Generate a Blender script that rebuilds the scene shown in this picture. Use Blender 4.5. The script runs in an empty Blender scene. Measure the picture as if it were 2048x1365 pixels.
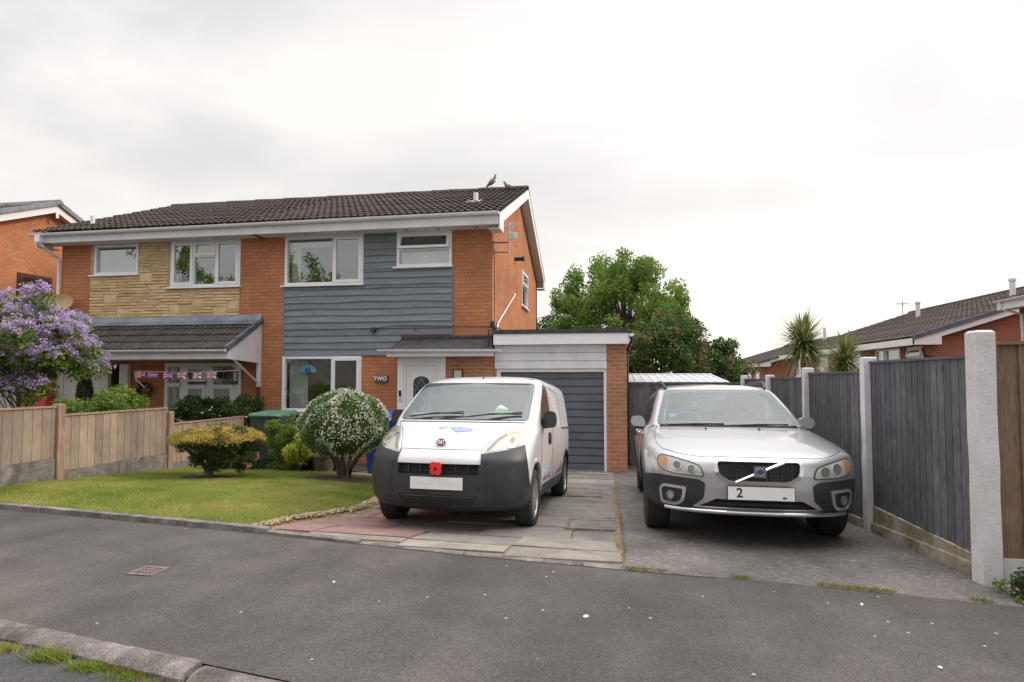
import bpy, bmesh, math, random
import numpy as np
from mathutils import Vector, Matrix
random.seed(7); rng = np.random.default_rng(7)
R = math.radians; PI = math.pi
S = bpy.context.scene; COL = S.collection
# ---------------------------------------------------------------- camera
cd = bpy.data.cameras.new('camera'); cam = bpy.data.objects.new('camera', cd); COL.objects.link(cam)
cam.location = (0, 0, 1.81); cam.rotation_euler = (R(90 + 2.405), 0, R(9.2))
cd.sensor_width = 36; cd.lens = 36 * 1180 / 2048; cd.shift_y = 0.012; cd.clip_start = .05; cd.clip_end = 900
S.camera = cam
# ---------------------------------------------------------------- sky and sun
SUN_EL, SUN_AZ = R(34), R(78)      # direction towards the sun: azimuth clockwise from +Y
w = bpy.data.worlds.new('World'); S.world = w; w.use_nodes = True
N = w.node_tree.nodes; L = w.node_tree.links; N.clear()
def wn(t, **k):
    n = N.new(t)
    for a, b in k.items():
        if a in n.inputs: n.inputs[a].default_value = b
        else: setattr(n, a, b)
    return n
out = wn('ShaderNodeOutputWorld'); bg = wn('ShaderNodeBackground'); bg.inputs[1].default_value = 1.0
sky = wn('ShaderNodeTexSky', sky_type='NISHITA', sun_disc=False, sun_elevation=SUN_EL, sun_rotation=SUN_AZ)
tc = wn('ShaderNodeTexCoord')
sx = wn('ShaderNodeSeparateXYZ'); L.new(tc.outputs['Generated'], sx.inputs[0])
# flatten the cloud layer: divide direction by its height so that clouds foreshorten towards the horizon
zz = wn('ShaderNodeMath', operation='MAXIMUM'); L.new(sx.outputs[2], zz.inputs[0]); zz.inputs[1].default_value = 0.0
za = wn('ShaderNodeMath', operation='ADD'); L.new(zz.outputs[0], za.inputs[0]); za.inputs[1].default_value = .22
vd = wn('ShaderNodeVectorMath', operation='DIVIDE'); L.new(tc.outputs['Generated'], vd.inputs[0])
cx = wn('ShaderNodeCombineXYZ'); [L.new(za.outputs[0], cx.inputs[i]) for i in range(3)]
L.new(cx.outputs[0], vd.inputs[1])
mp = wn('ShaderNodeMapping'); L.new(vd.outputs[0], mp.inputs[0])
mp.inputs['Location'].default_value = (3.1, 1.7, 0); mp.inputs['Scale'].default_value = (.75, 1.15, .8); mp.inputs['Rotation'].default_value = (0, 0, R(25))
n1 = wn('ShaderNodeTexNoise', Scale=1.15, Detail=5.0, Roughness=.5, Distortion=.5); L.new(mp.outputs[0], n1.inputs[0])
cr = wn('ShaderNodeValToRGB'); L.new(n1.outputs[0], cr.inputs[0])
e = cr.color_ramp.elements
e[0].position = .36; e[0].color = (.49, .472, .49, 1); e[1].position = .66; e[1].color = (.72, .69, .665, 1)
m_ = e.new(.53); m_.color = (.58, .562, .57, 1)
# brighter, warmer veil towards the low sun and along the horizon
hz = wn('ShaderNodeMapRange'); L.new(sx.outputs[2], hz.inputs[0]); hz.inputs[1].default_value = .0; hz.inputs[2].default_value = .42; hz.inputs[3].default_value = .8; hz.inputs[4].default_value = 0
mxh = wn('ShaderNodeMixRGB'); L.new(hz.outputs[0], mxh.inputs[0]); L.new(cr.outputs[0], mxh.inputs[1]); mxh.inputs[2].default_value = (.69, .645, .58, 1)
sd = (math.cos(SUN_EL) * math.sin(SUN_AZ), math.cos(SUN_EL) * math.cos(SUN_AZ), math.sin(SUN_EL))
gd = (.42, .82, .28)
dt = wn('ShaderNodeVectorMath', operation='DOT_PRODUCT'); L.new(tc.outputs['Generated'], dt.inputs[0]); dt.inputs[1].default_value = Vector(gd).normalized()
dm = wn('ShaderNodeMapRange', interpolation_type='SMOOTHSTEP'); L.new(dt.outputs['Value'], dm.inputs[0]); dm.inputs[1].default_value = .72; dm.inputs[2].default_value = 1.0; dm.inputs[3].default_value = 0; dm.inputs[4].default_value = .14
mxs = wn('ShaderNodeMixRGB', blend_type='ADD'); L.new(dm.outputs[0], mxs.inputs[0]); L.new(mxh.outputs[0], mxs.inputs[1]); mxs.inputs[2].default_value = (1, .95, .84, 1)
nm = wn('ShaderNodeMixRGB', blend_type='ADD'); nm.inputs[0].default_value = 1.0
sk = wn('ShaderNodeMixRGB', blend_type='MULTIPLY'); sk.inputs[0].default_value = 1; L.new(sky.outputs[0], sk.inputs[1]); sk.inputs[2].default_value = (.005, .005, .005, 1)
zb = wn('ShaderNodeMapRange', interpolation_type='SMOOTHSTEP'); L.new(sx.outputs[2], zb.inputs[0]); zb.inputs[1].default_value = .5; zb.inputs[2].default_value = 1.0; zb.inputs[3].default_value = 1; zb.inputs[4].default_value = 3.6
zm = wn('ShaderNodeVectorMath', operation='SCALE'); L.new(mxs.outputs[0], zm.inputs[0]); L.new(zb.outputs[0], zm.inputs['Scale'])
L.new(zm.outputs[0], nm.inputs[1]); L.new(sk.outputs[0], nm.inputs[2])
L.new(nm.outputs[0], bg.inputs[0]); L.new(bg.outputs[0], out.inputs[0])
sl = bpy.data.lights.new('sun', 'SUN'); so = bpy.data.objects.new('sun', sl); COL.objects.link(so)
sl.energy = 1.5; sl.angle = R(14); sl.color = (1, .9, .76)
so.rotation_euler = Vector(sd).to_track_quat('Z', 'Y').to_euler()
S.view_settings.view_transform = 'Standard'; S.view_settings.look = 'None'; S.view_settings.exposure = .50; S.view_settings.gamma = 1
# ---------------------------------------------------------------- material helpers
class MN:
    def __init__(s, name, rough=.6, metal=0, spec=.5):
        s.m = bpy.data.materials.new(name); s.m.use_nodes = True; s.N = s.m.node_tree.nodes; s.L = s.m.node_tree.links
        s.b = s.N['Principled BSDF']; s.b.inputs['Roughness'].default_value = rough; s.b.inputs['Metallic'].default_value = metal
        s.b.inputs['Specular IOR Level'].default_value = spec
        s.geo = None
    def n(s, t, **k):
        n = s.N.new(t)
        for a, b in k.items():
            if a in n.inputs: n.inputs[a].default_value = b
            else: setattr(n, a, b)
        return n
    def l(s, a, b): s.L.new(a, b)
    def pos(s):
        if not s.geo: s.geo = s.n('ShaderNodeNewGeometry')
        return s.geo.outputs['Position']
    def obj(s): return s.n('ShaderNodeTexCoord').outputs['Object']
    def rnd(s):
        s.pos(); return s.geo.outputs['Random Per Island']
    def noise(s, scale, detail=4, rough=.55, vec=None, sc=None):
        v = vec or s.pos()
        if sc:
            mp = s.n('ShaderNodeMapping'); mp.inputs['Scale'].default_value = sc; s.l(v, mp.inputs[0]); v = mp.outputs[0]
        n = s.n('ShaderNodeTexNoise', Scale=scale, Detail=float(detail), Roughness=rough); s.l(v, n.inputs[0]); return n.outputs[0]
    def ramp(s, fac, stops):
        r = s.n('ShaderNodeValToRGB'); s.l(fac, r.inputs[0]); e = r.color_ramp.elements
        while len(e) < len(stops): e.new(.5)
        for i, (p, c) in enumerate(stops):
            e[i].position = p; e[i].color = (*c, 1) if len(c) == 3 else c
        return r.outputs[0]
    def mix(s, f, a, b, mode='MIX'):
        m = s.n('ShaderNodeMixRGB', blend_type=mode)
        for i, v in enumerate((f, a, b)):
            if isinstance(v, (int, float)): m.inputs[i].default_value = v
            elif isinstance(v, tuple): m.inputs[i].default_value = (*v, 1)
            else: s.l(v, m.inputs[i])
        return m.outputs[0]
    def color(s, c):
        if isinstance(c, tuple): s.b.inputs['Base Color'].default_value = (*c, 1)
        else: s.l(c, s.b.inputs['Base Color'])
    def bump(s, h, strength=.5, dist=.01):
        b = s.n('ShaderNodeBump'); b.inputs['Strength'].default_value = strength; b.inputs['Distance'].default_value = dist
        s.l(h, b.inputs['Height']); s.l(b.outputs[0], s.b.inputs['Normal'])
def mat_noise(name, c1, c2, scale=6, rough=.6, bump=0, bscale=60, bd=.01, metal=0, spec=.5, lo=.35, hi=.65, sc=None, detail=5, isl=0):
    m = MN(name, rough, metal, spec)
    c = m.ramp(m.noise(scale, detail, sc=sc), [(lo, c1), (hi, c2)])
    if isl:
        v = m.ramp(m.rnd(), [(0, (1 - isl,) * 3), (1, (1 + isl * .6,) * 3)]); c = m.mix(1.0, c, v, 'MULTIPLY')
    m.color(c)
    if bump: m.bump(m.noise(bscale, 4, sc=sc), bump, bd)
    return m.m
def mat_brick(name, c1, c2, mortar, cool=None, bw=.225, rh=.075, ms=.011):
    m = MN(name, .85, 0, .25)
    sp = m.n('ShaderNodeSeparateXYZ'); m.l(m.pos(), sp.inputs[0])
    ad = m.n('ShaderNodeMath', operation='ADD'); m.l(sp.outputs[0], ad.inputs[0]); m.l(sp.outputs[1], ad.inputs[1])
    cb = m.n('ShaderNodeCombineXYZ'); m.l(ad.outputs[0], cb.inputs[0]); m.l(sp.outputs[2], cb.inputs[1])
    bt = m.n('ShaderNodeTexBrick', offset=.5); m.l(cb.outputs[0], bt.inputs[0])
    bt.inputs['Scale'].default_value = 1; bt.inputs['Mortar Size'].default_value = ms; bt.inputs['Mortar Smooth'].default_value = .15
    bt.inputs['Brick Width'].default_value = bw; bt.inputs['Row Height'].default_value = rh; bt.inputs['Bias'].default_value = 0
    bt.inputs['Color1'].default_value = (*c1, 1); bt.inputs['Color2'].default_value = (*c2, 1); bt.inputs['Mortar'].default_value = (*mortar, 1)
    v = m.ramp(m.noise(.9, 5, .65), [(.3, (.72, .70, .70)), (.55, (1, 1, 1)), (.75, (1.12, 1.08, 1.0))])
    c = m.mix(1.0, bt.outputs[0], v, 'MULTIPLY')
    f = m.ramp(m.noise(30, 4, .7, sc=(1, 1, 2.4)), [(.3, (.8, .8, .8)), (.7, (1.12, 1.12, 1.12))]); c = m.mix(1.0, c, f, 'MULTIPLY')
    st = m.ramp(m.noise(1.6, 5, .7, sc=(1, 1, .25)), [(.58, (0, 0, 0)), (.8, (.45, .45, .45))]); c = m.mix(st, c, (.13, .075, .05))
    m.color(c)
    h = m.mix(.35, bt.outputs[1], m.noise(60, 4)); iv = m.n('ShaderNodeInvert'); m.l(h, iv.inputs[1])
    m.bump(iv.outputs[0], .55, .006)
    return m.m
def schlick(m, f0):
    lw = m.n('ShaderNodeLayerWeight', Blend=.5); p = m.n('ShaderNodeMath', operation='POWER'); m.l(lw.outputs['Facing'], p.inputs[0]); p.inputs[1].default_value = 4.5
    q = m.n('ShaderNodeMath', operation='MULTIPLY_ADD'); m.l(p.outputs[0], q.inputs[0]); q.inputs[1].default_value = 1 - f0; q.inputs[2].default_value = f0; return q.outputs[0]
def mat_glass(name, tint=(.9, .95, .95), refl=1.9, rough=.0):
    m = MN(name); m.N.remove(m.b)
    t = m.n('ShaderNodeBsdfTransparent'); t.inputs[0].default_value = (*tint, 1)
    g = m.n('ShaderNodeBsdfGlossy'); g.inputs['Roughness'].default_value = rough; g.inputs['Color'].default_value = (.95, .97, 1, 1)
    x = m.n('ShaderNodeMixShader'); m.l(schlick(m, refl), x.inputs[0]); m.l(t.outputs[0], x.inputs[1]); m.l(g.outputs[0], x.inputs[2])
    m.l(x.outputs[0], m.N['Material Output'].inputs[0]); return m.m
def mat_leaf(name, c1, c2, c3, scale=1.2, rough=.55, trans=.35):
    m = MN(name, rough, 0, .3)
    a = m.ramp(m.rnd(), [(0, c1), (.55, c2), (1, c3)])
    v = m.ramp(m.noise(scale, 4), [(.35, (.72, .78, .72)), (.65, (1.2, 1.15, 1.0))]); c = m.mix(1.0, a, v, 'MULTIPLY'); m.color(c)
    tr = m.n('ShaderNodeBsdfTranslucent'); m.l(c, tr.inputs[0]); x = m.n('ShaderNodeMixShader'); x.inputs[0].default_value = trans
    m.l(m.b.outputs[0], x.inputs[1]); m.l(tr.outputs[0], x.inputs[2]); m.l(x.outputs[0], m.N['Material Output'].inputs[0])
    return m.m
def mat_wood(name, c1, c2, c3, board=.10, axis='U', rough=.8, knots=.5):
    # vertical boards: u = X + Y across, z along the grain
    m = MN(name, rough, 0, .2)
    sp = m.n('ShaderNodeSeparateXYZ'); m.l(m.pos(), sp.inputs[0])
    ad = m.n('ShaderNodeMath', operation='ADD'); m.l(sp.outputs[0], ad.inputs[0]); m.l(sp.outputs[1], ad.inputs[1])
    cb = m.n('ShaderNodeCombineXYZ'); m.l(ad.outputs[0], cb.inputs[0]); m.l(sp.outputs[2], cb.inputs[1])
    grain = m.noise(9, 6, .7, vec=cb.outputs[0], sc=(9, .7, 1)); big = m.noise(2.2, 4, .6, vec=cb.outputs[0], sc=(1.4, .8, 1))
    c = m.ramp(grain, [(.3, c1), (.5, c2), (.72, c3)])
    isl = m.ramp(m.rnd(), [(0, (.74, .74, .76)), (1, (1.22, 1.2, 1.16))]); c = m.mix(1.0, c, isl, 'MULTIPLY')
    b2 = m.ramp(big, [(.32, (.78, .78, .8)), (.66, (1.14, 1.12, 1.1))]); c = m.mix(1.0, c, b2, 'MULTIPLY')
    vo = m.n('ShaderNodeTexVoronoi', feature='F1'); mpp = m.n('ShaderNodeMapping'); mpp.inputs['Scale'].default_value = (6.2, 2.1, 1); m.l(cb.outputs[0], mpp.inputs[0]); m.l(mpp.outputs[0], vo.inputs[0]); vo.inputs['Scale'].default_value = 1
    k = m.ramp(vo.outputs['Distance'], [(.05, (knots,) * 3), (.11, (0, 0, 0))]); c = m.mix(k, c, tuple(x * .35 for x in c1))
    m.color(c); m.bump(grain, .35, .004); return m.m
M = {}
M['brick'] = mat_brick('orange_brick', (.60, .245, .105), (.52, .19, .082), (.35, .19, .12))
M['brick2'] = mat_brick('red_brick', (.52, .21, .115), (.44, .16, .085), (.42, .31, .24))
M['upvc'] = mat_noise('white_upvc', (.80, .80, .82), (.86, .86, .87), 3, .32)
M['white_old'] = mat_noise('aged_white_boards', (.66, .66, .69), (.78, .78, .80), 4, .45, sc=(1, 1, .4))
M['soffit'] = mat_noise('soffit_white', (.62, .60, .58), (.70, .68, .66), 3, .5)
M['slate'] = None
def mat_boards():
    m = MN('blue_grey_painted_timber', .62, 0, .35)
    c = m.ramp(m.noise(3, 6, .7, sc=(.6, 1, 5)), [(.3, (.145, .17, .19)), (.55, (.20, .228, .255)), (.8, (.27, .29, .31))])
    isl = m.ramp(m.rnd(), [(0, (.82,) * 3), (1, (1.15,) * 3)]); c = m.mix(1.0, c, isl, 'MULTIPLY')
    m.color(c); m.bump(m.noise(14, 6, .7, sc=(.5, 1, 10)), .35, .006); return m.m
M['boards'] = mat_boards()
M['gdoor'] = mat_noise('anthracite_garage_door', (.10, .115, .135), (.13, .145, .168), 2.5, .42, .15, 200, .001)
M['felt'] = mat_noise('roofing_felt', (.035, .037, .042), (.07, .07, .078), 8, .85, .4, 120, .004)
M['lead'] = mat_noise('lead_flashing', (.14, .17, .21), (.26, .29, .34), 2.2, .5, .3, 8, .02, metal=.3)
def mat_tile(name, c1, c2, c3, moss):
    m = MN(name, .85, 0, .25)
    c = m.ramp(m.noise(5, 6, .7), [(.28, c1), (.5, c2), (.74, c3)])
    mo = m.ramp(m.noise(2.3, 6, .75), [(.52, (0, 0, 0)), (.72, (.7, .7, .7))]); c = m.mix(mo, c, moss)
    li = m.ramp(m.noise(38, 3, .6), [(.69, (0, 0, 0)), (.75, (.5, .5, .5))]); c = m.mix(li, c, (.30, .28, .24))
    m.color(c); m.bump(m.noise(45, 5), .5, .008); return m.m
M['tile'] = mat_tile('brown_concrete_tiles', (.024, .017, .014), (.046, .034, .027), (.08, .062, .05), (.03, .027, .018))
M['tile_g'] = mat_tile('grey_brown_canopy_tiles', (.035, .031, .028), (.068, .06, .053), (.115, .102, .09), (.05, .047, .035))
M['ridge'] = mat_noise('grey_ridge_tiles', (.16, .17, .19), (.27, .28, .31), 5, .7, .3, 40, .01)
M['verge'] = mat_noise('slate_blue_verge', (.07, .085, .11), (.12, .14, .18), 5, .55)
M['glass'] = mat_glass('window_glass', (.86, .9, .9), .17)
M['glass_car'] = mat_glass('windscreen_glass', (.86, .91, .89), .055, .03)
M['dark_room'] = mat_noise('room_wall', (.22, .21, .19), (.30, .28, .25), 2, .9)
M['curtain'] = mat_noise('net_curtain', (.62, .60, .54), (.74, .72, .66), 20, .9, sc=(8, 8, .2))
M['blind'] = mat_noise('pale_blind', (.56, .56, .56), (.70, .70, .71), 2, .9)
M['black'] = mat_noise('black_plastic', (.014, .014, .016), (.03, .03, .033), 12, .5)
M['rubber'] = mat_noise('tyre_rubber', (.018, .018, .019), (.035, .034, .034), 20, .8, .3, 90, .003)
M['darkmetal'] = mat_noise('dark_metal', (.05, .05, .055), (.09, .09, .095), 9, .45, metal=.6)
M['steel'] = mat_noise('galvanised_steel', (.42, .43, .45), (.58, .59, .60), 12, .38, metal=.8)
M['brown'] = mat_noise('dark_brown_paint', (.05, .022, .014), (.08, .035, .022), 6, .5)
M['concrete_post'] = None
def mat_post():
    m = MN('white_painted_concrete', .88, 0, .2)
    c = m.ramp(m.noise(3.5, 6, .7), [(.3, (.60, .575, .55)), (.5, (.70, .685, .69)), (.7, (.75, .74, .765))])
    f = m.ramp(m.noise(28, 5, .7), [(.30, (.82, .79, .74)), (.42, (1, 1, 1))]); c = m.mix(1.0, c, f, 'MULTIPLY')
    m.color(c); m.bump(m.noise(55, 5, .7), .9, .008); return m.m
M['post'] = mat_post()
def mat_gravelboard():
    m = MN('mossy_gravel_board', .92, 0, .15)
    c = m.ramp(m.noise(4, 7, .75), [(.3, (.10, .09, .055)), (.45, (.24, .20, .13)), (.62, (.42, .38, .31)), (.8, (.55, .52, .47))])
    g = m.ramp(m.noise(2.1, 5, .7), [(.5, (0, 0, 0)), (.7, (.6, .6, .6))]); c = m.mix(g, c, (.10, .12, .04))
    m.color(c); m.bump(m.noise(35, 6, .7), .9, .015); return m.m
M['gravelboard'] = mat_gravelboard()
M['wood_grey'] = mat_wood('stained_charcoal_fence', (.066, .071, .082), (.118, .124, .138), (.235, .232, .24), knots=.6)
M['wood_tan'] = mat_wood('weathered_tan_fence', (.22, .168, .128), (.325, .255, .20), (.41, .335, .275), knots=.6)
M['wood_brown'] = mat_wood('brown_fence', (.13, .085, .058), (.21, .145, .10), (.30, .215, .155), knots=.7)
M['wood_post'] = mat_noise('timber_post', (.24, .155, .11), (.36, .25, .18), 5, .85, .3, 40, .004, sc=(4, 4, .5))
M['soil'] = mat_noise('bare_soil', (.035, .022, .015), (.10, .07, .048), 14, .95, .9, 40, .03)
M['trunk'] = mat_noise('bark', (.07, .055, .042), (.16, .13, .10), 14, .9, .7, 40, .01, sc=(1, 1, .4))
# ---------------------------------------------------------------- mesh helpers
class MB:
    def __init__(s): s.v = []; s.f = []; s.mi = []; s.m = 0
    def add(s, vs, fs):
        b = len(s.v); s.v += [tuple(v) for v in vs]; s.f += [tuple(i + b for i in f) for f in fs]; s.mi += [s.m] * len(fs)
    def box(s, x0, x1, y0, y1, z0, z1, T=None):
        vs = [(x, y, z) for x in (x0, x1) for y in (y0, y1) for z in (z0, z1)]
        if T: vs = [T(*v) for v in vs]
        s.add(vs, [(0, 1, 3, 2), (4, 6, 7, 5), (0, 4, 5, 1), (2, 3, 7, 6), (0, 2, 6, 4), (1, 5, 7, 3)])
    def prism(s, poly, a, b, fn):
        """poly list of 2D points, fn(p, q, d) -> 3D; between depths a and b"""
        n = len(poly); vs = [fn(p[0], p[1], a) for p in poly] + [fn(p[0], p[1], b) for p in poly]
        s.add(vs, [tuple(range(n))[::-1], tuple(range(n, 2 * n))] + [(i, (i + 1) % n, (i + 1) % n + n, i + n) for i in range(n)])
    def tube(s, pts, r, n=8, cap=True):
        pts = [Vector(p) for p in pts]; k = len(pts); rs = r if isinstance(r, (list, tuple)) else [r] * k; b = []
        for i, p in enumerate(pts):
            d = (pts[min(i + 1, k - 1)] - pts[max(i - 1, 0)]).normalized()
            a = Vector((0, 0, 1)) if abs(d.z) < .9 else Vector((1, 0, 0))
            u = d.cross(a).normalized(); v = d.cross(u)
            b += [p + (u * math.cos(2 * PI * j / n) + v * math.sin(2 * PI * j / n)) * rs[i] for j in range(n)]
        fs = [(i * n + j, i * n + (j + 1) % n, (i + 1) * n + (j + 1) % n, (i + 1) * n + j) for i in range(k - 1) for j in range(n)]
        if cap: fs += [tuple(range(n))[::-1], tuple(range((k - 1) * n, k * n))]
        s.add(b, fs)
    def lathe(s, prof, n=24, T=None, axis='Z'):
        """prof list of (r, h) about the axis"""
        T = T or (lambda x, y, z: (x, y, z)); vs = []
        for r, h in prof:
            for j in range(n):
                c, q = r * math.cos(2 * PI * j / n), r * math.sin(2 * PI * j / n)
                vs.append(T(c, q, h) if axis == 'Z' else T(c, h, q))
        k = len(prof); s.add(vs, [(i * n + j, i * n + (j + 1) % n, (i + 1) * n + (j + 1) % n, (i + 1) * n + j) for i in range(k - 1) for j in range(n)] + [tuple(range(n))[::-1], tuple(range((k - 1) * n, k * n))])
WO = {}
def obj(name, mb, mat, parent=None, smooth=None, local=False):
    me = bpy.data.meshes.new(name)
    off = (0, 0, 0)
    if parent is not None and not local: off = WO.get(parent.name, (0, 0, 0))
    vs = mb.v if off == (0, 0, 0) else [(a - off[0], b - off[1], c - off[2]) for a, b, c in mb.v]
    me.from_pydata(vs, [], mb.f)
    mats = mat if isinstance(mat, (list, tuple)) else [mat]
    for m in mats: me.materials.append(m)
    if len(mats) > 1: me.polygons.foreach_set('material_index', mb.mi)
    bm = bmesh.new(); bm.from_mesh(me); bmesh.ops.recalc_face_normals(bm, faces=bm.faces); bm.to_mesh(me); bm.free()
    if smooth is not None:
        me.polygons.foreach_set('use_smooth', [True] * len(me.polygons)); me.set_sharp_from_angle(angle=R(smooth))
    me.update()
    o = bpy.data.objects.new(name, me); COL.objects.link(o)
    if parent is not None:
        o.parent = parent
        if not local: WO[o.name] = off
    return o
def thing(name, label, cat, loc=(0, 0, 0), rz=0, group=None, world=True):
    o = bpy.data.objects.new(name, None); COL.objects.link(o); o.location = loc; o.rotation_euler = (0, 0, rz)
    o.empty_display_size = .2
    o['label'] = label; o['category'] = cat
    if group: o['group'] = group
    if world: WO[o.name] = tuple(loc)
    return o
def tag(o, label, cat, group=None):
    o['label'] = label; o['category'] = cat
    if group: o['group'] = group
    return o
def struct(o): o['kind'] = 'structure'; return o
def npmesh(name, V, Fc, mat, parent=None, smooth=False):
    """V (n,3) array, Fc (m,k) array"""
    me = bpy.data.meshes.new(name); V = np.asarray(V, dtype=np.float32); Fc = np.asarray(Fc, dtype=np.int32)
    if parent is not None:
        V = V - np.array(WO.get(parent.name, (0, 0, 0)), dtype=np.float32)
    me.vertices.add(len(V)); me.vertices.foreach_set('co', V.ravel())
    m, k = Fc.shape; me.loops.add(m * k); me.loops.foreach_set('vertex_index', Fc.ravel())
    me.polygons.add(m); me.polygons.foreach_set('loop_start', np.arange(m, dtype=np.int32) * k)
    if smooth: me.polygons.foreach_set('use_smooth', np.ones(m, dtype=bool))
    me.update(calc_edges=True); me.materials.append(mat)
    o = bpy.data.objects.new(name, me); COL.objects.link(o)
    if parent is not None: o.parent = parent
    return o
def text(name, s, size, mat, parent, M4, extrude=.004, bold=0, font_offset=0, spacing=1):
    cu = bpy.data.curves.new(name, 'FONT'); cu.body = s; cu.size = size; cu.extrude = extrude; cu.offset = font_offset; cu.space_character = spacing
    cu.align_x = 'CENTER'; cu.align_y = 'CENTER'
    t = bpy.data.objects.new(name, cu); COL.objects.link(t); bpy.context.view_layer.update()
    me = bpy.data.meshes.new_from_object(t.evaluated_get(bpy.context.evaluated_depsgraph_get())); bpy.data.objects.remove(t); bpy.data.curves.remove(cu)
    me.transform(M4); me.materials.clear(); me.materials.append(mat); o = bpy.data.objects.new(name, me); COL.objects.link(o)
    if parent is not None:
        o.parent = parent; off = WO.get(parent.name)
        if off: me.transform(Matrix.Translation(-Vector(off)))
    return o
# ---------------------------------------------------------------- the ground
KX = [-60, -6.28, -3.31, -1.06, .08, 1.26, 2.3, 60]; KY = [13.5, 5.31, 4.89, 4.49, 4.34, 4.21, 4.03, -5]
def Yf(x): return float(np.interp(x, KX, KY))
def Yn(x): return Yf(x) - 2.03
def sm(a, b, x): t = max(0., min(1., (x - a) / (b - a))); return t * t * (3 - 2 * t)
def gz(x, y):
    yf = Yf(x)
    if y <= yf: return .45
    s = min(1., (y - yf) / max(1., 11.3 - yf)); z = .45 * (1 - s) ** 1.1
    B = sm(0, 1.3, y - yf) * sm(0, 2.6, 11.3 - y)
    z += B * (.006 * sm(.08, .16, x) - .075 * (1 - sm(.08, .16, x)) * sm(-3.3, -2.6, x))
    return z + .10 * sm(2.7, 4.6, -x) * sm(0, .8, y - yf) * sm(0, 2.6, 11.4 - y)
def sheet(name, x0, x1, lo, hi, nx, ny, off, mat, zf=None, jit=0):
    zf = zf or gz; V = []; 
    for i in range(nx + 1):
        x = x0 + (x1 - x0) * i / nx; a, b = lo(x), hi(x)
        for j in range(ny + 1):
            y = a + (b - a) * j / ny; V.append((x, y, zf(x, y) + off))
    Fc = [(i * (ny + 1) + j, (i + 1) * (ny + 1) + j, (i + 1) * (ny + 1) + j + 1, i * (ny + 1) + j + 1) for i in range(nx) for j in range(ny)]
    return npmesh(name, V, Fc, mat, smooth=True)
def mat_asphalt(name, c1, c2, c3, warm=(.16, .13, .11), sp=.24, streak=False):
    m = MN(name, .9, 0, .25)
    c = m.ramp(m.noise(1.1, 7, .62), [(.3, c1), (.5, c2), (.72, c3)])
    g = m.ramp(m.noise(110, 4, .85), [(.36, (.45, .45, .45)), (.5, (1, 1, 1)), (.66, (1.75, 1.7, 1.66))]); c = m.mix(.9, c, m.mix(1.0, c, g, 'MULTIPLY'))
    st = m.ramp(m.noise(.55, 6, .7), [(.55, (0, 0, 0)), (.75, (.4, .4, .4))]); c = m.mix(st, c, warm)
    vo = m.n('ShaderNodeTexVoronoi', feature='F1'); vo.inputs['Scale'].default_value = 26; m.l(m.pos(), vo.inputs[0])
    vs = m.n('ShaderNodeSeparateColor'); m.l(vo.outputs['Color'], vs.inputs[0])
    a = m.n('ShaderNodeMath', operation='GREATER_THAN'); m.l(vs.outputs[0], a.inputs[0]); a.inputs[1].default_value = .990
    b = m.n('ShaderNodeMath', operation='LESS_THAN'); m.l(vo.outputs['Distance'], b.inputs[0]); b.inputs[1].default_value = sp
    ab = m.n('ShaderNodeMath', operation='MULTIPLY'); m.l(a.outputs[0], ab.inputs[0]); m.l(b.outputs[0], ab.inputs[1])
    c = m.mix(ab.outputs[0], c, (.42, .40, .37)); m.color(c)
    if streak:
        k = m.mix(1.0, m.ramp(m.noise(16, 5, .8, sc=(1, 4.5, 1)), [(.52, (0, 0, 0)), (.62, (.85, .85, .85))]), m.ramp(m.noise(1.5, 3, .6), [(.36, (0, 0, 0)), (.54, (1, 1, 1))]), 'MULTIPLY'); c2 = m.mix(k, c, (.46, .43, .39)); m.color(c2)
        p_ = m.ramp(m.noise(1.3, 5, .7, sc=(1, .5, 1)), [(.5, (0, 0, 0)), (.68, (.55, .55, .55))]); m.color(m.mix(p_, c2, (.10, .095, .09)))
    m.bump(m.noise(150, 4, .8), .8, .008); return m.m
M['asphalt'] = mat_asphalt('footway_asphalt', (.068, .063, .060), (.095, .088, .083), (.135, .125, .116))
M['road'] = mat_asphalt('road_asphalt', (.07, .07, .072), (.09, .09, .09), (.12, .115, .11))
M['apron'] = mat_asphalt('worn_driveway_tarmac', (.095, .085, .078), (.14, .128, .118), (.23, .21, .195), (.14, .11, .085), .3, True)
M['earth'] = mat_noise('garden_earth', (.05, .045, .025), (.11, .09, .05), 6, .95, .6, 30, .02)
def gfun(x, y):
    z = gz(x, y)
    if y < Yn(x) + .5 : z = .30
    return z
V = []; xs = list(np.linspace(-400, -14, 12)) + list(np.linspace(-13, 13, 66)) + list(np.linspace(14, 400, 12)); ys = list(np.linspace(-200, -2, 8)) + list(np.linspace(-1, 14, 46)) + list(np.linspace(16, 500, 16))
for x in xs:
    for y in ys: V.append((x, y, (gfun(x, y) if y > -3 else .3) - .05 if y < 14 else -.05 - .028 * (y - 14) * (y < 60) - (.028 * 46 if y >= 60 else 0)))
ny_ = len(ys)
g = npmesh('ground', V, [(i * ny_ + j, (i + 1) * ny_ + j, (i + 1) * ny_ + j + 1, i * ny_ + j + 1) for i in range(len(xs) - 1) for j in range(ny_ - 1)], M['earth'], smooth=True); struct(g)
struct(sheet('footway', -14, 14, lambda x: Yn(x) - .01, lambda x: Yf(x) + .03, 180, 14, 0, M['asphalt']))
struct(sheet('road', -30, 30, lambda x: -12, lambda x: Yn(x) - .13, 60, 30, 0, M['road'], zf=lambda x, y: .425 - .02 * sm(0, 2, Yn(x) - y)))
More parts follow.
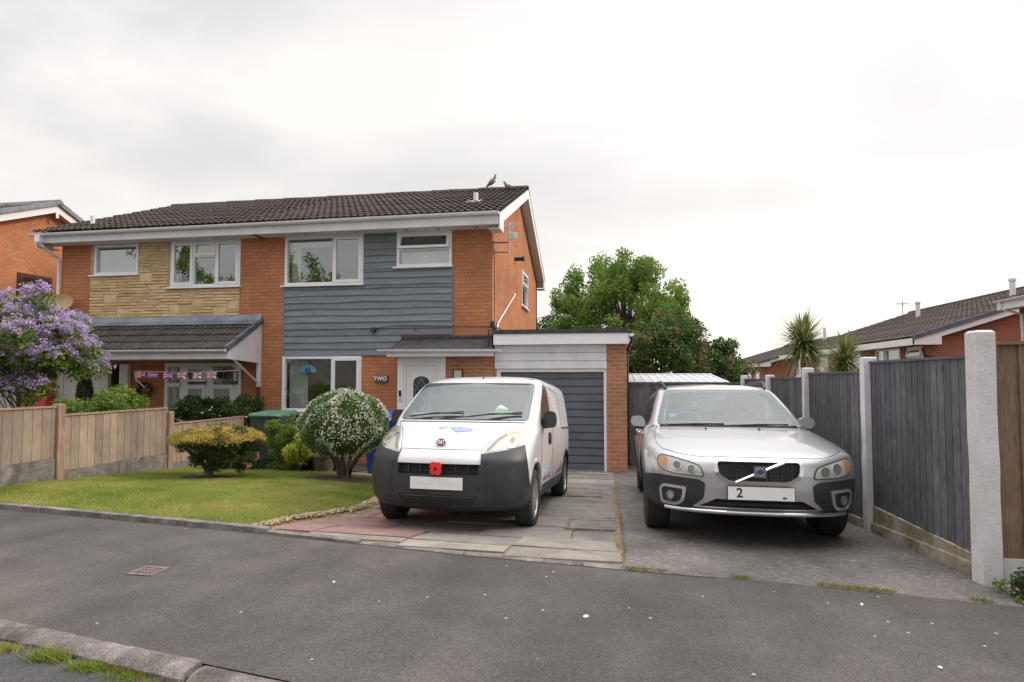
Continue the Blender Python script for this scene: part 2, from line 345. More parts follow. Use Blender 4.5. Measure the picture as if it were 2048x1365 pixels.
# kerb stones beside the road
def mat_kerb():
    m = MN('weathered_concrete_kerb', .92, 0, .2)
    c = m.ramp(m.noise(5, 7, .75), [(.3, (.10, .09, .075)), (.48, (.22, .20, .185)), (.66, (.36, .33, .31))])
    g = m.ramp(m.noise(130, 3, .8), [(.36, (.45, .45, .45)), (.52, (1, 1, 1)), (.7, (1.5, 1.5, 1.5))]); c = m.mix(1.0, c, g, 'MULTIPLY')
    isl = m.ramp(m.rnd(), [(0, (.85,) * 3), (1, (1.12,) * 3)]); m.color(m.mix(1.0, c, isl, 'MULTIPLY')); m.bump(m.noise(90, 5, .8), 1, .012); return m.m
M['kerb'] = mat_kerb()
mb = MB(); x = -9.0
while x < 4:
    Lk = .9 + random.uniform(-.03, .03); x1 = x + Lk; dz = random.uniform(-.012, .01); dy = random.uniform(-.02, .02)
    n = 12
    for k in range(n):
        xa, xb = x + Lk * k / n, x + Lk * (k + 1) / n
        if k == 0: xa += .008
        if k == n - 1: xb -= .008
        pr = []
        for xx in (xa, xb):
            j = .006 * math.sin(xx * 37) + .005 * math.sin(xx * 91); y = Yn(xx) + dy
            pr.append([(xx, y + .004, .30), (xx, y + .002 + j * .4, .452 + dz), (xx, y - .06, .462 + dz + j * .3), (xx, y - .115 - j, .456 + dz), (xx, y - .14 - j, .436 + dz), (xx, y - .145 - j, .30)])
        b = len(mb.v); mb.v += pr[0] + pr[1]; m6 = 6
        for q in range(5): mb.f.append((b + q, b + q + 1, b + q + 7, b + q + 6)); mb.mi.append(0)
        if k == 0: mb.f.append(tuple(b + q for q in range(6))); mb.mi.append(0)
        if k == n - 1: mb.f.append(tuple(b + 6 + q for q in range(6))); mb.mi.append(0)
    x = x1
bmk = obj('kerb', mb, M['kerb'], smooth=40); struct(bmk)
# low edging between footway and lawn / driveway
mb = MB(); x = -13.0
while x < .0:
    x1 = x + .915; hh = .05 * sm(-2.6, -3.6, x + .4) if x < -2 else .0; hh = .045 if x < -3.6 else (.02 if x < -2.6 else .004)
    for k in range(6):
        xa, xb = x + .915 * k / 6 + (.006 if k == 0 else 0), x + .915 * (k + 1) / 6 - (.006 if k == 5 else 0)
        b = len(mb.v)
        for xx in (xa, xb):
            y = Yf(xx); j = .004 * math.sin(xx * 53)
            mb.v += [(xx, y - .03, .42), (xx, y - .028 + j, .452 + hh), (xx, y - .01, .456 + hh + j * .3), (xx, y + .045, .456 + hh), (xx, y + .05, .40)]
        for q in range(4): mb.f.append((b + q, b + q + 1, b + q + 6, b + q + 5)); mb.mi.append(0)
        if k == 0: mb.f.append(tuple(b + q for q in range(5))); mb.mi.append(0)
        if k == 5: mb.f.append(tuple(b + 5 + q for q in range(5))); mb.mi.append(0)
    x = x1
struct(obj('path_edging', mb, M['kerb'], smooth=40))
# lawn
def lawn_edge(y): return float(np.interp(y, [4.8, 5.6, 6.6, 7.4, 8.3, 9.2], [-3.28, -3.12, -2.95, -3.0, -3.35, -3.5]))
def mat_lawn():
    m = MN('lawn_turf', .95, 0, .1)
    m.color(m.ramp(m.noise(3, 6, .7), [(.3, (.09, .12, .025)), (.6, (.16, .19, .04)), (.8, (.24, .22, .08))])); m.bump(m.noise(80, 4), .8, .02); return m.m
M['turf'] = mat_lawn()
LB = 9.0
V = []; nx, ny = 50, 50
for j in range(ny + 1):
    v = j / ny
    for i in range(nx + 1):
        y0 = Yf(-7.0 + 4 * i / nx) + .05; y = y0 + (LB - y0) * v; xr = lawn_edge(y); x = -7.0 + (xr + 7.0) * i / nx; y = Yf(x) + .05 + (LB - Yf(x) - .05) * v
        V.append((x, y, gz(x, y) + .03))
struct(npmesh('lawn', V, [(j * (nx + 1) + i, j * (nx + 1) + i + 1, (j + 1) * (nx + 1) + i + 1, (j + 1) * (nx + 1) + i) for j in range(ny) for i in range(nx)], M['turf'], smooth=True))
SHR = [(-5.68, 7.75, .42), (-3.93, 8.45, .55)]
def blades(n, sampler, hmin, hmax, wd, lean=.6):
    P = sampler(n); n = len(P); h = rng.uniform(hmin, hmax, n); a = rng.uniform(0, 2 * PI, n); la = rng.uniform(0, 2 * PI, n); ll = rng.uniform(0, lean, n) * h
    dx = np.cos(a) * wd / 2; dy = np.sin(a) * wd / 2
    V = np.zeros((n, 3, 3)); V[:, 0] = P + np.stack([dx, dy, 0 * dx], 1); V[:, 1] = P - np.stack([dx, dy, 0 * dx], 1)
    V[:, 2] = P + np.stack([np.cos(la) * ll, np.sin(la) * ll, h], 1)
    return V.reshape(-1, 3), np.arange(n * 3).reshape(-1, 3)
def lawn_s(n):
    y = rng.uniform(4.6, LB + .1, n); x = rng.uniform(-7.02, -2.9, n); keep = []
    for i in range(n):
        X, Y = x[i], y[i]
        if Y < Yf(X) + .03 or X > lawn_edge(Y) + .03 * math.sin(Y * 17): continue
        if any((X - a) ** 2 + ((Y - b) * 1.1) ** 2 < (r * (1 + .12 * math.sin(3 * math.atan2(Y - b, X - a) + a))) ** 2 for a, b, r in SHR): continue
        keep.append((X, Y, gz(X, Y) + .025))
    return np.array(keep)
def mat_grass(name, stops, dry=(.50, .43, .19)):
    m = MN(name, .7, 0, .2)
    c = m.ramp(m.noise(1.4, 5, .65), stops); p = m.ramp(m.noise(4.5, 4, .7, sc=(1, 2, 1)), [(.56, (0, 0, 0)), (.75, (.6, .6, .6))]); c = m.mix(p, c, dry)
    isl = m.ramp(m.rnd(), [(0, (.62, .66, .6)), (1, (1.3, 1.25, 1.1))]); c = m.mix(1.0, c, isl, 'MULTIPLY'); m.color(c)
    tr = m.n('ShaderNodeBsdfTranslucent'); m.l(c, tr.inputs[0]); x = m.n('ShaderNodeMixShader'); x.inputs[0].default_value = .35
    m.l(m.b.outputs[0], x.inputs[1]); m.l(tr.outputs[0], x.inputs[2]); m.l(x.outputs[0], m.N['Material Output'].inputs[0]); return m.m
M['grass'] = mat_grass('lawn_grass', [(.3, (.19, .27, .06)), (.48, (.33, .39, .11)), (.68, (.50, .47, .19))])
def edge_s(k):
    q = []
    for a in rng.uniform(-7, -3.3, k): q.append((a, Yf(a) + .05 + abs(rng.normal(0, .03)), gz(a, Yf(a) + .06) + .02))
    return np.array(q)
V, Fc = blades(230000, lawn_s, .016, .046, .007); V2, F2 = blades(6000, edge_s, .03, .075, .007, 1.4); F2 = F2 + len(V); V = np.concatenate([V, V2]); Fc = np.concatenate([Fc, F2]); o = npmesh('grass', V, Fc, M['grass']); o['kind'] = 'stuff'; tag(o, 'short yellow-green mown grass blades covering the front lawn', 'grass')
# soil rings under the two clipped shrubs and the bed at the back
mb = MB()
for a, b, r in SHR:
    n = 40; b0 = len(mb.v)
    for k in range(n):
        t = 2 * PI * k / n; rr = r * (1 + .1 * math.sin(3 * t + a) + .03 * math.sin(11 * t)); mb.v.append((a + rr * math.cos(t), b + rr * .92 * math.sin(t), gz(a + rr * math.cos(t), b + rr * math.sin(t)) + .034))
    mb.v.append((a, b, gz(a, b) + .06)); c = len(mb.v) - 1
    for k in range(n): mb.f.append((b0 + k, b0 + (k + 1) % n, c)); mb.mi.append(0)
struct(obj('soil', mb, M['soil'], smooth=60))
struct(sheet('flower_bed', -7.0, -4.3, lambda x: 8.85, lambda x: 11.7, 20, 16, .035, M['soil']))
# driveway slabs
def mat_slab():
    m = MN('concrete_paving_flags', .9, 0, .25)
    c = m.ramp(m.noise(2.2, 7, .72), [(.28, (.15, .14, .125)), (.48, (.25, .235, .21)), (.68, (.34, .32, .285))])
    g = m.ramp(m.noise(120, 3, .8), [(.35, (.62, .62, .62)), (.5, (1, 1, 1)), (.7, (1.3, 1.3, 1.28))]); c = m.mix(1.0, c, g, 'MULTIPLY')
    isl = m.ramp(m.rnd(), [(0, (.80, .80, .82)), (.5, (.97, .96, .95)), (1, (1.14, 1.12, 1.06))]); c = m.mix(1.0, c, isl, 'MULTIPLY')
    st = m.ramp(m.noise(.8, 6, .7), [(.5, (0, 0, 0)), (.72, (.6, .6, .6))]); c = m.mix(st, c, (.085, .085, .06)); m.color(c)
    m.bump(m.noise(70, 5, .8), .6, .008); return m.m
M['slab'] = mat_slab()
def mat_redslab():
    m = MN('red_paving_flags', .9, 0, .25)
    c = m.ramp(m.noise(2.6, 7, .72), [(.28, (.17, .105, .10)), (.5, (.26, .165, .155)), (.7, (.33, .225, .21))])
    isl = m.ramp(m.rnd(), [(0, (.8, .8, .8)), (1, (1.15, 1.13, 1.1))]); m.color(m.mix(1.0, c, isl, 'MULTIPLY')); m.bump(m.noise(70, 5, .8), .6, .008); return m.m
M['redslab'] = mat_redslab()
M['joint'] = mat_noise('sandy_mossy_joints', (.13, .10, .055), (.30, .23, .13), 9, .95, .8, 60, .02)
struct(sheet('driveway', -4.4, .12, lambda x: Yf(x) + .04, lambda x: 11.45, 40, 40, .006, M['joint']))
mbg, mbr = MB(), MB()
def slab(x0, x1, y0, y1, red):
    if x1 - x0 < .1 or y1 - y0 < .1: return
    g_ = .010; mb = mbr if red else mbg; dz = random.uniform(-.004, .007); tx, ty = random.uniform(-.006, .006), random.uniform(-.006, .006)
    n = 4; b = len(mb.v); jx = [random.uniform(-.006, .006) for _ in range(4)]
    for i in range(n + 1):
        for j in range(n + 1):
            u, v = i / n, j / n; x = x0 + g_ + (x1 - x0 - 2 * g_) * u + jx[0] * v; y = y0 + g_ + (y1 - y0 - 2 * g_) * v + jx[1] * u
            mb.v.append((x, y, gz(x, y) + .022 + dz + tx * (u - .5) + ty * (v - .5) - (.006 if i in (0, n) or j in (0, n) else 0)))
    for i in range(n):
        for j in range(n): a = b + i * (n + 1) + j; mb.f.append((a, a + n + 1, a + n + 2, a + 1)); mb.mi.append(0)
    ring = [b + i * (n + 1) for i in range(n + 1)] + [b + n * (n + 1) + j for j in range(1, n + 1)] + [b + i * (n + 1) + n for i in range(n - 1, -1, -1)] + [b + j for j in range(n - 1, 0, -1)]
    c = len(mb.v); mb.v += [(mb.v[q][0], mb.v[q][1], mb.v[q][2] - .03) for q in ring]; k = len(ring)
    for q in range(k): mb.f.append((ring[q], ring[(q + 1) % k], c + (q + 1) % k, c + q)); mb.mi.append(0)
row = 0; rows = [.44, .62, .62, .62, .62, .62, .62, .62, .62, .62, .62, .62]; yy = 4.5
cov = [(-.47, .13, 5.95, 6.52), (-.66, -.08, 8.55, 9.4)]
for r_ in rows:
    x = .1 - 5 * .9 + (.0, .0, -.45, 0, 0)[row % 5]
    while x < .1:
        wd = .9; x1 = min(.1, x + wd); xm = (x + x1) / 2
        ya = Yf(xm) + .06 if row == 0 else yy; yb = yy + r_
        if row == 0: yb = yy + r_
        ed = lawn_edge((ya + yb) / 2) + .22 if yb < 8.6 else -9
        xa = max(x, ed)
        if x1 > ed + .12: slab(xa, x1, ya, yb, xm < -2.15 and row in (1, 2, 3, 4, 5))
        x = x1
    yy += r_; row += 1
struct(obj('driveway_paving', mbg, M['slab'], smooth=35)); struct(obj('red_paving', mbr, M['redslab'], smooth=35))
struct(sheet('side_driveway', .12, 2.52, lambda x: Yf(x) - .0, lambda x: 11.95, 60, 60, 0, M['apron'], zf=lambda x, y: gz(x, y) + .010 * sm(0, .12, y - Yf(x)) - .001))
mb = MB(); mb.box(.10, .125, 4.42, 11.3, -.1, .1, T=lambda x, y, z: (x, y, gz(x, y) + .02 + z)) 
# gravel along the lawn edge
P = []
for _ in range(1700):
    y = rng.uniform(4.75, 8.3); e0 = lawn_edge(y); x = e0 + abs(rng.normal(0, .055)) + .01
    if y < Yf(x) + .05: continue
    P.append((x, y, gz(x, y) + .022 + rng.uniform(0, .012)))
P += [(rng.uniform(-3.3, -2.3), 0, 0) for _ in range(0)]
P = np.array(P); n = len(P); base = np.array([(1, 0, 0), (-1, 0, 0), (0, 1, 0), (0, -1, 0), (0, 0, .7), (0, 0, -.7)], dtype=float)
fo = np.array([(0, 2, 4), (2, 1, 4), (1, 3, 4), (3, 0, 4), (2, 0, 5), (1, 2, 5), (3, 1, 5), (0, 3, 5)])
sz = rng.uniform(.007, .02, (n, 1, 1)); A = rng.uniform(0, 2 * PI, n); rot = np.stack([np.stack([np.cos(A), -np.sin(A), 0 * A], 1), np.stack([np.sin(A), np.cos(A), 0 * A], 1), np.stack([0 * A, 0 * A, 1 + 0 * A], 1)], 1)
V = np.einsum('nij,kj->nki', rot, base * np.array([1.3, .8, 1])) * sz + P[:, None, :]
M['gravel'] = mat_leaf('tan_gravel', (.20, .14, .09), (.36, .27, .18), (.5, .42, .32), 3, .9, 0)
o = npmesh('gravel', V.reshape(-1, 3), (fo[None] + (np.arange(n) * 6)[:, None, None]).reshape(-1, 3), M['gravel']); o['kind'] = 'stuff'; tag(o, 'loose tan gravel chips along the curved lawn edge', 'gravel')
# weeds, moss and grit along the seams
def seam(n, pts, spread, hmin, hmax):
    def s(k):
        t = rng.uniform(0, 1, k) ** 1; q = []
        for a in t:
            f = a * (len(pts) - 1); i = min(int(f), len(pts) - 2); u = f - i; x = pts[i][0] * (1 - u) + pts[i + 1][0] * u; y = pts[i][1] * (1 - u) + pts[i + 1][1] * u
            if math.sin(x * 9.1) + math.sin(x * 4.3 + 1) + math.sin(x * 23) * .7 < .2: continue
            x += rng.normal(0, spread); y += rng.normal(0, spread); q.append((x, y, gz(x, y) + .005))
        return np.array(q)
    return blades(n, s, hmin, hmax, .006, 1.2)
def foot_s(k):
    q = []
    for a in rng.uniform(-4.4, .2, k):
        if math.sin(a * 5.3 + 1) + math.sin(a * 13) * .6 + rng.uniform(-.6, .6) < .25: continue
        q.append((a, Yn(a) - .150 - abs(rng.normal(0, .022)), .424))
    return np.array(q)
tuple_foot = blades(5000, foot_s, .006, .028, .006, 1.2)
Vs, Fs, b = [], [], 0
for a in (seam(2600, [(.1, Yf(.1)), (1.2, Yf(1.2) + .01), (2.3, Yf(2.3) + .02)], .02, .008, .03), seam(900, [(.11, 4.45), (.11, 7)], .02, .005, .02), seam(500, [(-3, Yf(-3)), (.1, Yf(.1))], .012, .004, .012), tuple_foot):
    Vs.append(a[0]); Fs.append(a[1] + b); b += len(a[0])
M['weed'] = mat_grass('weedy_seam', [(.3, (.14, .17, .03)), (.5, (.25, .25, .06)), (.7, (.33, .28, .11))])
o = npmesh('weed', np.concatenate(Vs), np.concatenate(Fs), M['weed']); o['kind'] = 'stuff'; tag(o, 'thin yellow-green weeds growing in the seam between footway and driveway', 'weeds')
# ================================================================ buildings
def TF(Y): return lambda u, v, w: (u, Y - w, v)          # a wall facing the street
def TX(X): return lambda u, v, w: (X + w, u, v)          # a wall facing +X
def TW(X): return lambda u, v, w: (X - w, u, v)          # a wall facing -X
def wall(mb, T, u0, u1, v0, v1, th, ops=(), clip=None):
    us = sorted({u0, u1, *[min(max(o[i], u0), u1) for o in ops for i in (0, 1)]}); vs = sorted({v0, v1, *[min(max(o[i], v0), v1) for o in ops for i in (2, 3)]})
    def solid(i, j):
        if i < 0 or j < 0 or i >= len(us) - 1 or j >= len(vs) - 1: return False
        a, b = (us[i] + us[i + 1]) / 2, (vs[j] + vs[j + 1]) / 2
        return not any(o[0] < a < o[1] and o[2] < b < o[3] for o in ops)
    for i in range(len(us) - 1):
        for j in range(len(vs) - 1):
            if not solid(i, j): continue
            a, b, c, d = us[i], us[i + 1], vs[j], vs[j + 1]
            mb.add([T(a, c, 0), T(b, c, 0), T(b, d, 0), T(a, d, 0), T(a, c, -th), T(b, c, -th), T(b, d, -th), T(a, d, -th)], [(0, 1, 2, 3), (7, 6, 5, 4)])
            k = len(mb.v) - 8
            for (di, dj, q) in ((-1, 0, (0, 3, 7, 4)), (1, 0, (1, 2, 6, 5)), (0, -1, (0, 1, 5, 4)), (0, 1, (3, 2, 6, 7))):
                if not solid(i + di, j + dj): mb.f.append(tuple(k + x for x in q)); mb.mi.append(mb.m)
def bars(mb, T, rects, w0, w1):
    for (a, b, c, d) in rects: mb.box(a, b, c, d, w0, w1, T=T)
def frame_rects(a, b, c, d, t): return [(a, a + t, c, d), (b - t, b, c, d), (a + t, b - t, c, c + t), (a + t, b - t, d - t, d)]
def room(parent, T, a, b, c, d, depth=2.2, mat='dark_room'):
    mb = MB(); a -= .3; b += .3; c -= .25; d += .1; w0 = -.26
    P = [T(a, c, w0), T(b, c, w0), T(b, d, w0), T(a, d, w0), T(a, c, -depth), T(b, c, -depth), T(b, d, -depth), T(a, d, -depth)]
    mb.add(P, [(4, 5, 6, 7), (0, 1, 5, 4), (3, 2, 6, 7), (0, 3, 7, 4), (1, 2, 6, 5)])
    return obj('room', mb, M[mat], parent)
def window(parent, T, a, b, c, d, cells, ft=.055, sill=True, glass='glass', mat='upvc', sill_x=.07, back=None):
    """cells: (u0,u1,v0,v1,kind) in metres inside the opening; kind 'f' fixed, 's' casement sash, 'o' top hung and ajar"""
    mb = MB(); bars(mb, T, frame_rects(a, b, c, d, ft), -.07, .022)
    done = set()
    for (u0, u1, v0, v1, k) in cells:
        if u1 < b - ft - .01: 
            key = ('u', round(u1, 3), round(v0, 3), round(v1, 3))
            if key not in done: mb.box(u1, u1 + .045, v0, v1, -.068, .018, T=T); done.add(key)
        if v1 < d - ft - .01:
            mb.box(u0, u1, v1, v1 + .045, -.066, .016, T=T)
    f = obj('window', mb, M[mat], parent)
    for (u0, u1, v0, v1, k) in cells:
        t = 0
        if k in 'so':
            t = .045; sb = MB()
            Ts = T
            if k == 'o':
                def Ts(u, v, w, T=T, v1=v1): 
                    an = R(13); dv = v1 - v; return T(u, v1 - dv * math.cos(an) - w * math.sin(an) * 0, w + dv * math.sin(an))
            bars(sb, Ts, frame_rects(u0 - .012, u1 + .012, v0 - .012, v1 + .012, t + .012), .0, .042); so_ = obj('sash', sb, M[mat], f)
            pb = MB(); pb.box(u0 + t, u1 - t, v0 + t, v1 - t, .012, .018, T=Ts); obj('pane', pb, M[glass], so_)
        else:
            pb = MB(); bars(pb, T, [(u0, u1, v0, v1)], -.03, -.024); obj('pane', pb, M[glass], f)
    if sill:
        sb = MB(); sb.box(a - sill_x, b + .03, c - .035, c - .002, -.02, .075, T=T); obj('sill', sb, M[mat], f)
    return f
def tiles(mb, x0, x1, ye, ze, yr, zr, gauge=.345, roll=.15, amp=.024, T=None, du=.0375):
    """pantile sheet from the eaves line (ye, ze) up to (yr, zr); x along"""
    T = T or (lambda x, y, z: (x, y, z)); Ls = math.hypot(yr - ye, zr - ze); nr = max(1, round(Ls / gauge)); g_ = Ls / nr
    dy, dz = (yr - ye) / Ls, (zr - ze) / Ls; ny, nz = -dz, dy
    if nz < 0: ny, nz = -ny, -nz
    n = int((x1 - x0) / du)
    for r_ in range(nr):
        b = len(mb.v); jit = random.uniform(-.004, .004); tl = 0
        for i in range(n + 1):
            x = x0 + (x1 - x0) * i / n; ph = ((x - x0) / roll + .0) % 1.0
            h = amp * (math.sin(PI * min(ph / .5, 1)) if ph < .5 else -.18 * math.sin(PI * (ph - .5) / .5))
            if i % 8 == 0: tl = random.uniform(-.004, .005)
            for (s, o) in ((r_ * g_ + tl * 2, .0), (r_ * g_ + tl * 2, .026), ((r_ + .5) * g_, .015), ((r_ + 1) * g_ + .01, .002)):
                hh = h + o + jit + tl * .5 if o else h - .006 + jit
                mb.v.append(T(x, ye + dy * s + ny * hh, ze + dz * s + nz * hh))
        for i in range(n):
            for q in range(3): a = b + i * 4 + q; mb.f.append((a, a + 4, a + 5, a + 1)); mb.mi.append(0)
def gutter(parent, p0, p1, r=.055, joints=5, name='gutter', mat='upvc'):
    p0, p1 = Vector(p0), Vector(p1); d = (p1 - p0).normalized(); u = Vector((0, 0, 1)).cross(d).normalized(); mb = MB(); n = 10; prof = []
    for k in range(n + 1):
        a = PI + PI * k / n; prof.append((r * math.cos(a), r * math.sin(a) * 1.05))
    pr = prof + [(x * .9, y * .9 + .001) for x, y in prof[::-1]]
    def ex(a, b, sc=1):
        m = len(pr); vs = [a + u * (x * sc) + Vector((0, 0, y * sc + (.004 if sc > 1 else 0))) for x, y in pr] + [b + u * (x * sc) + Vector((0, 0, y * sc + (.004 if sc > 1 else 0))) for x, y in pr]
        mb.add(vs, [(i, (i + 1) % m, (i + 1) % m + m, i + m) for i in range(m)] + [tuple(range(m))[::-1], tuple(range(m, 2 * m))])
    ex(p0, p1); Lg = (p1 - p0).length
    for e_ in (p0, p1):   # stop ends
        s = -1 if e_ is p0 else 1; m = len(prof); vs = [e_ + d * s * .001 + u * x + Vector((0, 0, y)) for x, y in prof] + [e_ + d * s * .007 + u * x + Vector((0, 0, y)) for x, y in prof]
        mb.add(vs, [tuple(range(m))[::-1], tuple(range(m, 2 * m))] + [(i, (i + 1) % m, (i + 1) % m + m, i + m) for i in range(m)])
    for k in range(joints):
        c = p0 + d * Lg * (k + .5) / joints; ex(c - d * .02, c + d * .02, 1.1)
    return obj(name, mb, M[mat], parent, smooth=50)
W, RE = 11.78, 19.55
# ---------------------------------------------------------------- right-hand house of the pair
HR = thing('brick_house', 'orange brick house with blue-grey timber boarding and the gable end, garage attached', 'house', (-4.9, 11.78, 0))
Tf = TF(W)
ops = [(-6.90, -5.10, 3.81, 4.87), (-4.36, -3.17, 4.14, 4.87), (-6.92, -5.12, 1.10, 2.28), (-4.12, -3.32, 0.0, 2.1)]
mb = MB(); wall(mb, Tf, -7.45, -2.32, 0, 4.87, .25, ops)
Tg = TX(-2.32); wall(mb, Tg, W + .25, RE, 0, 4.87, .25, [(15.98, 17.15, 3.80, 4.80)])
wall(mb, lambda u, v, w: (u, RE + w, v), -7.45, -2.32, 0, 4.87, .25)
sl_ = .426; YM = 15.58; ZR = 6.93
mb.prism([(W, 4.87), (RE, 4.87), (YM, 4.87 + (YM - W) * sl_ + .12)], -2.57, -2.32, lambda p, q, d: (d, p, q))
obj('wall', mb, M['brick'], HR)
def house_roof(parent, x0, x1, verge_r, verge_l):
    mb = MB(); tiles(mb, x0, x1, 11.27, 5.10, YM, ZR); mb2 = mb
    tiles(mb, x0, x1, 2 * YM - 11.27, 5.10, YM, ZR)
    rf = obj('roof', mb, M['tile'], parent, smooth=50)
    rb = MB(); x = x0
    while x < x1 - .05:
        xe = min(x1, x + .45); n = 8; b = len(rb.v); zj = random.uniform(-.004, .008); r0 = .115
        for xx, rr in ((x, r0), (xe, r0 * .94)):
            for k in range(n + 1): a = PI * (.06 + .88 * k / n); rb.v.append((xx, YM + rr * 1.15 * math.cos(a), ZR - .045 + zj + rr * math.sin(a)))
        for k in range(n): rb.f.append((b + k, b + k + 1, b + k + n + 2, b + k + n + 1)); rb.mi.append(0)
        rb.f.append(tuple(b + k for k in range(n + 1))); rb.mi.append(0); rb.f.append(tuple(b + n + 1 + k for k in range(n + 1))); rb.mi.append(0)
        x = xe - .002
    obj('ridge_tile', rb, M['tile_g'], rf, smooth=40)
    ub = MB()   # roof deck
    for s in (1, -1):
        ye = YM - s * (YM - 11.36); ub.add([(x0 + .03, ye, 5.09), (x1 - .03, ye, 5.09), (x1 - .03, YM, ZR - .03), (x0 + .03, YM, ZR - .03), (x0 + .03, ye, 5.05), (x1 - .03, ye, 5.05), (x1 - .03, YM, ZR - .07), (x0 + .03, YM, ZR - .07)], [(0, 1, 2, 3), (4, 5, 6, 7), (0, 1, 5, 4), (1, 2, 6, 5), (0, 3, 7, 4)])
    obj('roof_deck', ub, M['felt'], rf)
    fb = MB(); fb.box(x0 + (.04 if verge_l else .001), x1 - (.04 if verge_r else .001), 11.36, 11.385, 4.86, 5.085); obj('fascia', fb, M['white_old'], parent); fb = MB(); fb.box(x0 + .04, x1 - .04, 19.775, 19.80, 4.86, 5.085); obj('fascia', fb, M['white_old'], parent)
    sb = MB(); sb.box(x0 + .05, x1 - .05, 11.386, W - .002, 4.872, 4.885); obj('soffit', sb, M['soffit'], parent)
    for (vx, s) in ((x1, 1), (x0, -1)):
        if (s == 1 and not verge_r) or (s == -1 and not verge_l): continue
        bb = MB(); a, b = (vx - .028, vx - .002) if s == 1 else (vx + .002, vx + .028)
        top = lambda y: 5.055 + (y - 11.30) * .4265 if y <= YM else 5.055 + (2 * YM - 11.30 - y) * .4265
        for y0, y1 in ((11.335, YM), (2 * YM - 11.335, YM)):
            bb.prism([(y0, top(y0) - .235), (y1, top(y1) - .235), (y1, top(y1)), (y0, top(y0))], a, b, lambda p, q, d: (d, p, q))
        for y0, y1 in ((11.337, 11.76), (2 * YM - 11.76, 2 * YM - 11.337)):   # box ends
            i0, i1 = (11.337, 11.76)
            yy0, yy1 = (y0, y1)
            if y0 < YM: bb.prism([(y0, 4.76), (y1, 4.76), (y1, top(y1) - .2345), (y0, top(y0) - .2345)], a, b, lambda p, q, d: (d, p, q))
            else: bb.prism([(y0, 4.76), (y1, 4.76), (y1, top(y1) - .2345), (y0, top(y0) - .2345)], a, b, lambda p, q, d: (d, p, q))
        obj('bargeboard', bb, M['upvc'], parent)
        sb = MB(); wx = -2.32 if s == 1 else -12.52
        for y0, y1 in ((11.40, YM), (2 * YM - 11.40, YM)):
            xa, xb = (wx + .003, a - .002) if s == 1 else (b + .002, wx - .003)
            sb.add([(xa, y0, top(y0) - .215), (xb, y0, top(y0) - .215), (xb, y1, top(y1) - .215), (xa, y1, top(y1) - .215)], [(0, 1, 2, 3)])
        for ya in (11.345, 2 * YM - 11.75): sb.box(min(xa, xb), max(xa, xb), ya, ya + .405, 4.768, 4.778)
        obj('verge_soffit', sb, M['soffit'], parent)
    return rf
rf = house_roof(HR, -7.45, -2.07, True, False)
mb = MB(); mb.tube([(-2.93, 12.95, 5.80), (-2.93, 12.95, 6.02)], .055, 12); obj('flue_pipe', mb, M['white_old'], rf, smooth=40)
mb = MB(); mb.add([(-3.13, 12.72, 5.745), (-2.78, 12.72, 5.745), (-2.78, 13.05, 5.885), (-3.13, 13.05, 5.885)], [(0, 1, 2, 3)]); obj('flue_flashing', mb, M['lead'], rf)
gutter(HR, (-7.449, 11.295, 5.075), (-2.10, 11.295, 5.095), joints=5)
for x in (-6.3, -5.2, -4.1, -3.4, -2.6):
    mb = MB(); mb.lathe([(.0, 0), (.032, 0), (.032, .006), (0, .006)], 14, T=lambda a, b, c, x=x: (x + a, 11.58 + b, 4.8655 + c)); obj('soffit_vent', mb, M['darkmetal'], HR)
# timber boarding: overlapping waney boards
mb = MB(); bh = .142; z = 2.30; k = 0
while z < 4.86:
    z1 = min(z + bh, 4.868)
    if z < 3.77 < z1: z1 = 3.79
    if z < 4.10 < z1: z1 = 4.125
    if z1 <= 3.795: spans = [(-6.88, -3.17)]
    elif z1 < 4.13: spans = [(-5.095, -3.17)]
    else: spans = [(-5.095, -4.365)]
    if z < 2.60: spans = [(-6.88, -4.24)]
    wv = [random.uniform(-1, 1) for _ in range(5)]
    for (a, b) in spans:
        n = int((b - a) / .06); i0 = len(mb.v)
        for i in range(n + 1):
            x = a + (b - a) * i / n; wob = .011 * (wv[0] * math.sin(x * 2.3 + wv[1] * 3) + .6 * wv[2] * math.sin(x * 5.1 + wv[3] * 3)) ; zb = z - .012 + wob
            mb.v += [(x, W - .006, zb), (x, W - .034, zb), (x, W - .032 + .004, zb + .02), (x, W - .010, z1 + .012)]
        for i in range(n):
            for q in range(3): c = i0 + i * 4 + q; mb.f.append((c, c + 4, c + 5, c + 1)); mb.mi.append(0)
        for c in (i0, i0 + n * 4): mb.f.append((c, c + 1, c + 2, c + 3)); mb.mi.append(0)
    z = z1; k += 1
# infill strip just below the small window
obj('timber_cladding', mb, M['boards'], HR, smooth=30)
mb = MB(); mb.box(-6.915, -6.882, W - .03, W - .003, 2.29, 3.78); obj('cladding_trim', mb, M['boards'], HR); mb = MB(); mb.box(-3.168, -3.14, W - .03, W - .003, 2.62, 4.11); obj('cladding_trim', mb, M['boards'], HR)
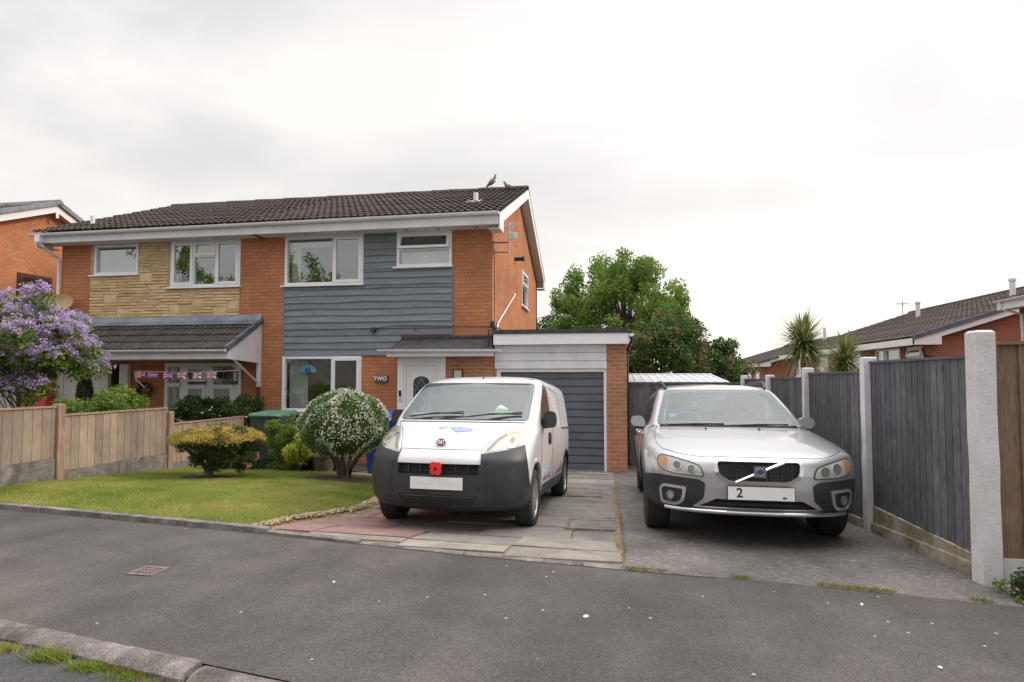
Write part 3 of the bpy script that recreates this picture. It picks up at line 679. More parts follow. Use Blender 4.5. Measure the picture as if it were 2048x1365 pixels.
# windows
f1 = window(HR, Tf, -6.90, -5.10, 3.81, 4.87, [(-6.845, -5.80, 3.865, 4.815, 'f'), (-5.755, -5.155, 3.865, 4.815, 's')])
room(HR, Tf, -6.90, -5.10, 3.81, 4.87)
mb = MB(); mb.box(-6.82, -5.9, 11.93, 11.945, 4.66, 4.80); mb.box(-6.83, -6.62, 11.93, 11.94, 3.87, 4.66); obj('curtain', mb, M['curtain'], f1)
f2 = window(HR, Tf, -4.36, -3.17, 4.14, 4.87, [(-4.305, -3.225, 4.195, 4.475, 'f'), (-4.305, -3.225, 4.52, 4.815, 'o')])
mb = MB(); mb.box(-4.3, -3.23, 11.90, 11.905, 4.16, 4.49); obj('blind', mb, M['blind'], f2); room(HR, Tf, -4.36, -3.17, 4.14, 4.87)
f3 = window(HR, Tf, -6.92, -5.12, 1.10, 2.28, [(-6.865, -5.80, 1.155, 2.225, 'f'), (-5.755, -5.175, 1.155, 2.225, 's')], ft=.06)
def curtain(parent, a, b, c, d, y, amp=.018, per=.07, mat='curtain'):
    mb = MB(); n = int((b - a) / .012); i0 = len(mb.v)
    for i in range(n + 1): x = a + (b - a) * i / n; yy = y + amp * math.sin(x * 2 * PI / per); mb.v += [(x, yy, c), (x, yy, d)]
    for i in range(n): q = i0 + i * 2; mb.f.append((q, q + 2, q + 3, q + 1)); mb.mi.append(0)
    return obj('curtain', mb, M[mat], parent, smooth=80)
curtain(f3, -6.85, -6.40, 1.12, 2.24, 11.92); room(HR, Tf, -6.92, -5.12, 1.10, 2.28, 3)
mb = MB(); T0 = Matrix.Translation((-6.42, 11.80, 2.02))
for k in range(9):
    a0, a1 = PI * k / 9, PI * (k + 1) / 9
    mb.prism([(0, 0), (.20 * math.cos(a0), .17 * math.sin(a0)), (.20 * math.cos(a1), .17 * math.sin(a1))], 11.825, 11.829, lambda p, q, d: (-6.36 + p, d, 1.93 + q))
M['cyan'] = mat_noise('pale_blue_paper', (.25, .62, .80), (.45, .78, .88), 20, .7); M['blue_p'] = mat_noise('blue_paint', (.02, .16, .42), (.04, .22, .5), 20, .6)
obj('window_sticker', mb, M['cyan'], f3)
mb = MB(); mb.lathe([(0, 0), (.07, 0), (.07, .003), (0, .003)], 20, T=lambda a, b, c: (-6.36 + a, 11.818 + c, 1.965 + b)); obj('sticker_mark', mb, M['blue_p'], bpy.data.objects['window_sticker'])
f4 = window(HR, Tg, 15.98, 17.15, 3.80, 4.80, [(16.035, 17.095, 3.855, 4.40, 'f'), (16.035, 17.095, 4.445, 4.745, 's')]); room(HR, Tg, 15.98, 17.15, 3.8, 4.8, 1.5)
# gable end: aerial, flue, pipes, cable
ae = thing('tv_aerial', 'silver television aerial on a bracket high on the gable wall', 'aerial', (-2.3, 11.95, 4.4))
mb = MB(); X0 = -1.98; mb.tube([(X0, 11.88, 4.36), (X0, 11.88, 5.02)], .014, 8); obj('mast', mb, M['steel'], ae, smooth=50)
mb = MB(); mb.tube([(-2.32, 11.86, 4.60), (X0, 11.88, 4.60)], .014, 6); mb.tube([(-2.32, 11.86, 4.40), (X0, 11.88, 4.40)], .010, 6); mb.tube([(-2.315, 11.86, 4.36), (-2.315, 11.86, 4.64)], .012, 6); obj('bracket', mb, M['darkmetal'], ae, smooth=50)
mb = MB(); d = Vector((.42, -.5, 0)).normalized(); o_ = Vector((X0, 11.88, 4.93)); e1 = d.cross(Vector((0, 0, 1)))
mb.tube([o_ - d * .15, o_ + d * .35], .009, 6)
for t in np.linspace(-.1, .33, 8): mb.tube([o_ + d * t - e1 * .09, o_ + d * t + e1 * .09], .004, 5)
for s in (.05, .11, -.04, -.1): mb.tube([o_ - d * .12 - e1 * .16 + Vector((0, 0, s)), o_ - d * .12 + e1 * .16 + Vector((0, 0, s))], .005, 5)
obj('upper_array', mb, M['steel'], ae, smooth=50)
mb = MB(); o_ = Vector((X0 + .02, 11.86, 4.72)); mb.box(X0 + .03, X0 + .16, 11.80, 11.84, 4.66, 4.78)
for s in (-.05, 0, .05): mb.tube([(X0 - .12, 11.80, 4.72 + s), (X0 + .2, 11.80, 4.72 + s)], .004, 5)
for s in (-.02, .08, .18): mb.tube([(X0 + s, 11.79, 4.66), (X0 + s, 11.79, 4.79)], .004, 5)
mb.tube([(X0 + .05, 11.7, 4.64), (X0 + .14, 11.95, 4.52)], .008, 5); mb.tube([(X0 + .06, 11.7, 4.86), (X0 + .17, 11.95, 4.72)], .008, 5)
obj('lower_array', mb, M['steel'], ae, smooth=50)
mb = MB(); mb.tube([(-2.312, 12.0, 4.50), (-2.312, 11.99, 4.3), (-2.311, 12.01, 3.6), (-2.312, 11.99, 3.0), (-2.30, 11.9, 2.78)], .006, 5); obj('aerial_cable', mb, M['black'], HR)
mb = MB(); mb.tube([(-2.32, 14.75, 4.84), (-2.12, 14.75, 4.84)], .05, 12); mb.tube([(-2.12, 14.75, 4.84), (-2.07, 14.75, 4.84)], .065, 12); obj('flue', mb, M['black'], HR, smooth=40)
mb = MB(); mb.tube([(-2.32, 14.6, 3.92), (-2.28, 14.55, 3.92), (-2.28, 14.45, 3.86), (-2.28, 12.25, 2.98), (-2.27, 12.1, 2.85), (-2.24, 11.95, 2.78)], .02, 8); obj('overflow_pipe', mb, M['white_old'], HR, smooth=50)
mb = MB(); mb.tube([(-2.30, 11.74, 2.95), (-2.30, 11.70, 2.80), (-2.285, 11.27, 2.74), (-2.285, 11.26, 2.40)], .022, 8); mb.box(-2.34, -2.26, 11.70, 11.777, 2.82, 2.96); obj('waste_pipe', mb, M['black'], HR, smooth=50)
mb = MB(); mb.tube([(-4.85, 11.73, 2.84), (-4.5, 11.735, 2.90), (-4.0, 11.74, 2.905), (-3.2, 11.74, 2.88), (-2.36, 11.77, 2.86)], .007, 5); mb.box(-4.90, -4.79, 11.69, 11.745, 2.79, 2.87); mb.tube([(-3.94, 11.74, 2.90), (-3.93, 11.738, 2.76)], .005, 5); obj('cable', mb, M['darkmetal'], HR)
# porch: door, frame, side pier and flat canopy
PY = 11.45; Tp = TF(PY)
mb = MB(); wall(mb, Tp, -3.20, -2.225, 0, 2.235, .3); obj('porch_pier', mb, M['brick2'], HR)
mb = MB(); bars(mb, Tp, [(-4.21, -4.09, 0, 2.235), (-3.34, -3.203, 0, 2.235), (-4.09, -3.34, 2.12, 2.235)], -.32, 0); bars(mb, Tp, frame_rects(-4.088, -3.342, .05, 2.118, .045), -.10, -.02)
df = obj('door_frame', mb, M['upvc'], HR)
mb = MB(); mb.box(-4.04, -3.39, PY + .05, PY + .09, .10, 2.07); dr = obj('door', mb, M['upvc'], HR)
mb = MB()
def arch(cx, hw, z0, z1, n=12): return [(cx - hw, z0), (cx + hw, z0)] + [(cx + hw * math.cos(PI * k / n), z1 + hw * .75 * math.sin(PI * k / n)) for k in range(n + 1)]
def ring(mb, A, B, w0, w1, T):
    n = len(A)
    for i in range(n):
        j = (i + 1) % n; P = [A[i], A[j], B[j], B[i]]; mb.prism(P, w0, w1, lambda p, q, d: T(p, q, d))
A = arch(-3.715, .17, 1.12, 1.72); B = arch(-3.715, .20, 1.09, 1.72); ring(mb, A, B, -.05, -.032, Tp)
obj('door_moulding', mb, M['upvc'], dr)
mb = MB(); bars(mb, Tp, [r for q in ((-3.98, -3.45, .22, .92),) for r in frame_rects(*q, .03)], -.05, -.04); bars(mb, Tp, frame_rects(-3.98, -3.45, 1.02, 2.0, .018), -.05, -.043); obj('door_panel_moulding', mb, M['upvc'], dr)
mb = MB(); mb.prism(arch(-3.715, .17, 1.12, 1.72), -.046, -.040, lambda p, q, d: Tp(p, q, d)); M['glass_dark'] = mat_noise('leaded_dark_glass', (.02, .03, .035), (.08, .10, .11), 8, .08, spec=.8); obj('door_pane', mb, M['glass_dark'], dr)
mb = MB()
for s in (-1, 1):
    mb.tube([(-3.715 + s * .13 * math.sin(PI * t), PY + .036, 1.14 + .66 * t) for t in np.linspace(0, 1, 14)], .005, 5); mb.tube([(-3.715 + s * (.15 - .13 * math.sin(PI * t)), PY + .036, 1.2 + .5 * t) for t in np.linspace(0, 1, 12)], .004, 5)
obj('leading', mb, M['steel'], dr)
mb = MB(); mb.box(-4.02, -3.985, PY + .035, PY + .049, 1.0, 1.22); mb.tube([(-4.0, PY + .03, 1.06), (-4.0, PY + .0, 1.06), (-3.88, PY + .0, 1.06)], .01, 6); obj('handle', mb, M['upvc'], dr)
mb = MB(); mb.box(-4.175, -4.125, PY - .018, PY - .001, 1.44, 1.56); obj('doorbell', mb, M['black'], df)
mb = MB(); mb.box(-4.178, -4.122, PY - .016, PY - .001, 1.34, 1.43); obj('keypad', mb, M['blind'], df)
mb = MB(); mb.box(-4.35, -2.17, 11.20, 11.225, 2.235, 2.36); mb.box(-4.35, -4.325, 11.226, 11.775, 2.235, 2.36); obj('canopy_fascia', mb, M['upvc'], HR)
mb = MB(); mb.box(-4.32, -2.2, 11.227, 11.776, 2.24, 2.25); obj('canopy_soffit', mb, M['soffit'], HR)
mb = MB(); mb.add([(-4.32, 11.17, 2.375), (-2.19, 11.17, 2.375), (-2.325, 11.775, 2.62), (-4.26, 11.775, 2.62), (-4.32, 11.17, 2.355), (-2.19, 11.17, 2.355), (-2.325, 11.775, 2.36), (-4.26, 11.775, 2.36)], [(0, 1, 2, 3), (0, 1, 5, 4), (1, 2, 6, 5), (0, 3, 7, 4)]); mb.box(-4.24, -2.33, 11.745, 11.776, 2.62, 2.68); obj('canopy_roof', mb, M['felt'], HR)
gutter(HR, (-4.50, 11.135, 2.375), (-2.03, 11.135, 2.36), r=.048, joints=3, name='canopy_gutter')
mb = MB(); mb.box(-3.04, -2.84, PY - .035, PY - .001, 1.68, 1.98); lp = obj('porch_light', mb, M['brown'], HR); 
mb = MB(); mb.box(-3.015, -2.865, PY - .042, PY - .0355, 1.70, 1.96); M['cream'] = mat_noise('cream_diffuser', (.55, .56, .38), (.62, .62, .45), 3, .4); obj('diffuser', mb, M['cream'], lp)
sg = thing('house_sign', 'small dark slate house sign with silver letters reading TWO', 'sign', (-4.67, 11.77, 1.79))
mb = MB(); mb.box(-4.82, -4.52, 11.745, 11.778, 1.72, 1.86); M['slate2'] = mat_noise('slate_plate', (.05, .045, .042), (.13, .11, .10), 14, .7, .4, 60, .005); obj('plate', mb, M['slate2'], sg)
text('lettering', 'TWO', .115, M['upvc'], sg, Matrix.Translation((-4.69, 11.738, 1.795)) @ Matrix.Rotation(R(90), 4, 'X'), .006, font_offset=.004)
# ---------------------------------------------------------------- garage
GA = thing('garage', 'flat-roofed single garage with dark grey door and white boards above', 'garage', (-1.0, 11.5, 0))
mb = MB(); wall(mb, TF(11.45), -.02, .36, 0, 2.455, .35); wall(mb, TX(.36), 11.801, 17.2, 0, 2.455, .15); mb.box(-2.21, -2.175, 11.45, 11.8, 0, 1.98); obj('wall', mb, M['brick2'], GA)
mb = MB(); bars(mb, TF(11.5), [(-2.17, -2.09, 0, 1.985), (-.075, -.022, 0, 1.985), (-2.09, -.075, 1.93, 1.985)], -.12, .02); obj('door_frame', mb, M['upvc'], GA)
mb = MB(); n = 13; h = 1.93 / n
for k in range(n):
    z0 = k * h; mb.add([(-2.09, 11.575, z0 + .012), (-.075, 11.575, z0 + .012), (-.075, 11.553, z0 + .028), (-2.09, 11.553, z0 + .028), (-2.09, 11.553, z0 + h - .006), (-.075, 11.553, z0 + h - .006), (-.075, 11.575, z0 + h), (-2.09, 11.575, z0 + h), (-2.09, 11.575, z0), (-.075, 11.575, z0)], [(0, 1, 2, 3), (3, 2, 5, 4), (4, 5, 6, 7), (8, 9, 1, 0)])
gdr = obj('garage_door', mb, M['gdoor'], GA)
mb = MB(); zt = [1.985, 2.14, 2.30, 2.455]
for a, b in zip(zt, zt[1:]): mb.add([(-2.20, 11.452, a + .004), (-.022, 11.452, a + .004), (-.022, 11.44, a + .014), (-2.20, 11.44, a + .014), (-2.20, 11.44, b - .002), (-.022, 11.44, b - .002), (-.022, 11.47, b), (-2.20, 11.47, b), (-2.20, 11.47, a), (-.022, 11.47, a)], [(0, 1, 2, 3), (3, 2, 5, 4), (4, 5, 6, 7), (8, 9, 1, 0), (2, 1, 9, 6, 5)])
obj('white_boards', mb, M['white_old'], GA)
mb = MB(); mb.box(-2.20, .385, 11.30, 11.325, 2.46, 2.665); mb.box(.36, .385, 11.326, 17.3, 2.46, 2.665); obj('fascia', mb, M['upvc'], GA)
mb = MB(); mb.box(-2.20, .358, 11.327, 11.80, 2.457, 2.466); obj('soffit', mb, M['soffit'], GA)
mb = MB(); mb.box(-2.22, .40, 11.28, 17.35, 2.668, 2.75); mb.box(-2.315, -2.24, 11.79, 17.0, 2.67, 2.86); obj('flat_roof', mb, M['felt'], GA)
gutter(GA, (.45, 11.36, 2.655), (.45, 17.2, 2.64), joints=4); mb = MB(); mb.tube([(.45, 11.42, 2.6), (.45, 11.44, 2.5), (.40, 11.9, 2.40), (.385, 12.0, 2.30), (.385, 12.0, .06)], .033, 8); obj('downpipe', mb, M['black'], GA, smooth=50)
mb = MB(); mb.box(-2.2, .36, 11.38, 11.448, -.03, .03); mb.box(-2.09, -.07, 11.449, 11.60, -.03, .035); obj('threshold', mb, M['kerb'], GA)
# ---------------------------------------------------------------- left-hand house of the pair
HL = thing('brick_house', 'orange brick house with honey stone cladding and a tiled porch canopy', 'house', (-10, 11.78, 0))
ops = [(-11.64, -10.5, 4.17, 4.86), (-9.67, -7.96, 3.84, 4.87), (-9.75, -7.90, .25, 2.14), (-11.47, -10.62, 0, 2.12)]
mb = MB(); wall(mb, Tf, -12.52, -7.452, 0, 4.87, .25, ops); Tl = TW(-12.52); wall(mb, Tl, W + .25, RE, 0, 4.87, .25)
mb.prism([(W, 4.87), (RE, 4.87), (YM, 4.87 + (YM - W) * sl_ + .12)], -12.52, -12.27, lambda p, q, d: (d, p, q)); mb.box(-12.52, -7.452, RE - .25, RE, 0, 4.87); obj('wall', mb, M['brick'], HL)
rl = house_roof(HL, -12.76, -7.452, False, True)
mb = MB(); mb.tube([(-11.95, 12.0, 5.42), (-11.95, 12.0, 5.62)], .05, 12); obj('flue_pipe', mb, M['white_old'], rl, smooth=40)
gutter(HL, (-12.88, 11.295, 5.055), (-7.453, 11.295, 5.075), joints=5)
mb = MB(); mb.tube([(-12.62, 11.30, 5.02), (-12.62, 11.30, 4.84), (-12.56, 11.62, 4.62), (-12.55, 11.74, 4.58), (-12.55, 11.74, 2.9)], .034, 8); mb.box(-12.68, -12.56, 11.24, 11.36, 4.86, 5.02); obj('downpipe', mb, M['upvc'], HL, smooth=50)
M['stone'] = None
def mat_stone():
    m = MN('honey_split_stone', .9, 0, .2)
    c = m.ramp(m.noise(7, 6, .7), [(.3, (.54, .40, .22)), (.55, (.68, .53, .32)), (.8, (.74, .62, .42))]); isl = m.ramp(m.rnd(), [(0, (.80, .74, .66)), (.5, (1, .97, .9)), (1, (1.12, 1.14, 1.12))]); c = m.mix(1.0, c, isl, 'MULTIPLY')
    m.color(c); m.bump(m.noise(30, 6, .7), .8, .015); return m.m
M['stone'] = mat_stone()
mb = MB()
def stone_ok(a, b, c, d): return not ((b > -11.66 and a < -10.48 and d > 4.13) or (b > -9.74 and a < -7.9 and d > 3.80))
rh = .0675; nrow = 25; occ = {}
def put(a, b, c, d):
    g_ = .006; dp = random.uniform(.016, .034); n = max(1, int((b - a) / .07)); big = d - c > .08
    if big: dp = .02
    V0 = len(mb.v)
    for i in range(n + 1):
        x = a + g_ + (b - a - 2 * g_) * i / n; e1_, e2_ = random.uniform(0, .006), random.uniform(0, .006); pd = dp + random.uniform(-.005, .006) * (not big); sh = .0 if 0 < i < n else .008
        mb.v += [(x, W - .001, c + g_ + e1_), (x, W - pd * .75 + sh, c + g_ + e1_), (x, W - pd + sh, (c + d) / 2 - (.1 * (d - c))), (x, W - pd * .72 + sh, d - g_ - e2_), (x, W - .001, d - g_ - e2_)]
    for i in range(n):
        for q in range(4): k = V0 + i * 5 + q; mb.f.append((k, k + 5, k + 6, k + 1)); mb.mi.append(0)
    for k in (V0, V0 + n * 5): mb.f.append(tuple(k + q for q in range(5))); mb.mi.append(0)
X0s, X1s = -11.74, -7.965
for r_ in range(nrow):
    c = 3.18 + r_ * rh; x = X0s
    while x < X1s - .02:
        blk = [o for o in occ.get(r_, []) if o[0] < x + .02 < o[1]]
        if blk: x = blk[0][1]; continue
        nxt = min([o[0] for o in occ.get(r_, []) if o[0] > x] + [X1s])
        if random.random() < .16 and r_ < nrow - 3 and nxt - x > .3:
            wd = random.uniform(.22, .38); kk = 2 if random.random() < .4 else 3
            if stone_ok(x, x + wd, c, c + kk * rh) and all(not (o[0] < x + wd and o[1] > x) for q in range(kk) for o in occ.get(r_ + q, [])):
                put(x, x + wd, c, c + kk * rh)
                for q in range(1, kk): occ.setdefault(r_ + q, []).append((x, x + wd))
                x += wd; continue
        wd = min(random.uniform(.22, .55), nxt - x)
        if nxt - x - wd < .12: wd = nxt - x
        a, b = x, x + wd
        for (o0, o1, oz) in ((-11.66, -10.48, 4.13), (-9.74, -7.9, 3.80)):
            if c + rh > oz and a < o1 and b > o0:
                if a < o0 - .03: b = o0
                elif b > o1 + .03: a = o1
                else: a = b = None; break
        if a is not None: put(a, b, c, c + rh)
        x += wd
obj('stone_cladding', mb, M['stone'], HL, smooth=35)
mb = MB(); mb.box(X0s, X1s, W - .006, W - .002, 3.16, 3.80); mb.box(X0s, -9.68, W - .006, W - .002, 3.801, 4.165); mb.box(-10.49, -9.68, W - .006, W - .002, 4.1651, 4.868); mb.box(X0s, -11.645, W - .006, W - .002, 4.1652, 4.868); M['mortar'] = mat_noise('buff_mortar', (.42, .31, .18), (.50, .38, .24), 8, .95); obj('mortar_bed', mb, M['mortar'], HL)
g1 = window(HL, Tf, -11.64, -10.5, 4.17, 4.86, [(-11.585, -10.555, 4.225, 4.805, 'f')], sill_x=.1); mb = MB(); mb.box(-11.58, -10.56, 11.88, 11.885, 4.2, 4.77); obj('blind', mb, M['blind'], g1); room(HL, Tf, -11.64, -10.5, 4.17, 4.86)
g2 = window(HL, Tf, -9.67, -7.96, 3.84, 4.87, [(-9.615, -9.13, 3.895, 4.815, 's'), (-9.085, -8.57, 3.895, 4.50, 'f'), (-9.085, -8.57, 4.545, 4.815, 's'), (-8.525, -8.015, 3.895, 4.815, 's')], sill_x=.12); room(HL, Tf, -9.67, -7.96, 3.84, 4.87)
mb = MB(); mb.lathe([(0, 0), (.05, 0), (.07, .05), (.03, .10), (.025, .2), (.06, .28), (.05, .36), (.02, .4), (0, .4)], 14, T=lambda a, b, c: (-8.70 + a, 11.93 + b, 3.87 + c)); M['vase'] = mat_noise('pale_glass_vase', (.2, .4, .42), (.3, .5, .52), 9, .2); tag(obj('vase', mb, M['vase'], smooth=50), 'pale blue-green vase standing on the windowsill behind the stone-clad house\'s upstairs triple window', 'vase')
# canopy over the ground floor
CX0, CX1 = -15.4, -7.42
mb = MB(); tiles(mb, CX0, CX1 - .02, 10.60, 2.39, 11.72, 3.02, gauge=.33, roll=.15, amp=.022); cr_ = obj('canopy_roof', mb, M['tile_g'], HL, smooth=50)
mb = MB(); mb.add([(CX0, 11.775, 3.20), (CX1, 11.775, 3.20), (CX1, 11.70, 3.07), (CX0, 11.70, 3.07), (CX1, 11.55, 2.975), (CX0, 11.55, 2.975)], [(0, 1, 2, 3), (3, 2, 4, 5)]); obj('flashing', mb, M['lead'], cr_)
mb = MB()
for k in range(4):
    s0, s1 = k / 4, (k + 1) / 4 + .01; ya, yb = 10.56 + 1.2 * s0, 10.56 + 1.2 * s1; za, zb = 2.39 + .675 * s0, 2.39 + .675 * s1
    mb.prism([(ya, za - .07), (yb, zb - .07), (yb, zb + .045 - .012), (ya, za + .055)], CX1 - .05, CX1 + .03 + .004 * (k % 2), lambda p, q, d: (d, p, q))
obj('verge_cap', mb, M['verge'], cr_)
mb = MB(); mb.box(CX0, CX1, 10.62, 10.645, 2.19, 2.36); mb.prism([(10.646, 2.19), (11.775, 2.13), (11.775, 3.02), (10.646, 2.385)], CX1 - .022, CX1, lambda p, q, d: (d, p, q)); obj('canopy_fascia', mb, M['white_old'], HL)
mb = MB(); mb.box(CX0, CX1 - .024, 10.647, 11.775, 2.195, 2.205); obj('canopy_soffit', mb, M['soffit'], HL)
gutter(HL, (CX0, 10.555, 2.385), (CX1 + .0, 10.555, 2.375), r=.052, joints=7, name='canopy_gutter')
mb = MB(); mb.box(-7.49, -7.425, 11.70, 11.777, 1.62, 2.128); mb.tube([(-7.457, 11.70, 1.72), (-7.457, 10.85, 2.19)], .026, 4); obj('canopy_bracket', mb, M['white_old'], HL)
mb = MB(); mb.tube([(-7.46, 11.74, 1.62), (-7.46, 11.74, .1)], .03, 8); obj('downpipe', mb, M['brown'], HL, smooth=50)
bw = window(HL, Tf, -9.75, -7.90, .25, 2.14, [(-9.69, -9.38, .32, 1.62, 'f'), (-9.69, -9.38, 1.70, 2.08, 'f'), (-9.20, -8.76, .32, 1.62, 's'), (-9.20, -8.76, 1.74, 2.06, 's'), (-8.58, -8.10, .32, 1.62, 's'), (-8.58, -8.10, 1.70, 2.08, 'f')], ft=.07)
mb = MB(); bars(mb, Tf, [(-9.335, -9.20, .32, 2.06), (-8.715, -8.58, .32, 2.06), (-8.055, -7.97, .32, 2.06), (-9.69, -9.38, 1.665, 1.699)], -.06, .014); obj('mullion', mb, M['upvc'], bw)
curtain(bw, -9.7, -7.95, .3, 1.7, 11.93, .012, .09); room(HL, Tf, -9.75, -7.9, .25, 2.14, 2.5)
mb = MB(); bars(mb, TF(11.74), [(-11.47, -11.12, 0, 2.12), (-10.83, -10.62, 0, 2.12)], -.03, .06); bars(mb, TF(11.72), [(-12.50, -11.475, 0.0, 2.12)], -.04, .02); bars(mb, TF(11.70), frame_rects(-12.35, -11.6, .15, 2.0, .07), .001, .02); obj('porch_door_frame', mb, M['upvc'], HL)
room(HL, Tf, -11.1, -10.85, .2, 2.0, 1.6)
mb = MB(); wall(mb, TF(11.60), -13.35, -12.50, 0, 2.19, .5); mb.box(-15.4, -13.35, 11.9, 12.1, 0, 2.19); obj('porch_wall', mb, M['brick'], HL)
mb = MB()
for k in range(12): mb.box(-15.3, -13.36, 11.72 + .004 * (k % 2), 11.75, .02 + k * .18, .02 + k * .18 + .174)
obj('garage_door', mb, M['white_old'], HL)
# hanging and fixed things on that porch
def at(px, py, Y):
    s, c, t = math.sin(R(9.2)), math.cos(R(9.2)), R(2.405); a, b = (px - 1024) / 1180, -(py - 707) / 1180
    r_ = Vector((-s * math.cos(t), c * math.cos(t), math.sin(t))) + Vector((c, s, 0)) * a + Vector((s * math.sin(t), -c * math.sin(t), math.cos(t))) * b
    return Vector((0, 0, 1.81)) + r_ * (Y / r_.y)
bn = thing('bunting', 'string of small red, white and blue union flags under the porch canopy', 'bunting', tuple(at(370, 745, 10.72)))
pA, pB = at(268, 742, 10.72), at(476, 741, 10.72); P = [pA.lerp(pB, t) - Vector((0, 0, .10 * 4 * t * (1 - t) * .35)) for t in np.linspace(0, 1, 25)]
mb = MB(); mb.tube([at(290, 776, 10.72)] + [at(272, 760, 10.72)] + P, .004, 4); obj('string', mb, M['upvc'], bn)
M['f_red'] = mat_noise('flag_red', (.62, .03, .05), (.7, .05, .07), 9, .7); M['f_white'] = mat_noise('flag_white', (.75, .75, .78), (.8, .8, .82), 9, .7); M['f_blue'] = mat_noise('flag_blue', (.04, .06, .28), (.06, .08, .34), 9, .7)
for i, px in enumerate((283, 309, 340, 367, 397, 425)):
    t = (px - 268) / 208; c = pA.lerp(pB, t) - Vector((0, 0, .14 * t * (1 - t))); hw, hh = .105, .135; tl = random.uniform(-.06, .06)
    def TFl(u, v, w, c=c, tl=tl): return (c.x + u + .02 * math.sin(v * 20), c.y - w + .018 * math.sin(u * 24 + i), c.z + v + u * tl)
    mb = MB(); mb.m = 0
    def rect(m, P, w): mb.m = m; mb.add([TFl(p, q, w) for p, q in P], [tuple(range(len(P)))])
    rect(0, [(-hw, -hh), (hw, -hh), (hw, 0), (-hw, 0)], 0)
    for (d0, d1, m, w) in ((.026, 1, 1, .0015), (.010, 1, 2, .003)):
        for sg_ in (1, -1): rect(m, [(-hw, -hh / 2 - sg_ * hh / 2 + (d0 if sg_ > 0 else -d0)), (-hw, -hh / 2 - sg_ * hh / 2), (-hw + d0 * 1.4, -hh / 2 - sg_ * hh / 2), (hw, -hh / 2 + sg_ * hh / 2 - (d0 if sg_ > 0 else -d0)), (hw, -hh / 2 + sg_ * hh / 2), (hw - d0 * 1.4, -hh / 2 + sg_ * hh / 2)], w)
    rect(1, [(-hw, -hh / 2 - .022), (hw, -hh / 2 - .022), (hw, -hh / 2 + .022), (-hw, -hh / 2 + .022)], .0045); rect(1, [(-.026, -hh), (.026, -hh), (.026, 0), (-.026, 0)], .0045)
    rect(2, [(-hw, -hh / 2 - .012), (hw, -hh / 2 - .012), (hw, -hh / 2 + .012), (-hw, -hh / 2 + .012)], .006); rect(2, [(-.014, -hh), (.014, -hh), (.014, 0), (-.014, 0)], .006)
    obj('flag', mb, [M['f_blue'], M['f_white'], M['f_red']], bn)
c = at(461, 750, 10.9); bf = thing('bird_feeder', 'dark hanging bird feeder with a little pitched roof beside the porch bracket', 'bird feeder', tuple(c))
mb = MB(); mb.prism([(-.14, .05), (.14, .05), (0, .15)], -.09, .09, lambda p, q, d: (c.x + p, c.y + d, c.z + q)); obj('feeder_roof', mb, M['brown'], bf)
mb = MB(); [mb.box(c.x + a - .01, c.x + a + .01, c.y + b - .01, c.y + b + .01, c.z - .12, c.z + .05) for a in (-.1, .1) for b in (-.07, .07)]; obj('feeder_post', mb, M['darkmetal'], bf)
mb = MB(); mb.box(c.x - .12, c.x + .12, c.y - .08, c.y + .08, c.z - .20, c.z - .12); obj('tray', mb, M['darkmetal'], bf)
mb = MB(); mb.tube([(c.x, c.y, c.z + .14), (c.x, c.y, 2.2)], .004, 5); obj('hanging_wire', mb, M['darkmetal'], bf)
c = at(124, 608, 11.55); sd_ = thing('satellite_dish', 'grey-beige satellite dish on the corner of the stone-clad house', 'satellite dish', (c.x, 11.75, c.z))
mb = MB(); dd = Vector((.25, -.9, .35)).normalized(); u_ = dd.cross(Vector((0, 0, 1))).normalized(); v_ = u_.cross(dd)
pr = [(r_, .16 * (r_ / .3) ** 2 * .5) for r_ in np.linspace(.005, .29, 9)]; prof = pr + [(a, b - .012) for a, b in pr[::-1]]
mb.lathe(prof, 28, T=lambda a, b, h: tuple(Vector((c.x, c.y, c.z)) + u_ * a * .92 + v_ * b * .75 + dd * h)); obj('dish', mb, M['mortar'], sd_, smooth=50)
mb = MB(); mb.tube([(c.x, c.y + .02, c.z), (c.x - .02, 11.76, c.z - .05)], .02, 6); mb.tube([Vector((c.x, c.y, c.z - .22)), Vector((c.x, c.y, c.z - .22)) + dd * .3], .012, 6); mb.tube([Vector((c.x, c.y, c.z - .22)) + dd * .28, Vector((c.x, c.y, c.z - .16)) + dd * .36], .03, 8); obj('arm', mb, M['darkmetal'], sd_, smooth=50)
c = at(87, 796, 11.50); pb_ = thing('post_box', 'small red wall post box on the brick pier behind the tan fence', 'post box', (c.x, 11.6, c.z))
M['red'] = mat_noise('faded_red_paint', (.72, .06, .07), (.8, .10, .10), 4, .5)
mb = MB(); mb.prism([(-.11, -.17), (.11, -.17), (.14, .10), (-.14, .10)], 11.44, 11.599, lambda p, q, d: (c.x + p, d, c.z + q)); obj('box_body', mb, M['red'], pb_)
mb = MB(); mb.prism([(-.17, .101), (.17, .101), (.10, .17), (-.10, .17)], 11.42, 11.598, lambda p, q, d: (c.x + p, d, c.z + q)); obj('lid', mb, M['red'], pb_)
mb = MB(); mb.box(c.x - .09, c.x + .09, 11.434, 11.439, c.z + .03, c.z + .065); obj('slot', mb, M['black'], pb_)
c = at(75, 770, 11.58); mb = MB(); mb.lathe([(.06, 0), (.085, .02), (.11, 0), (.085, -.02), (.06, 0)], 20, T=lambda a, b, h: (c.x + a, 11.57 + h, c.z + b)); tag(obj('hose_hook', mb, M['upvc'], smooth=60), 'small white ring hook on the brick pier above the red post box', 'hook')
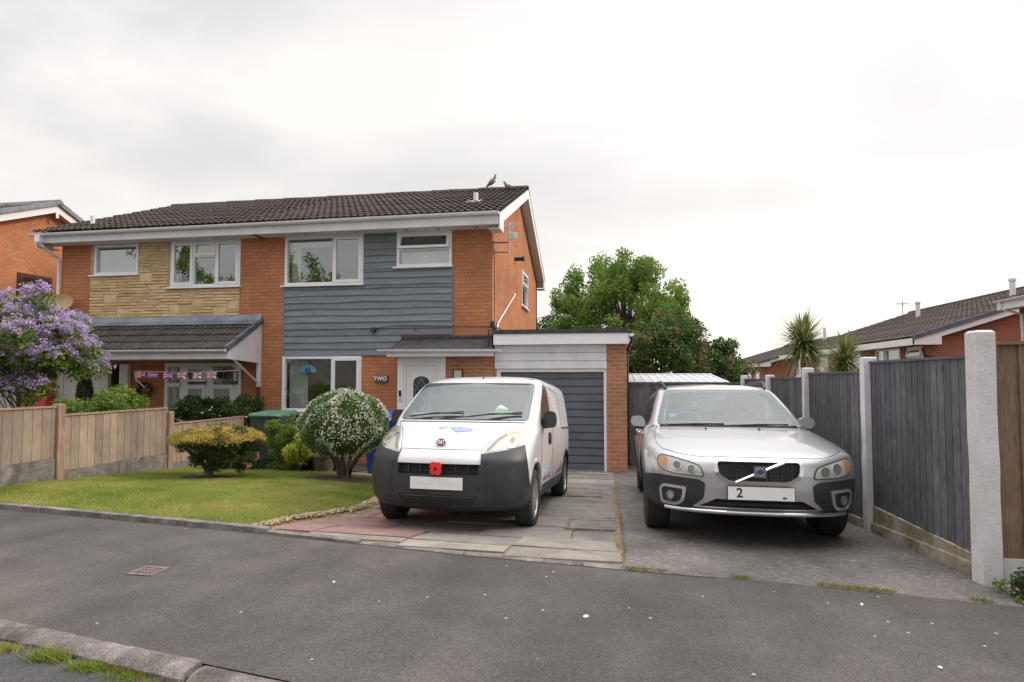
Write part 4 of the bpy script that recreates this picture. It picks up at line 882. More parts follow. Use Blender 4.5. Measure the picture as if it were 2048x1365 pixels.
# ---------------------------------------------------------------- neighbour's house at the far left
HN = thing('brick_house', 'orange brick gable end of the neighbouring house at the left edge', 'house', (-16, 14.6, 0))
Tn = TX(-16.0); mb = MB(); ym, zr_, hs = 14.62, 6.80, 4.2; s_ = .43
wall(mb, Tn, ym - hs, ym + hs, 0, 5.0, .25, [(13.72, 14.75, 3.55, 4.72)]); mb.prism([(ym - hs, 5.0), (ym + hs, 5.0), (ym, 5.0 + hs * s_ * .985)], -16.25, -16.0, lambda p, q, d: (d, p, q)); wall(mb, TF(ym - hs), -24, -16.25, 0, 5.0, .25); obj('wall', mb, M['brick'], HN)
mb = MB(); tiles(mb, -24.2, -15.72, ym - hs - .4, 6.88 - (hs + .4) * s_, ym, 6.88); tiles(mb, -24.2, -15.72, ym + hs + .4, 6.88 - (hs + .4) * s_, ym, 6.88); rn = obj('roof', mb, M['tile_g'], HN, smooth=50)
mb = MB(); 
for s in (1, -1):
    for k in range(12):
        t0, t1 = k / 12, (k + 1) / 12 + .004; yo = lambda t: ym - s * (hs + .45) * (1 - t); zo = lambda t: 6.90 - (hs + .45) * s_ * (1 - t)
        mb.prism([(yo(t0), zo(t0) - .07), (yo(t1), zo(t1) - .07), (yo(t1), zo(t1) + .05), (yo(t0), zo(t0) + .065)], -15.80, -15.68 + .006 * (k % 2), lambda p, q, d: (d, p, q))
x = -24.2
while x < -15.7:
    mb.prism([(-.13, -.03), (.13, -.03), (.09, .075), (0, .115), (-.09, .075)], x, min(x + .446, -15.66), lambda p, q, d: (d, ym + p, 6.88 + q)); x += .45
obj('ridge_tile', mb, M['ridge'], rn)
mb = MB()
for s in (1, -1):
    yo = lambda t: ym - s * (hs + .42) * (1 - t); zo = lambda t: 6.82 - (hs + .42) * s_ * (1 - t)
    mb.prism([(yo(0), zo(0) - .2), (yo(1), zo(1) - .2), (yo(1), zo(1)), (yo(0), zo(0))], -15.77, -15.75, lambda p, q, d: (d, p, q))
mb.box(-15.77, -15.745, ym - .03, ym + .05, 6.45, 6.64); obj('bargeboard', mb, M['upvc'], HN)
mb = MB()
for s in (1, -1):
    yo = lambda t: ym - s * (hs + .4) * (1 - t); zo = lambda t: 6.66 - (hs + .4) * s_ * (1 - t)
    mb.add([(-15.998, yo(0), zo(0)), (-15.772, yo(0), zo(0)), (-15.772, yo(1), zo(1)), (-15.998, yo(1), zo(1))], [(0, 1, 2, 3)])
obj('verge_soffit', mb, M['soffit'], HN)
wn_ = window(HN, Tn, 13.72, 14.75, 3.55, 4.72, [(13.79, 14.68, 3.62, 4.26, 'f'), (13.79, 14.68, 4.34, 4.65, 's')], ft=.07, mat='brown'); room(HN, Tn, 13.72, 14.75, 3.55, 4.72, 1.5)
# ================================================================ vehicles
def paint(name, c, metal, rough, coat):
    m = MN(name, rough, metal, .5); v = m.ramp(m.noise(3, 4, .6), [(.3, tuple(x * .96 for x in c)), (.7, c)]); m.color(v)
    m.b.inputs['Coat Weight'].default_value = coat; m.b.inputs['Coat Roughness'].default_value = .05; m.bump(m.noise(6, 2), .02, .01); return m.m
M['white_paint'] = paint('white_van_paint', (.76, .76, .78), 0, .32, .8)
M['silver_paint'] = paint('silver_car_paint', (.58, .58, .60), .72, .34, .9)
M['cladding'] = mat_noise('charcoal_bumper_plastic', (.020, .022, .026), (.036, .038, .043), 5, .48, .1, 300, .001)
M['chrome'] = mat_noise('chrome', (.68, .68, .70), (.76, .76, .78), 5, .12, metal=1)
M['alloy'] = mat_noise('alloy_wheel', (.42, .41, .40), (.55, .54, .53), 8, .35, metal=.75)
M['interior'] = mat_noise('car_interior', (.13, .135, .135), (.19, .19, .185), 7, .8)
M['seatm'] = mat_noise('seat_fabric', (.20, .205, .205), (.30, .30, .29), 9, .9)
M['lamp_in'] = mat_noise('reflector', (.72, .72, .71), (.86, .86, .85), 30, .25, metal=.15)
M['amber'] = mat_noise('amber_lens', (.78, .30, .12), (.82, .38, .18), 8, .2)
M['plate'] = mat_noise('number_plate', (.78, .78, .76), (.84, .84, .82), 5, .35)
M['ink'] = mat_noise('black_lettering', (.012, .012, .014), (.02, .02, .022), 5, .5)
def mat_lens(name, tint, fog=.25):
    m = MN(name, .25, 0, .6); m.color(tint)
    t = m.n('ShaderNodeBsdfTransparent'); t.inputs[0].default_value = (.92, .92, .9, 1)
    g = m.n('ShaderNodeBsdfGlossy'); g.inputs['Roughness'].default_value = .04
    x = m.n('ShaderNodeMixShader'); x.inputs[0].default_value = fog; m.l(t.outputs[0], x.inputs[1]); m.l(m.b.outputs[0], x.inputs[2])
    y = m.n('ShaderNodeMixShader'); m.l(schlick(m, .05), y.inputs[0]); m.l(x.outputs[0], y.inputs[1]); m.l(g.outputs[0], y.inputs[2])
    m.l(y.outputs[0], m.N['Material Output'].inputs[0]); return m.m
M['lens'] = mat_lens('headlight_lens', (.75, .75, .72), .06); M['lens_old'] = mat_lens('yellowed_headlight_lens', (.80, .76, .58), .14)
class Surf:
    def __init__(s, K):
        K = np.array(K, float); s.z = K[:, 0]; s.K = K; s.c = {}
        # monotone cubic slopes
        h = np.diff(s.z); s.h = h; s.m = []
        for q in range(1, K.shape[1]):
            d = np.diff(K[:, q]) / h; m = np.zeros(len(K)); m[0], m[-1] = d[0], d[-1]
            for i in range(1, len(K) - 1): m[i] = 0 if d[i - 1] * d[i] <= 0 else 2 * d[i - 1] * d[i] / (d[i - 1] + d[i])
            s.m.append(m)
    def par(s, z):
        z = min(max(z, s.z[0]), s.z[-1]); i = min(int(np.searchsorted(s.z, z, side='right')) - 1, len(s.z) - 2); h = s.h[i]; t = (z - s.z[i]) / h; r = []
        for q in range(1, s.K.shape[1]):
            a, b = s.K[i, q], s.K[i + 1, q]; ma, mb_ = s.m[q - 1][i] * h, s.m[q - 1][i + 1] * h
            r.append((2 * t**3 - 3 * t**2 + 1) * a + (t**3 - 2 * t**2 + t) * ma + (-2 * t**3 + 3 * t**2) * b + (t**3 - t**2) * mb_)
        return r
    def outline(s, z, inset=0, N1=44, N2=34, N3=20, fy=None, ry=None, side=None):
        yf, w, yr, a, n, ar, nr = s.par(z); yf += inset; w = max(.02, w - inset); yr -= inset
        if fy is not None: yf = max(yf, fy)
        if ry is not None: yr = min(yr, ry)
        a = min(a, (yr - yf) * .45); ar = min(ar, (yr - yf) * .45)
        f = np.linspace(0, PI / 2, N1); x = w * np.sin(f) ** (2 / n); y = yf + a * (1 - np.cos(f) ** (2 / n))
        ys = np.linspace(yf + a, yr - ar, N2 + 1)[1:]; g_ = np.linspace(PI / 2, 0, N3 + 1)[1:]
        x2 = w * np.sin(g_) ** (2 / nr); y2 = yr - ar * (1 - np.cos(g_) ** (2 / nr))
        return np.concatenate([x, np.full(N2, w), x2]), np.concatenate([y, ys, y2])
    def arc(s, z):
        k = round(z, 4)
        if k not in s.c:
            x, y = s.outline(z, N1=90, N2=40, N3=30); d = np.concatenate([[0], np.cumsum(np.hypot(np.diff(x), np.diff(y)))]); s.c[k] = (x, y, d)
        return s.c[k]
    def P(s, t, z):
        x, y, d = s.arc(z); sg = -1 if t < 0 else 1; t = abs(t); return Vector((sg * float(np.interp(t, d, x)), float(np.interp(t, d, y)), z))
    def N(s, t, z):
        e = .004; a = s.P(t + e, z) - s.P(t - e, z); b = s.P(t, min(z + e, s.z[-1])) - s.P(t, max(z - e, s.z[0])); n = a.cross(b).normalized()
        p = s.P(t, z); return -n if n.dot(Vector((p.x, p.y - 1.2 if p.y < 1.2 else 0, z - .6))) < 0 else n
    def ty(s, yv, z):   # lateral -> arclength on the nose
        x, y, d = s.arc(z); i = int(np.argmax(x > s.par(z)[1] - 1e-5)); return math.copysign(float(np.interp(abs(yv), x[:i + 1], d[:i + 1])), yv)
    def ts(s, lv, z, sg=1):   # distance along the car -> arclength
        x, y, d = s.arc(z); return sg * float(np.interp(lv, y, d))
    def body(s, zs, **k):
        rings = []; mb = MB()
        for z in zs:
            x, y = s.outline(z, **k); r = [(a, b, z) for a, b in zip(x, y)] + [(-a, b, z) for a, b in zip(x[-2:0:-1], y[-2:0:-1])]; rings.append(r)
        n = len(rings[0])
        for r in rings: mb.v += r
        for i in range(len(rings) - 1):
            for j in range(n): mb.f.append((i * n + j, i * n + (j + 1) % n, (i + 1) * n + (j + 1) % n, (i + 1) * n + j)); mb.mi.append(0)
        mb.f += [tuple(range(n))[::-1], tuple(range((len(rings) - 1) * n, len(rings) * n))]; mb.mi += [0, 0]; return mb
    def patch(s, name, poly, mat, parent, conv='t', off=.004, thick=.02, grid=.03, sm_=45, sg=1, mbr=None):
        bm = bmesh.new(); vs = [bm.verts.new((p[0], p[1], 0)) for p in poly]; bm.faces.new(vs); P = np.array(poly)
        for ax in (0, 1):
            lo, hi = P[:, ax].min(), P[:, ax].max(); k = math.ceil(lo / grid + .01)
            while k * grid < hi - 1e-4:
                co = [0, 0, 0]; no = [0, 0, 0]; co[ax] = k * grid; no[ax] = 1
                bmesh.ops.bisect_plane(bm, geom=bm.verts[:] + bm.edges[:] + bm.faces[:], plane_co=co, plane_no=no, dist=1e-6); k += 1
        def mp(a, b, o):
            t = a if conv == 't' else (s.ty(a, b) if conv == 'y' else s.ts(a, b, 1)); t *= sg; return s.P(t, b) + s.N(t, b) * o
        bm.verts.index_update(); top = [mp(v.co.x, v.co.y, off) for v in bm.verts]; bot = [mp(v.co.x, v.co.y, off - thick) for v in bm.verts]
        F = [tuple(v.index for v in f.verts) for f in bm.faces]; E = [(e.verts[0].index, e.verts[1].index) for e in bm.edges if e.is_boundary]
        n = len(top); bm.free(); mb = mbr or MB(); mb.add(top + bot, F + [tuple(reversed([i + n for i in f])) for f in F] + [(a, b, b + n, a + n) for a, b in E])
        return obj(name, mb, M[mat], parent, smooth=sm_, local=True) if mbr is None else None
    def ring(s, name, A, B, mat, parent, conv='t', off=.004, thick=.02, sub=6, sg=1):
        mb = MB(); n = len(A)
        def mp(p, o):
            t = p[0] if conv == 't' else (s.ty(*p) if conv == 'y' else s.ts(p[0], p[1], 1)); t *= sg; return s.P(t, p[1]) + s.N(t, p[1]) * o
        LA, LB_ = [], []
        for i in range(n):
            j = (i + 1) % n
            for k in range(sub): u = k / sub; LA.append((A[i][0] * (1 - u) + A[j][0] * u, A[i][1] * (1 - u) + A[j][1] * u)); LB_.append((B[i][0] * (1 - u) + B[j][0] * u, B[i][1] * (1 - u) + B[j][1] * u))
        m = len(LA); V = [mp(p, off) for p in LA] + [mp(p, off) for p in LB_] + [mp(p, off - thick) for p in LA] + [mp(p, off - thick) for p in LB_]
        F = []
        for i in range(m): j = (i + 1) % m; F += [(i, j, m + j, m + i), (i, 2 * m + i, 2 * m + j, j), (m + i, m + j, 3 * m + j, 3 * m + i), (2 * m + i, 3 * m + i, 3 * m + j, 2 * m + j)]
        mb.add(V, F); return obj(name, mb, M[mat], parent, smooth=40, local=True)
    def line(s, name, pts, parent, mat='black', r=.0032, conv='t', off=0, sg=1, step=.04, flat=None):
        q = []
        for a, b in zip(pts, pts[1:]):
            k = max(1, int(math.hypot(b[0] - a[0], b[1] - a[1]) / step))
            for i in range(k): u = i / k; q.append((a[0] * (1 - u) + b[0] * u, a[1] * (1 - u) + b[1] * u))
        q.append(pts[-1]); W_ = []
        for p in q: t = (p[0] if conv == 't' else (s.ty(*p) if conv == 'y' else s.ts(p[0], p[1], 1))) * sg; W_.append(s.P(t, p[1]) + s.N(t, p[1]) * off)
        mb = MB(); mb.tube(W_, r, 6); return obj(name, mb, M[mat], parent, smooth=60, local=True)
def rnd(poly, r=.02, k=4):
    out_ = []; n = len(poly)
    for i in range(n):
        p, a, b = Vector(poly[i]), Vector(poly[i - 1]), Vector(poly[(i + 1) % n]); d1, d2 = (a - p), (b - p); rr = min(r, d1.length * .45, d2.length * .45); p1, p2 = p + d1.normalized() * rr, p + d2.normalized() * rr
        for j in range(k + 1): u = j / k; out_.append(tuple(p1 * (1 - u) ** 2 + p * 2 * u * (1 - u) + p2 * u * u))
    return out_
def cut(mb, mats, cutters):
    """closed body minus closed cutters [(MB, material index)] evaluated to one mesh"""
    def tmp(b, mi): 
        me = bpy.data.meshes.new('t'); me.from_pydata(b.v, [], b.f); [me.materials.append(m) for m in mats]; me.polygons.foreach_set('material_index', [mi] * len(b.f))
        bm = bmesh.new(); bm.from_mesh(me); bmesh.ops.recalc_face_normals(bm, faces=bm.faces); bm.to_mesh(me); bm.free()
        o = bpy.data.objects.new('t', me); COL.objects.link(o); return o
    o = tmp(mb, 0); cs = []
    for b, mi in cutters:
        c = tmp(b, mi); cs.append(c); m = o.modifiers.new('b', 'BOOLEAN'); m.operation = 'DIFFERENCE'; m.solver = 'EXACT'; m.object = c; m.material_mode = 'INDEX'
    bpy.context.view_layer.update(); me = bpy.data.meshes.new_from_object(o.evaluated_get(bpy.context.evaluated_depsgraph_get()))
    for x in [o] + cs: bpy.data.objects.remove(x)
    return me
def link(name, me, parent, smooth=35):
    me.polygons.foreach_set('use_smooth', [True] * len(me.polygons)); me.set_sharp_from_angle(angle=R(smooth)); me.name = name
    o = bpy.data.objects.new(name, me); COL.objects.link(o); o.parent = parent; return o
def wheel(parent, x, y, r, w, spokes, style, sg, dz=0):
    """sg = +1 outer face towards +x"""
    mb = MB(); T = lambda a, b, h: (x + sg * h, y + a, r + b + dz)
    mb.lathe([(r * .66, -w / 2), (r * .9, -w / 2), (r * .97, -w * .42), (r, -w * .30), (r, w * .30), (r * .975, w * .42), (r * .9, w / 2), (r * .80, w * .52), (r * .70, w * .46), (r * .66, w * .30)], 40, T=T)
    o = obj('wheel', mb, M['rubber'], parent, smooth=35, local=True)
    rb = MB(); R0 = r * .69; rb.lathe([(R0, w * .20), (R0, w * .44), (R0 * .94, w * .43), (R0 * .9, w * .30), (R0 * .88, w * .12)], 40, T=T)
    n = spokes
    for k in range(n):
        a = 2 * PI * k / n; da = (.20 if style == 'cap' else .11)
        for q in ((0,) if style == 'cap' else (-.10, .10)):
            P = []
            for (rr, wd) in ((R0 * .16, .5), (R0 * .92, 1.0)):
                for s_ in (-1, 1): P.append((rr * math.cos(a + q) - s_ * wd * da * R0 * .55 * math.sin(a + q), rr * math.sin(a + q) + s_ * wd * da * R0 * .55 * math.cos(a + q)))
            P = [P[0], P[2], P[3], P[1]]; rb.prism(P, w * .22, w * .40, lambda p, q_, d: T(p, q_, d))
    rb.lathe([(0, w * .2), (R0 * .24, w * .2), (R0 * .24, w * .40), (R0 * .18, w * .44), (0, w * .445)], 24, T=T)
    if style == 'cap': rb.lathe([(R0 * .40, w * .26), (R0 * .40, w * .40), (R0 * .5, w * .40), (R0 * .5, w * .26)], 32, T=T)
    obj('rim', rb, M['alloy'], o, smooth=35, local=True)
    db = MB(); db.lathe([(0, w * .0), (R0 * .9, w * .0), (R0 * .9, w * .05), (0, w * .05)], 28, T=T); obj('brake_disc', db, M['darkmetal'], o, local=True)
    return o
def cyl(x0, x1, y, z, r, n=48):
    mb = MB(); mb.lathe([(r, x0), (r, x1)], n, T=lambda a, b, h: (h, y + a, z + b)); return mb
def pr_side(poly, x0, x1): mb = MB(); mb.prism(poly, x0, x1, lambda p, q, d: (d, p, q)); return mb
def pr_front(poly, y0, y1): mb = MB(); mb.prism(poly, y0, y1, lambda p, q, d: (p, d, q)); return mb
def seats(parent, xs, y, z):
    for x in xs:
        mb = MB(); mb.prism([(y, z), (y + .5, z), (y + .52, z + .12), (y, z + .16)], x - .24, x + .24, lambda p, q, d: (d, p, q))
        mb.prism(rnd([(y + .44, z + .12), (y + .58, z + .10), (y + .74, z + .68), (y + .64, z + .70)], .03), x - .23, x + .23, lambda p, q, d: (d, p, q))
        mb.prism(rnd([(y + .64, z + .74), (y + .73, z + .73), (y + .78, z + .90), (y + .70, z + .92)], .03), x - .12, x + .12, lambda p, q, d: (d, p, q))
        obj('seat', mb, M['seatm'], parent, smooth=40, local=True)
def steering(parent, x, y, z, r=.19):
    mb = MB(); u = Vector((1, 0, 0)); v = Vector((0, .45, .9)).normalized(); c = Vector((x, y, z))
    mb.tube([c + u * r * math.cos(a) + v * r * math.sin(a) for a in np.linspace(0, 2 * PI, 33)], .014, 8, cap=False); mb.tube([c - u * r, c + u * r], .014, 6); mb.tube([c, c - v * r], .014, 6); mb.tube([c, c + Vector((0, -.25, -.15))], .03, 8)
    obj('steering_wheel', mb, M['interior'], parent, smooth=50, local=True)
def mirror_img(pts): return [(-a, b) for a, b in pts][::-1]
# ---------------------------------------------------------------- white van
VK = [(.17, .34, .70, 3.66, .60, 2.5, .3, 3), (.21, .16, .77, 3.76, .60, 2.6, .3, 3), (.26, .06, .79, 3.82, .58, 2.8, .3, 3), (.35, .015, .815, 3.86, .56, 2.8, .3, 3.4), (.50, .0, .828, 3.87, .56, 2.8, .3, 3.6), (.66, .0, .832, 3.87, .58, 2.7, .3, 3.6),
      (.76, .045, .834, 3.86, .60, 2.45, .3, 3.6), (.82, .10, .834, 3.86, .62, 2.35, .3, 3.6), (.90, .23, .832, 3.86, .62, 2.3, .3, 3.6), (.97, .42, .830, 3.86, .58, 2.3, .3, 3.6), (1.03, .60, .822, 3.86, .42, 2.5, .3, 3.6), (1.08, .725, .815, 3.855, .30, 2.7, .3, 3.6),
      (1.16, .855, .805, 3.85, .26, 2.8, .3, 3.6), (1.30, 1.075, .785, 3.835, .25, 2.8, .3, 3.4), (1.44, 1.30, .762, 3.80, .25, 2.8, .3, 3.2), (1.51, 1.43, .742, 3.76, .28, 2.8, .3, 3.2), (1.57, 1.60, .69, 3.68, .42, 2.9, .34, 3), (1.61, 1.80, .605, 3.57, .45, 2.8, .38, 2.8), (1.64, 2.08, .470, 3.38, .5, 2.6, .4, 2.6), (1.655, 2.38, .28, 3.1, .4, 2.4, .3, 2.4), (1.66, 2.6, .08, 2.9, .1, 2.2, .1, 2.2)]
VS = Surf(VK); VA = R(3.0); VX, VY = -1.622, 5.46
TILT = -R(3.3)
VZ = .445 - .0645 * (VY - 4.6) - .045
van = thing('van', 'white panel van with charcoal bumpers parked in front of the garage', 'van', (VX, VY, VZ), 0, world=False); van.rotation_euler = (TILT - R(.9), 0, -VA)
zs = sorted({round(float(z), 4) for z in np.concatenate([np.linspace(.17, .80, 28), np.linspace(.80, 1.10, 32), np.linspace(1.10, 1.5, 40), np.linspace(1.5, 1.66, 22)])})
wr, fa, ra = .295, .80, 3.31
screen_h = rnd([(-.665, 1.105), (.665, 1.105), (.675, 1.465), (-.675, 1.465)], .05)   # (lateral, height) of the opening
side_w = rnd([(1.14, 1.06), (1.80, 1.06), (1.80, 1.46), (1.62, 1.46), (1.36, 1.28)], .04)
cutters = [(cyl(s * .50, s * 1.2, y, wr + .0, wr + .055), 1) for s in (-1, 1) for y in (fa, ra)]
cz = [.55, .8, 1.0, 1.1, 1.2, 1.3, 1.4, 1.5, 1.55, 1.59]
cutters += [(VS.body(cz, inset=.055, fy=.86, ry=2.0), 1), (pr_front(screen_h, .2, 1.6), 1), (pr_side(side_w, -1.2, 1.2), 1)]
cutters += [(pr_front(rnd([(-.414, .54), (.414, .54), (.414, .648), (-.414, .648)], .01), -.2, .14), 1)]
me = cut(VS.body(zs), [M['white_paint'], M['interior']], cutters); link('body', me, van)
# bumper cladding wraps round to the front arches
bp = [(.0, .20), (1.10, .20), (1.10, .385), (1.03, .43), (.985, .52), (.975, .66), (.965, .775), (.75, .748), (.505, .718), (.475, .765), (.445, .65), (.0, .648)]
for s in (1, -1): pass
hole_u = [(-.40, .555), (.40, .555), (.40, .64), (-.40, .64)]
def clad(name, poly, parent): return VS.patch(name, poly, 'cladding', parent, off=.014, thick=.03, grid=.02)
fb = clad('front_bumper', [(-1.10, .175), (1.10, .175), (1.10, .385), (1.03, .43), (.985, .52), (.945, .66), (.875, .825), (.66, .775), (.42, .738), (.415, .775), (.425, .65), (.405, .645), (.405, .375), (-.405, .375), (-.405, .645), (-.425, .65), (-.415, .775), (-.42, .738), (-.66, .775), (-.875, .825), (-.945, .66), (-.985, .52), (-1.03, .43), (-1.10, .385)], van)
clad('bumper_centre', [(-.404, .375), (.404, .375), (.404, .545), (-.404, .545)], fb)
VS.ring('intake_surround', rnd([(-.40, .255), (.40, .255), (.46, .385), (-.46, .385)], .03), rnd([(-.35, .275), (.35, .275), (.40, .36), (-.40, .36)], .02), 'cladding', fb, off=.022, thick=.03, sub=3)
VS.patch('lower_intake', [(-.345, .278), (.345, .278), (.39, .357), (-.39, .357)], 'ink', fb, off=.0165, thick=.004)  # flat black patch painted as the intake's shaded recess; no opening is cut
mb = MB()
for z in (.292, .316, .340): mb.tube([VS.P(t, z) + Vector((0, -.020, 0)) for t in np.linspace(-.36, .36, 12)], .006, 4)
for t in np.linspace(-.30, .30, 6): mb.box(t - .009, t + .009, .03, .06, .55, .645)
for z in (.575, .60, .625): mb.tube([VS.P(t, z) + Vector((0, .03, 0)) for t in np.linspace(-.40, .40, 12)], .005, 4)
obj('grille', mb, M['black'], fb, local=True)
# windscreen, surround, wipers
outer = rnd([(-.735, 1.065), (.735, 1.065), (.685, 1.51), (-.685, 1.51)], .06); inner = rnd([(-.655, 1.12), (.655, 1.12), (.655, 1.46), (-.655, 1.46)], .06)
VS.ring('windscreen_surround', outer, inner, 'black', van, conv='y', off=.006, thick=.015, sub=10)
VS.patch('windscreen', outer, 'glass_car', van, conv='y', off=.011, thick=.003, grid=.025)
for (x0, x1, z1) in ((-.60, .02, 1.14), (.06, .66, 1.20)):
    a = VS.P(VS.ty(x0 if x0 < 0 else x0, 1.08), 1.08) + Vector((0, -.03, .02)); b = VS.P(VS.ty(x1, 1.12), 1.12) + Vector((0, -.02, .02)); 
    mb = MB(); mb.tube([a, (a + b) / 2 + Vector((0, -.02, .02)), b], .009, 6); mb.tube([a + Vector((.10, -.0, .015)), b + Vector((0, .01, .02))], .006, 5); obj('wiper', mb, M['black'], van, smooth=50, local=True)
for s in (1, -1):
    VS.patch('side_window', rnd([(1.10, 1.04), (1.83, 1.04), (1.83, 1.48), (1.60, 1.48), (1.32, 1.28)], .04), 'glass_car', van, conv='s', off=.006, thick=.004, sg=s, grid=.04)
    VS.ring('window_seal', rnd([(1.08, 1.02), (1.85, 1.02), (1.85, 1.50), (1.59, 1.50), (1.30, 1.29)], .05), rnd([(1.14, 1.06), (1.80, 1.06), (1.80, 1.46), (1.62, 1.46), (1.36, 1.28)], .04), 'black', van, conv='s', off=.003, thick=.01, sub=3, sg=s)
    VS.line('door_gap', [(1.04, 1.0), (1.10, .75), (1.14, .40), (1.28, .30), (1.90, .30), (1.94, .8), (1.92, 1.4), (1.74, 1.52), (1.56, 1.52), (1.26, 1.31), (1.04, 1.0)], van, conv='s', sg=s)
    if s == 1: VS.line('sliding_door_gap', [(1.98, .30), (2.72, .34), (2.80, .8), (2.78, 1.45), (1.97, 1.50)], van, conv='s', sg=s); VS.line('sliding_rail', [(2.8, .98), (3.8, .98)], van, conv='s', sg=s, r=.012)
    VS.patch('sill_trim', [(1.20, .235), (2.90, .235), (2.90, .36), (1.22, .36)], 'cladding', van, conv='s', off=.012, thick=.02, sg=s, grid=.1)
    VS.patch('rear_bumper', [(3.68, .25), (4.4, .25), (4.4, .50), (3.70, .50)], 'cladding', van, conv='s', off=.014, thick=.02, sg=s, grid=.06)
    A, B = [], []
    for y0 in (fa, ra):
        an = np.linspace(R(8), R(172), 15) if y0 == ra else np.linspace(R(0), R(105), 11)
        A = [(y0 + (wr + .053) * math.cos(a), wr + (wr + .053) * math.sin(a)) for a in an]; B = [(y0 + (wr + .082) * math.cos(a), wr + (wr + .082) * math.sin(a)) for a in an]
        VS.patch('arch_lip', A + B[::-1], 'cladding' if y0 == ra else 'white_paint', van, conv='s', off=.010, thick=.03, sg=s, grid=.05)
    mbm = MB(); q = rnd([(.0, 0), (.20, .015), (.225, .10), (.20, .20), (.06, .21), (.0, .12)], .04); base = Vector((s * .895, .90, .985))
    mbm.prism(q, 0, .10, lambda p, q_, d: (s * (.825 + p * .72), 1.14 + d + .03 * math.cos(p * 8), .985 + q_ * .95)); mo = obj('mirror', mbm, M['cladding'], van, smooth=40, local=True)
    mbm = MB(); mbm.box(min(s * .76, s * .87), max(s * .76, s * .87), 1.17, 1.22, .985, 1.03); obj('mirror_arm', mbm, M['cladding'], mo, local=True)
    mbm = MB(); mbm.prism([(.03, .02), (.185, .03), (.20, .18), (.05, .185)], .115, .118, lambda p, q_, d: (s * (.825 + p * .72), 1.14 + d + .03 * math.cos(p * 8), .985 + q_ * .95)); obj('mirror_glass', mbm, M['chrome'], mo, local=True)
    VS.patch('door_handle', rnd([(1.60, .80), (1.74, .79), (1.74, .93), (1.60, .94)], .04), 'black', van, conv='s', off=.018, thick=.02, sg=s)
    hl = [(.43, .755), (.64, .788), (.835, .832), (.868, .93), (.855, .972), (.74, .985), (.62, .962), (.50, .885)]
    hp = VS.patch('headlight', rnd([(s * a, b) for a, b in hl][::s], .03), 'lamp_in', van, off=.004, thick=.02, grid=.03)
    VS.patch('headlight_rim', rnd([(s * a, b) for a, b in [(.455, .77), (.50, .778), (.56, .86), (.635, .925), (.60, .93), (.53, .885)]][::s], .01), 'cladding', hp, off=.007, thick=.004)
    c = (.70, .872); disc = [(s * (c[0] + .078 * math.cos(a)), c[1] + .066 * math.sin(a)) for a in np.linspace(0, 2 * PI, 25)[:-1]]; disc2 = [(s * (c[0] + .092 * math.cos(a)), c[1] + .078 * math.sin(a)) for a in np.linspace(0, 2 * PI, 25)[:-1]]
    VS.ring('bulb_ring', disc2, disc, 'chrome', hp, off=.012, thick=.01, sub=1); VS.patch('bulb', [(s * (c[0] + .03 * math.cos(a)), c[1] + .026 * math.sin(a)) for a in np.linspace(0, 2 * PI, 13)[:-1]][::s], 'interior', hp, off=.010, thick=.004)
    VS.patch('lens', rnd([(s * a, b) for a, b in hl][::s], .03), 'lens_old', hp, off=.020, thick=.006, grid=.03)
    VS.line('bonnet_gap', [(s * .42, .785), (s * .50, .90), (s * .62, .972), (s * .71, 1.0), (s * .745, 1.04)], van)
VS.line('bonnet_gap', [(-.42, .782), (.42, .782)], van)
for s in (1, -1): VS.line('bumper_crease', [(s * .50, .20), (s * .475, .40), (s * .47, .72)], fb, 'black', off=.012, r=.005)
VS.line('bonnet_gap', [(-.70, 1.045), (.70, 1.045)], van, r=.008, conv='y')
b_ = VS.P(0, .835); nn = (VS.N(0, .835) + Vector((0, -1.1, 0))).normalized(); bz = Matrix.Translation(b_ + nn * .022) @ nn.to_track_quat('Z', 'Y').to_matrix().to_4x4()
mb = MB(); mb.lathe([(0, -.02), (.060, -.02), (.060, .0), (.052, .004), (.05, .001), (0, .001)], 32, T=lambda a, b, h: tuple(bz @ Vector((a, b * .9, h)))); bd = obj('badge', mb, M['chrome'], van, smooth=30, local=True)
M['badge_red'] = mat_noise('badge_maroon', (.14, .02, .05), (.2, .03, .06), 9, .3); mb = MB(); mb.lathe([(0, .002), (.046, .002), (.046, .0035), (0, .0035)], 32, T=lambda a, b, h: tuple(bz @ Vector((a, b * .9, h)))); obj('badge_disc', mb, M['badge_red'], bd, local=True)
text('lettering', 'FIAT', .034, M['chrome'], bd, bz @ Matrix.Translation((0, 0, .006)) @ Matrix.Diagonal((.92, 1.7, 1, 1)), .001, font_offset=.0002, spacing=1.12)
VS.patch('number_plate', [(-.26, .41), (.26, .41), (.26, .522), (-.26, .522)], 'plate', van, off=.026, thick=.008, grid=.2)
mb = MB()
for k in range(11):
    if abs(k - 5) < 1: continue
    x = -.225 + .045 * k; p = VS.P(VS.ty(x, .463), .463); mb.lathe([(0, -.004), (.004, -.004), (.004, .002), (0, .002)], 8, T=lambda a, b, h, p=p: (p.x + a, p.y - .029 - h, p.z + b))
obj('plate_screw', mb, M['steel'], bpy.data.objects['number_plate'], local=True)
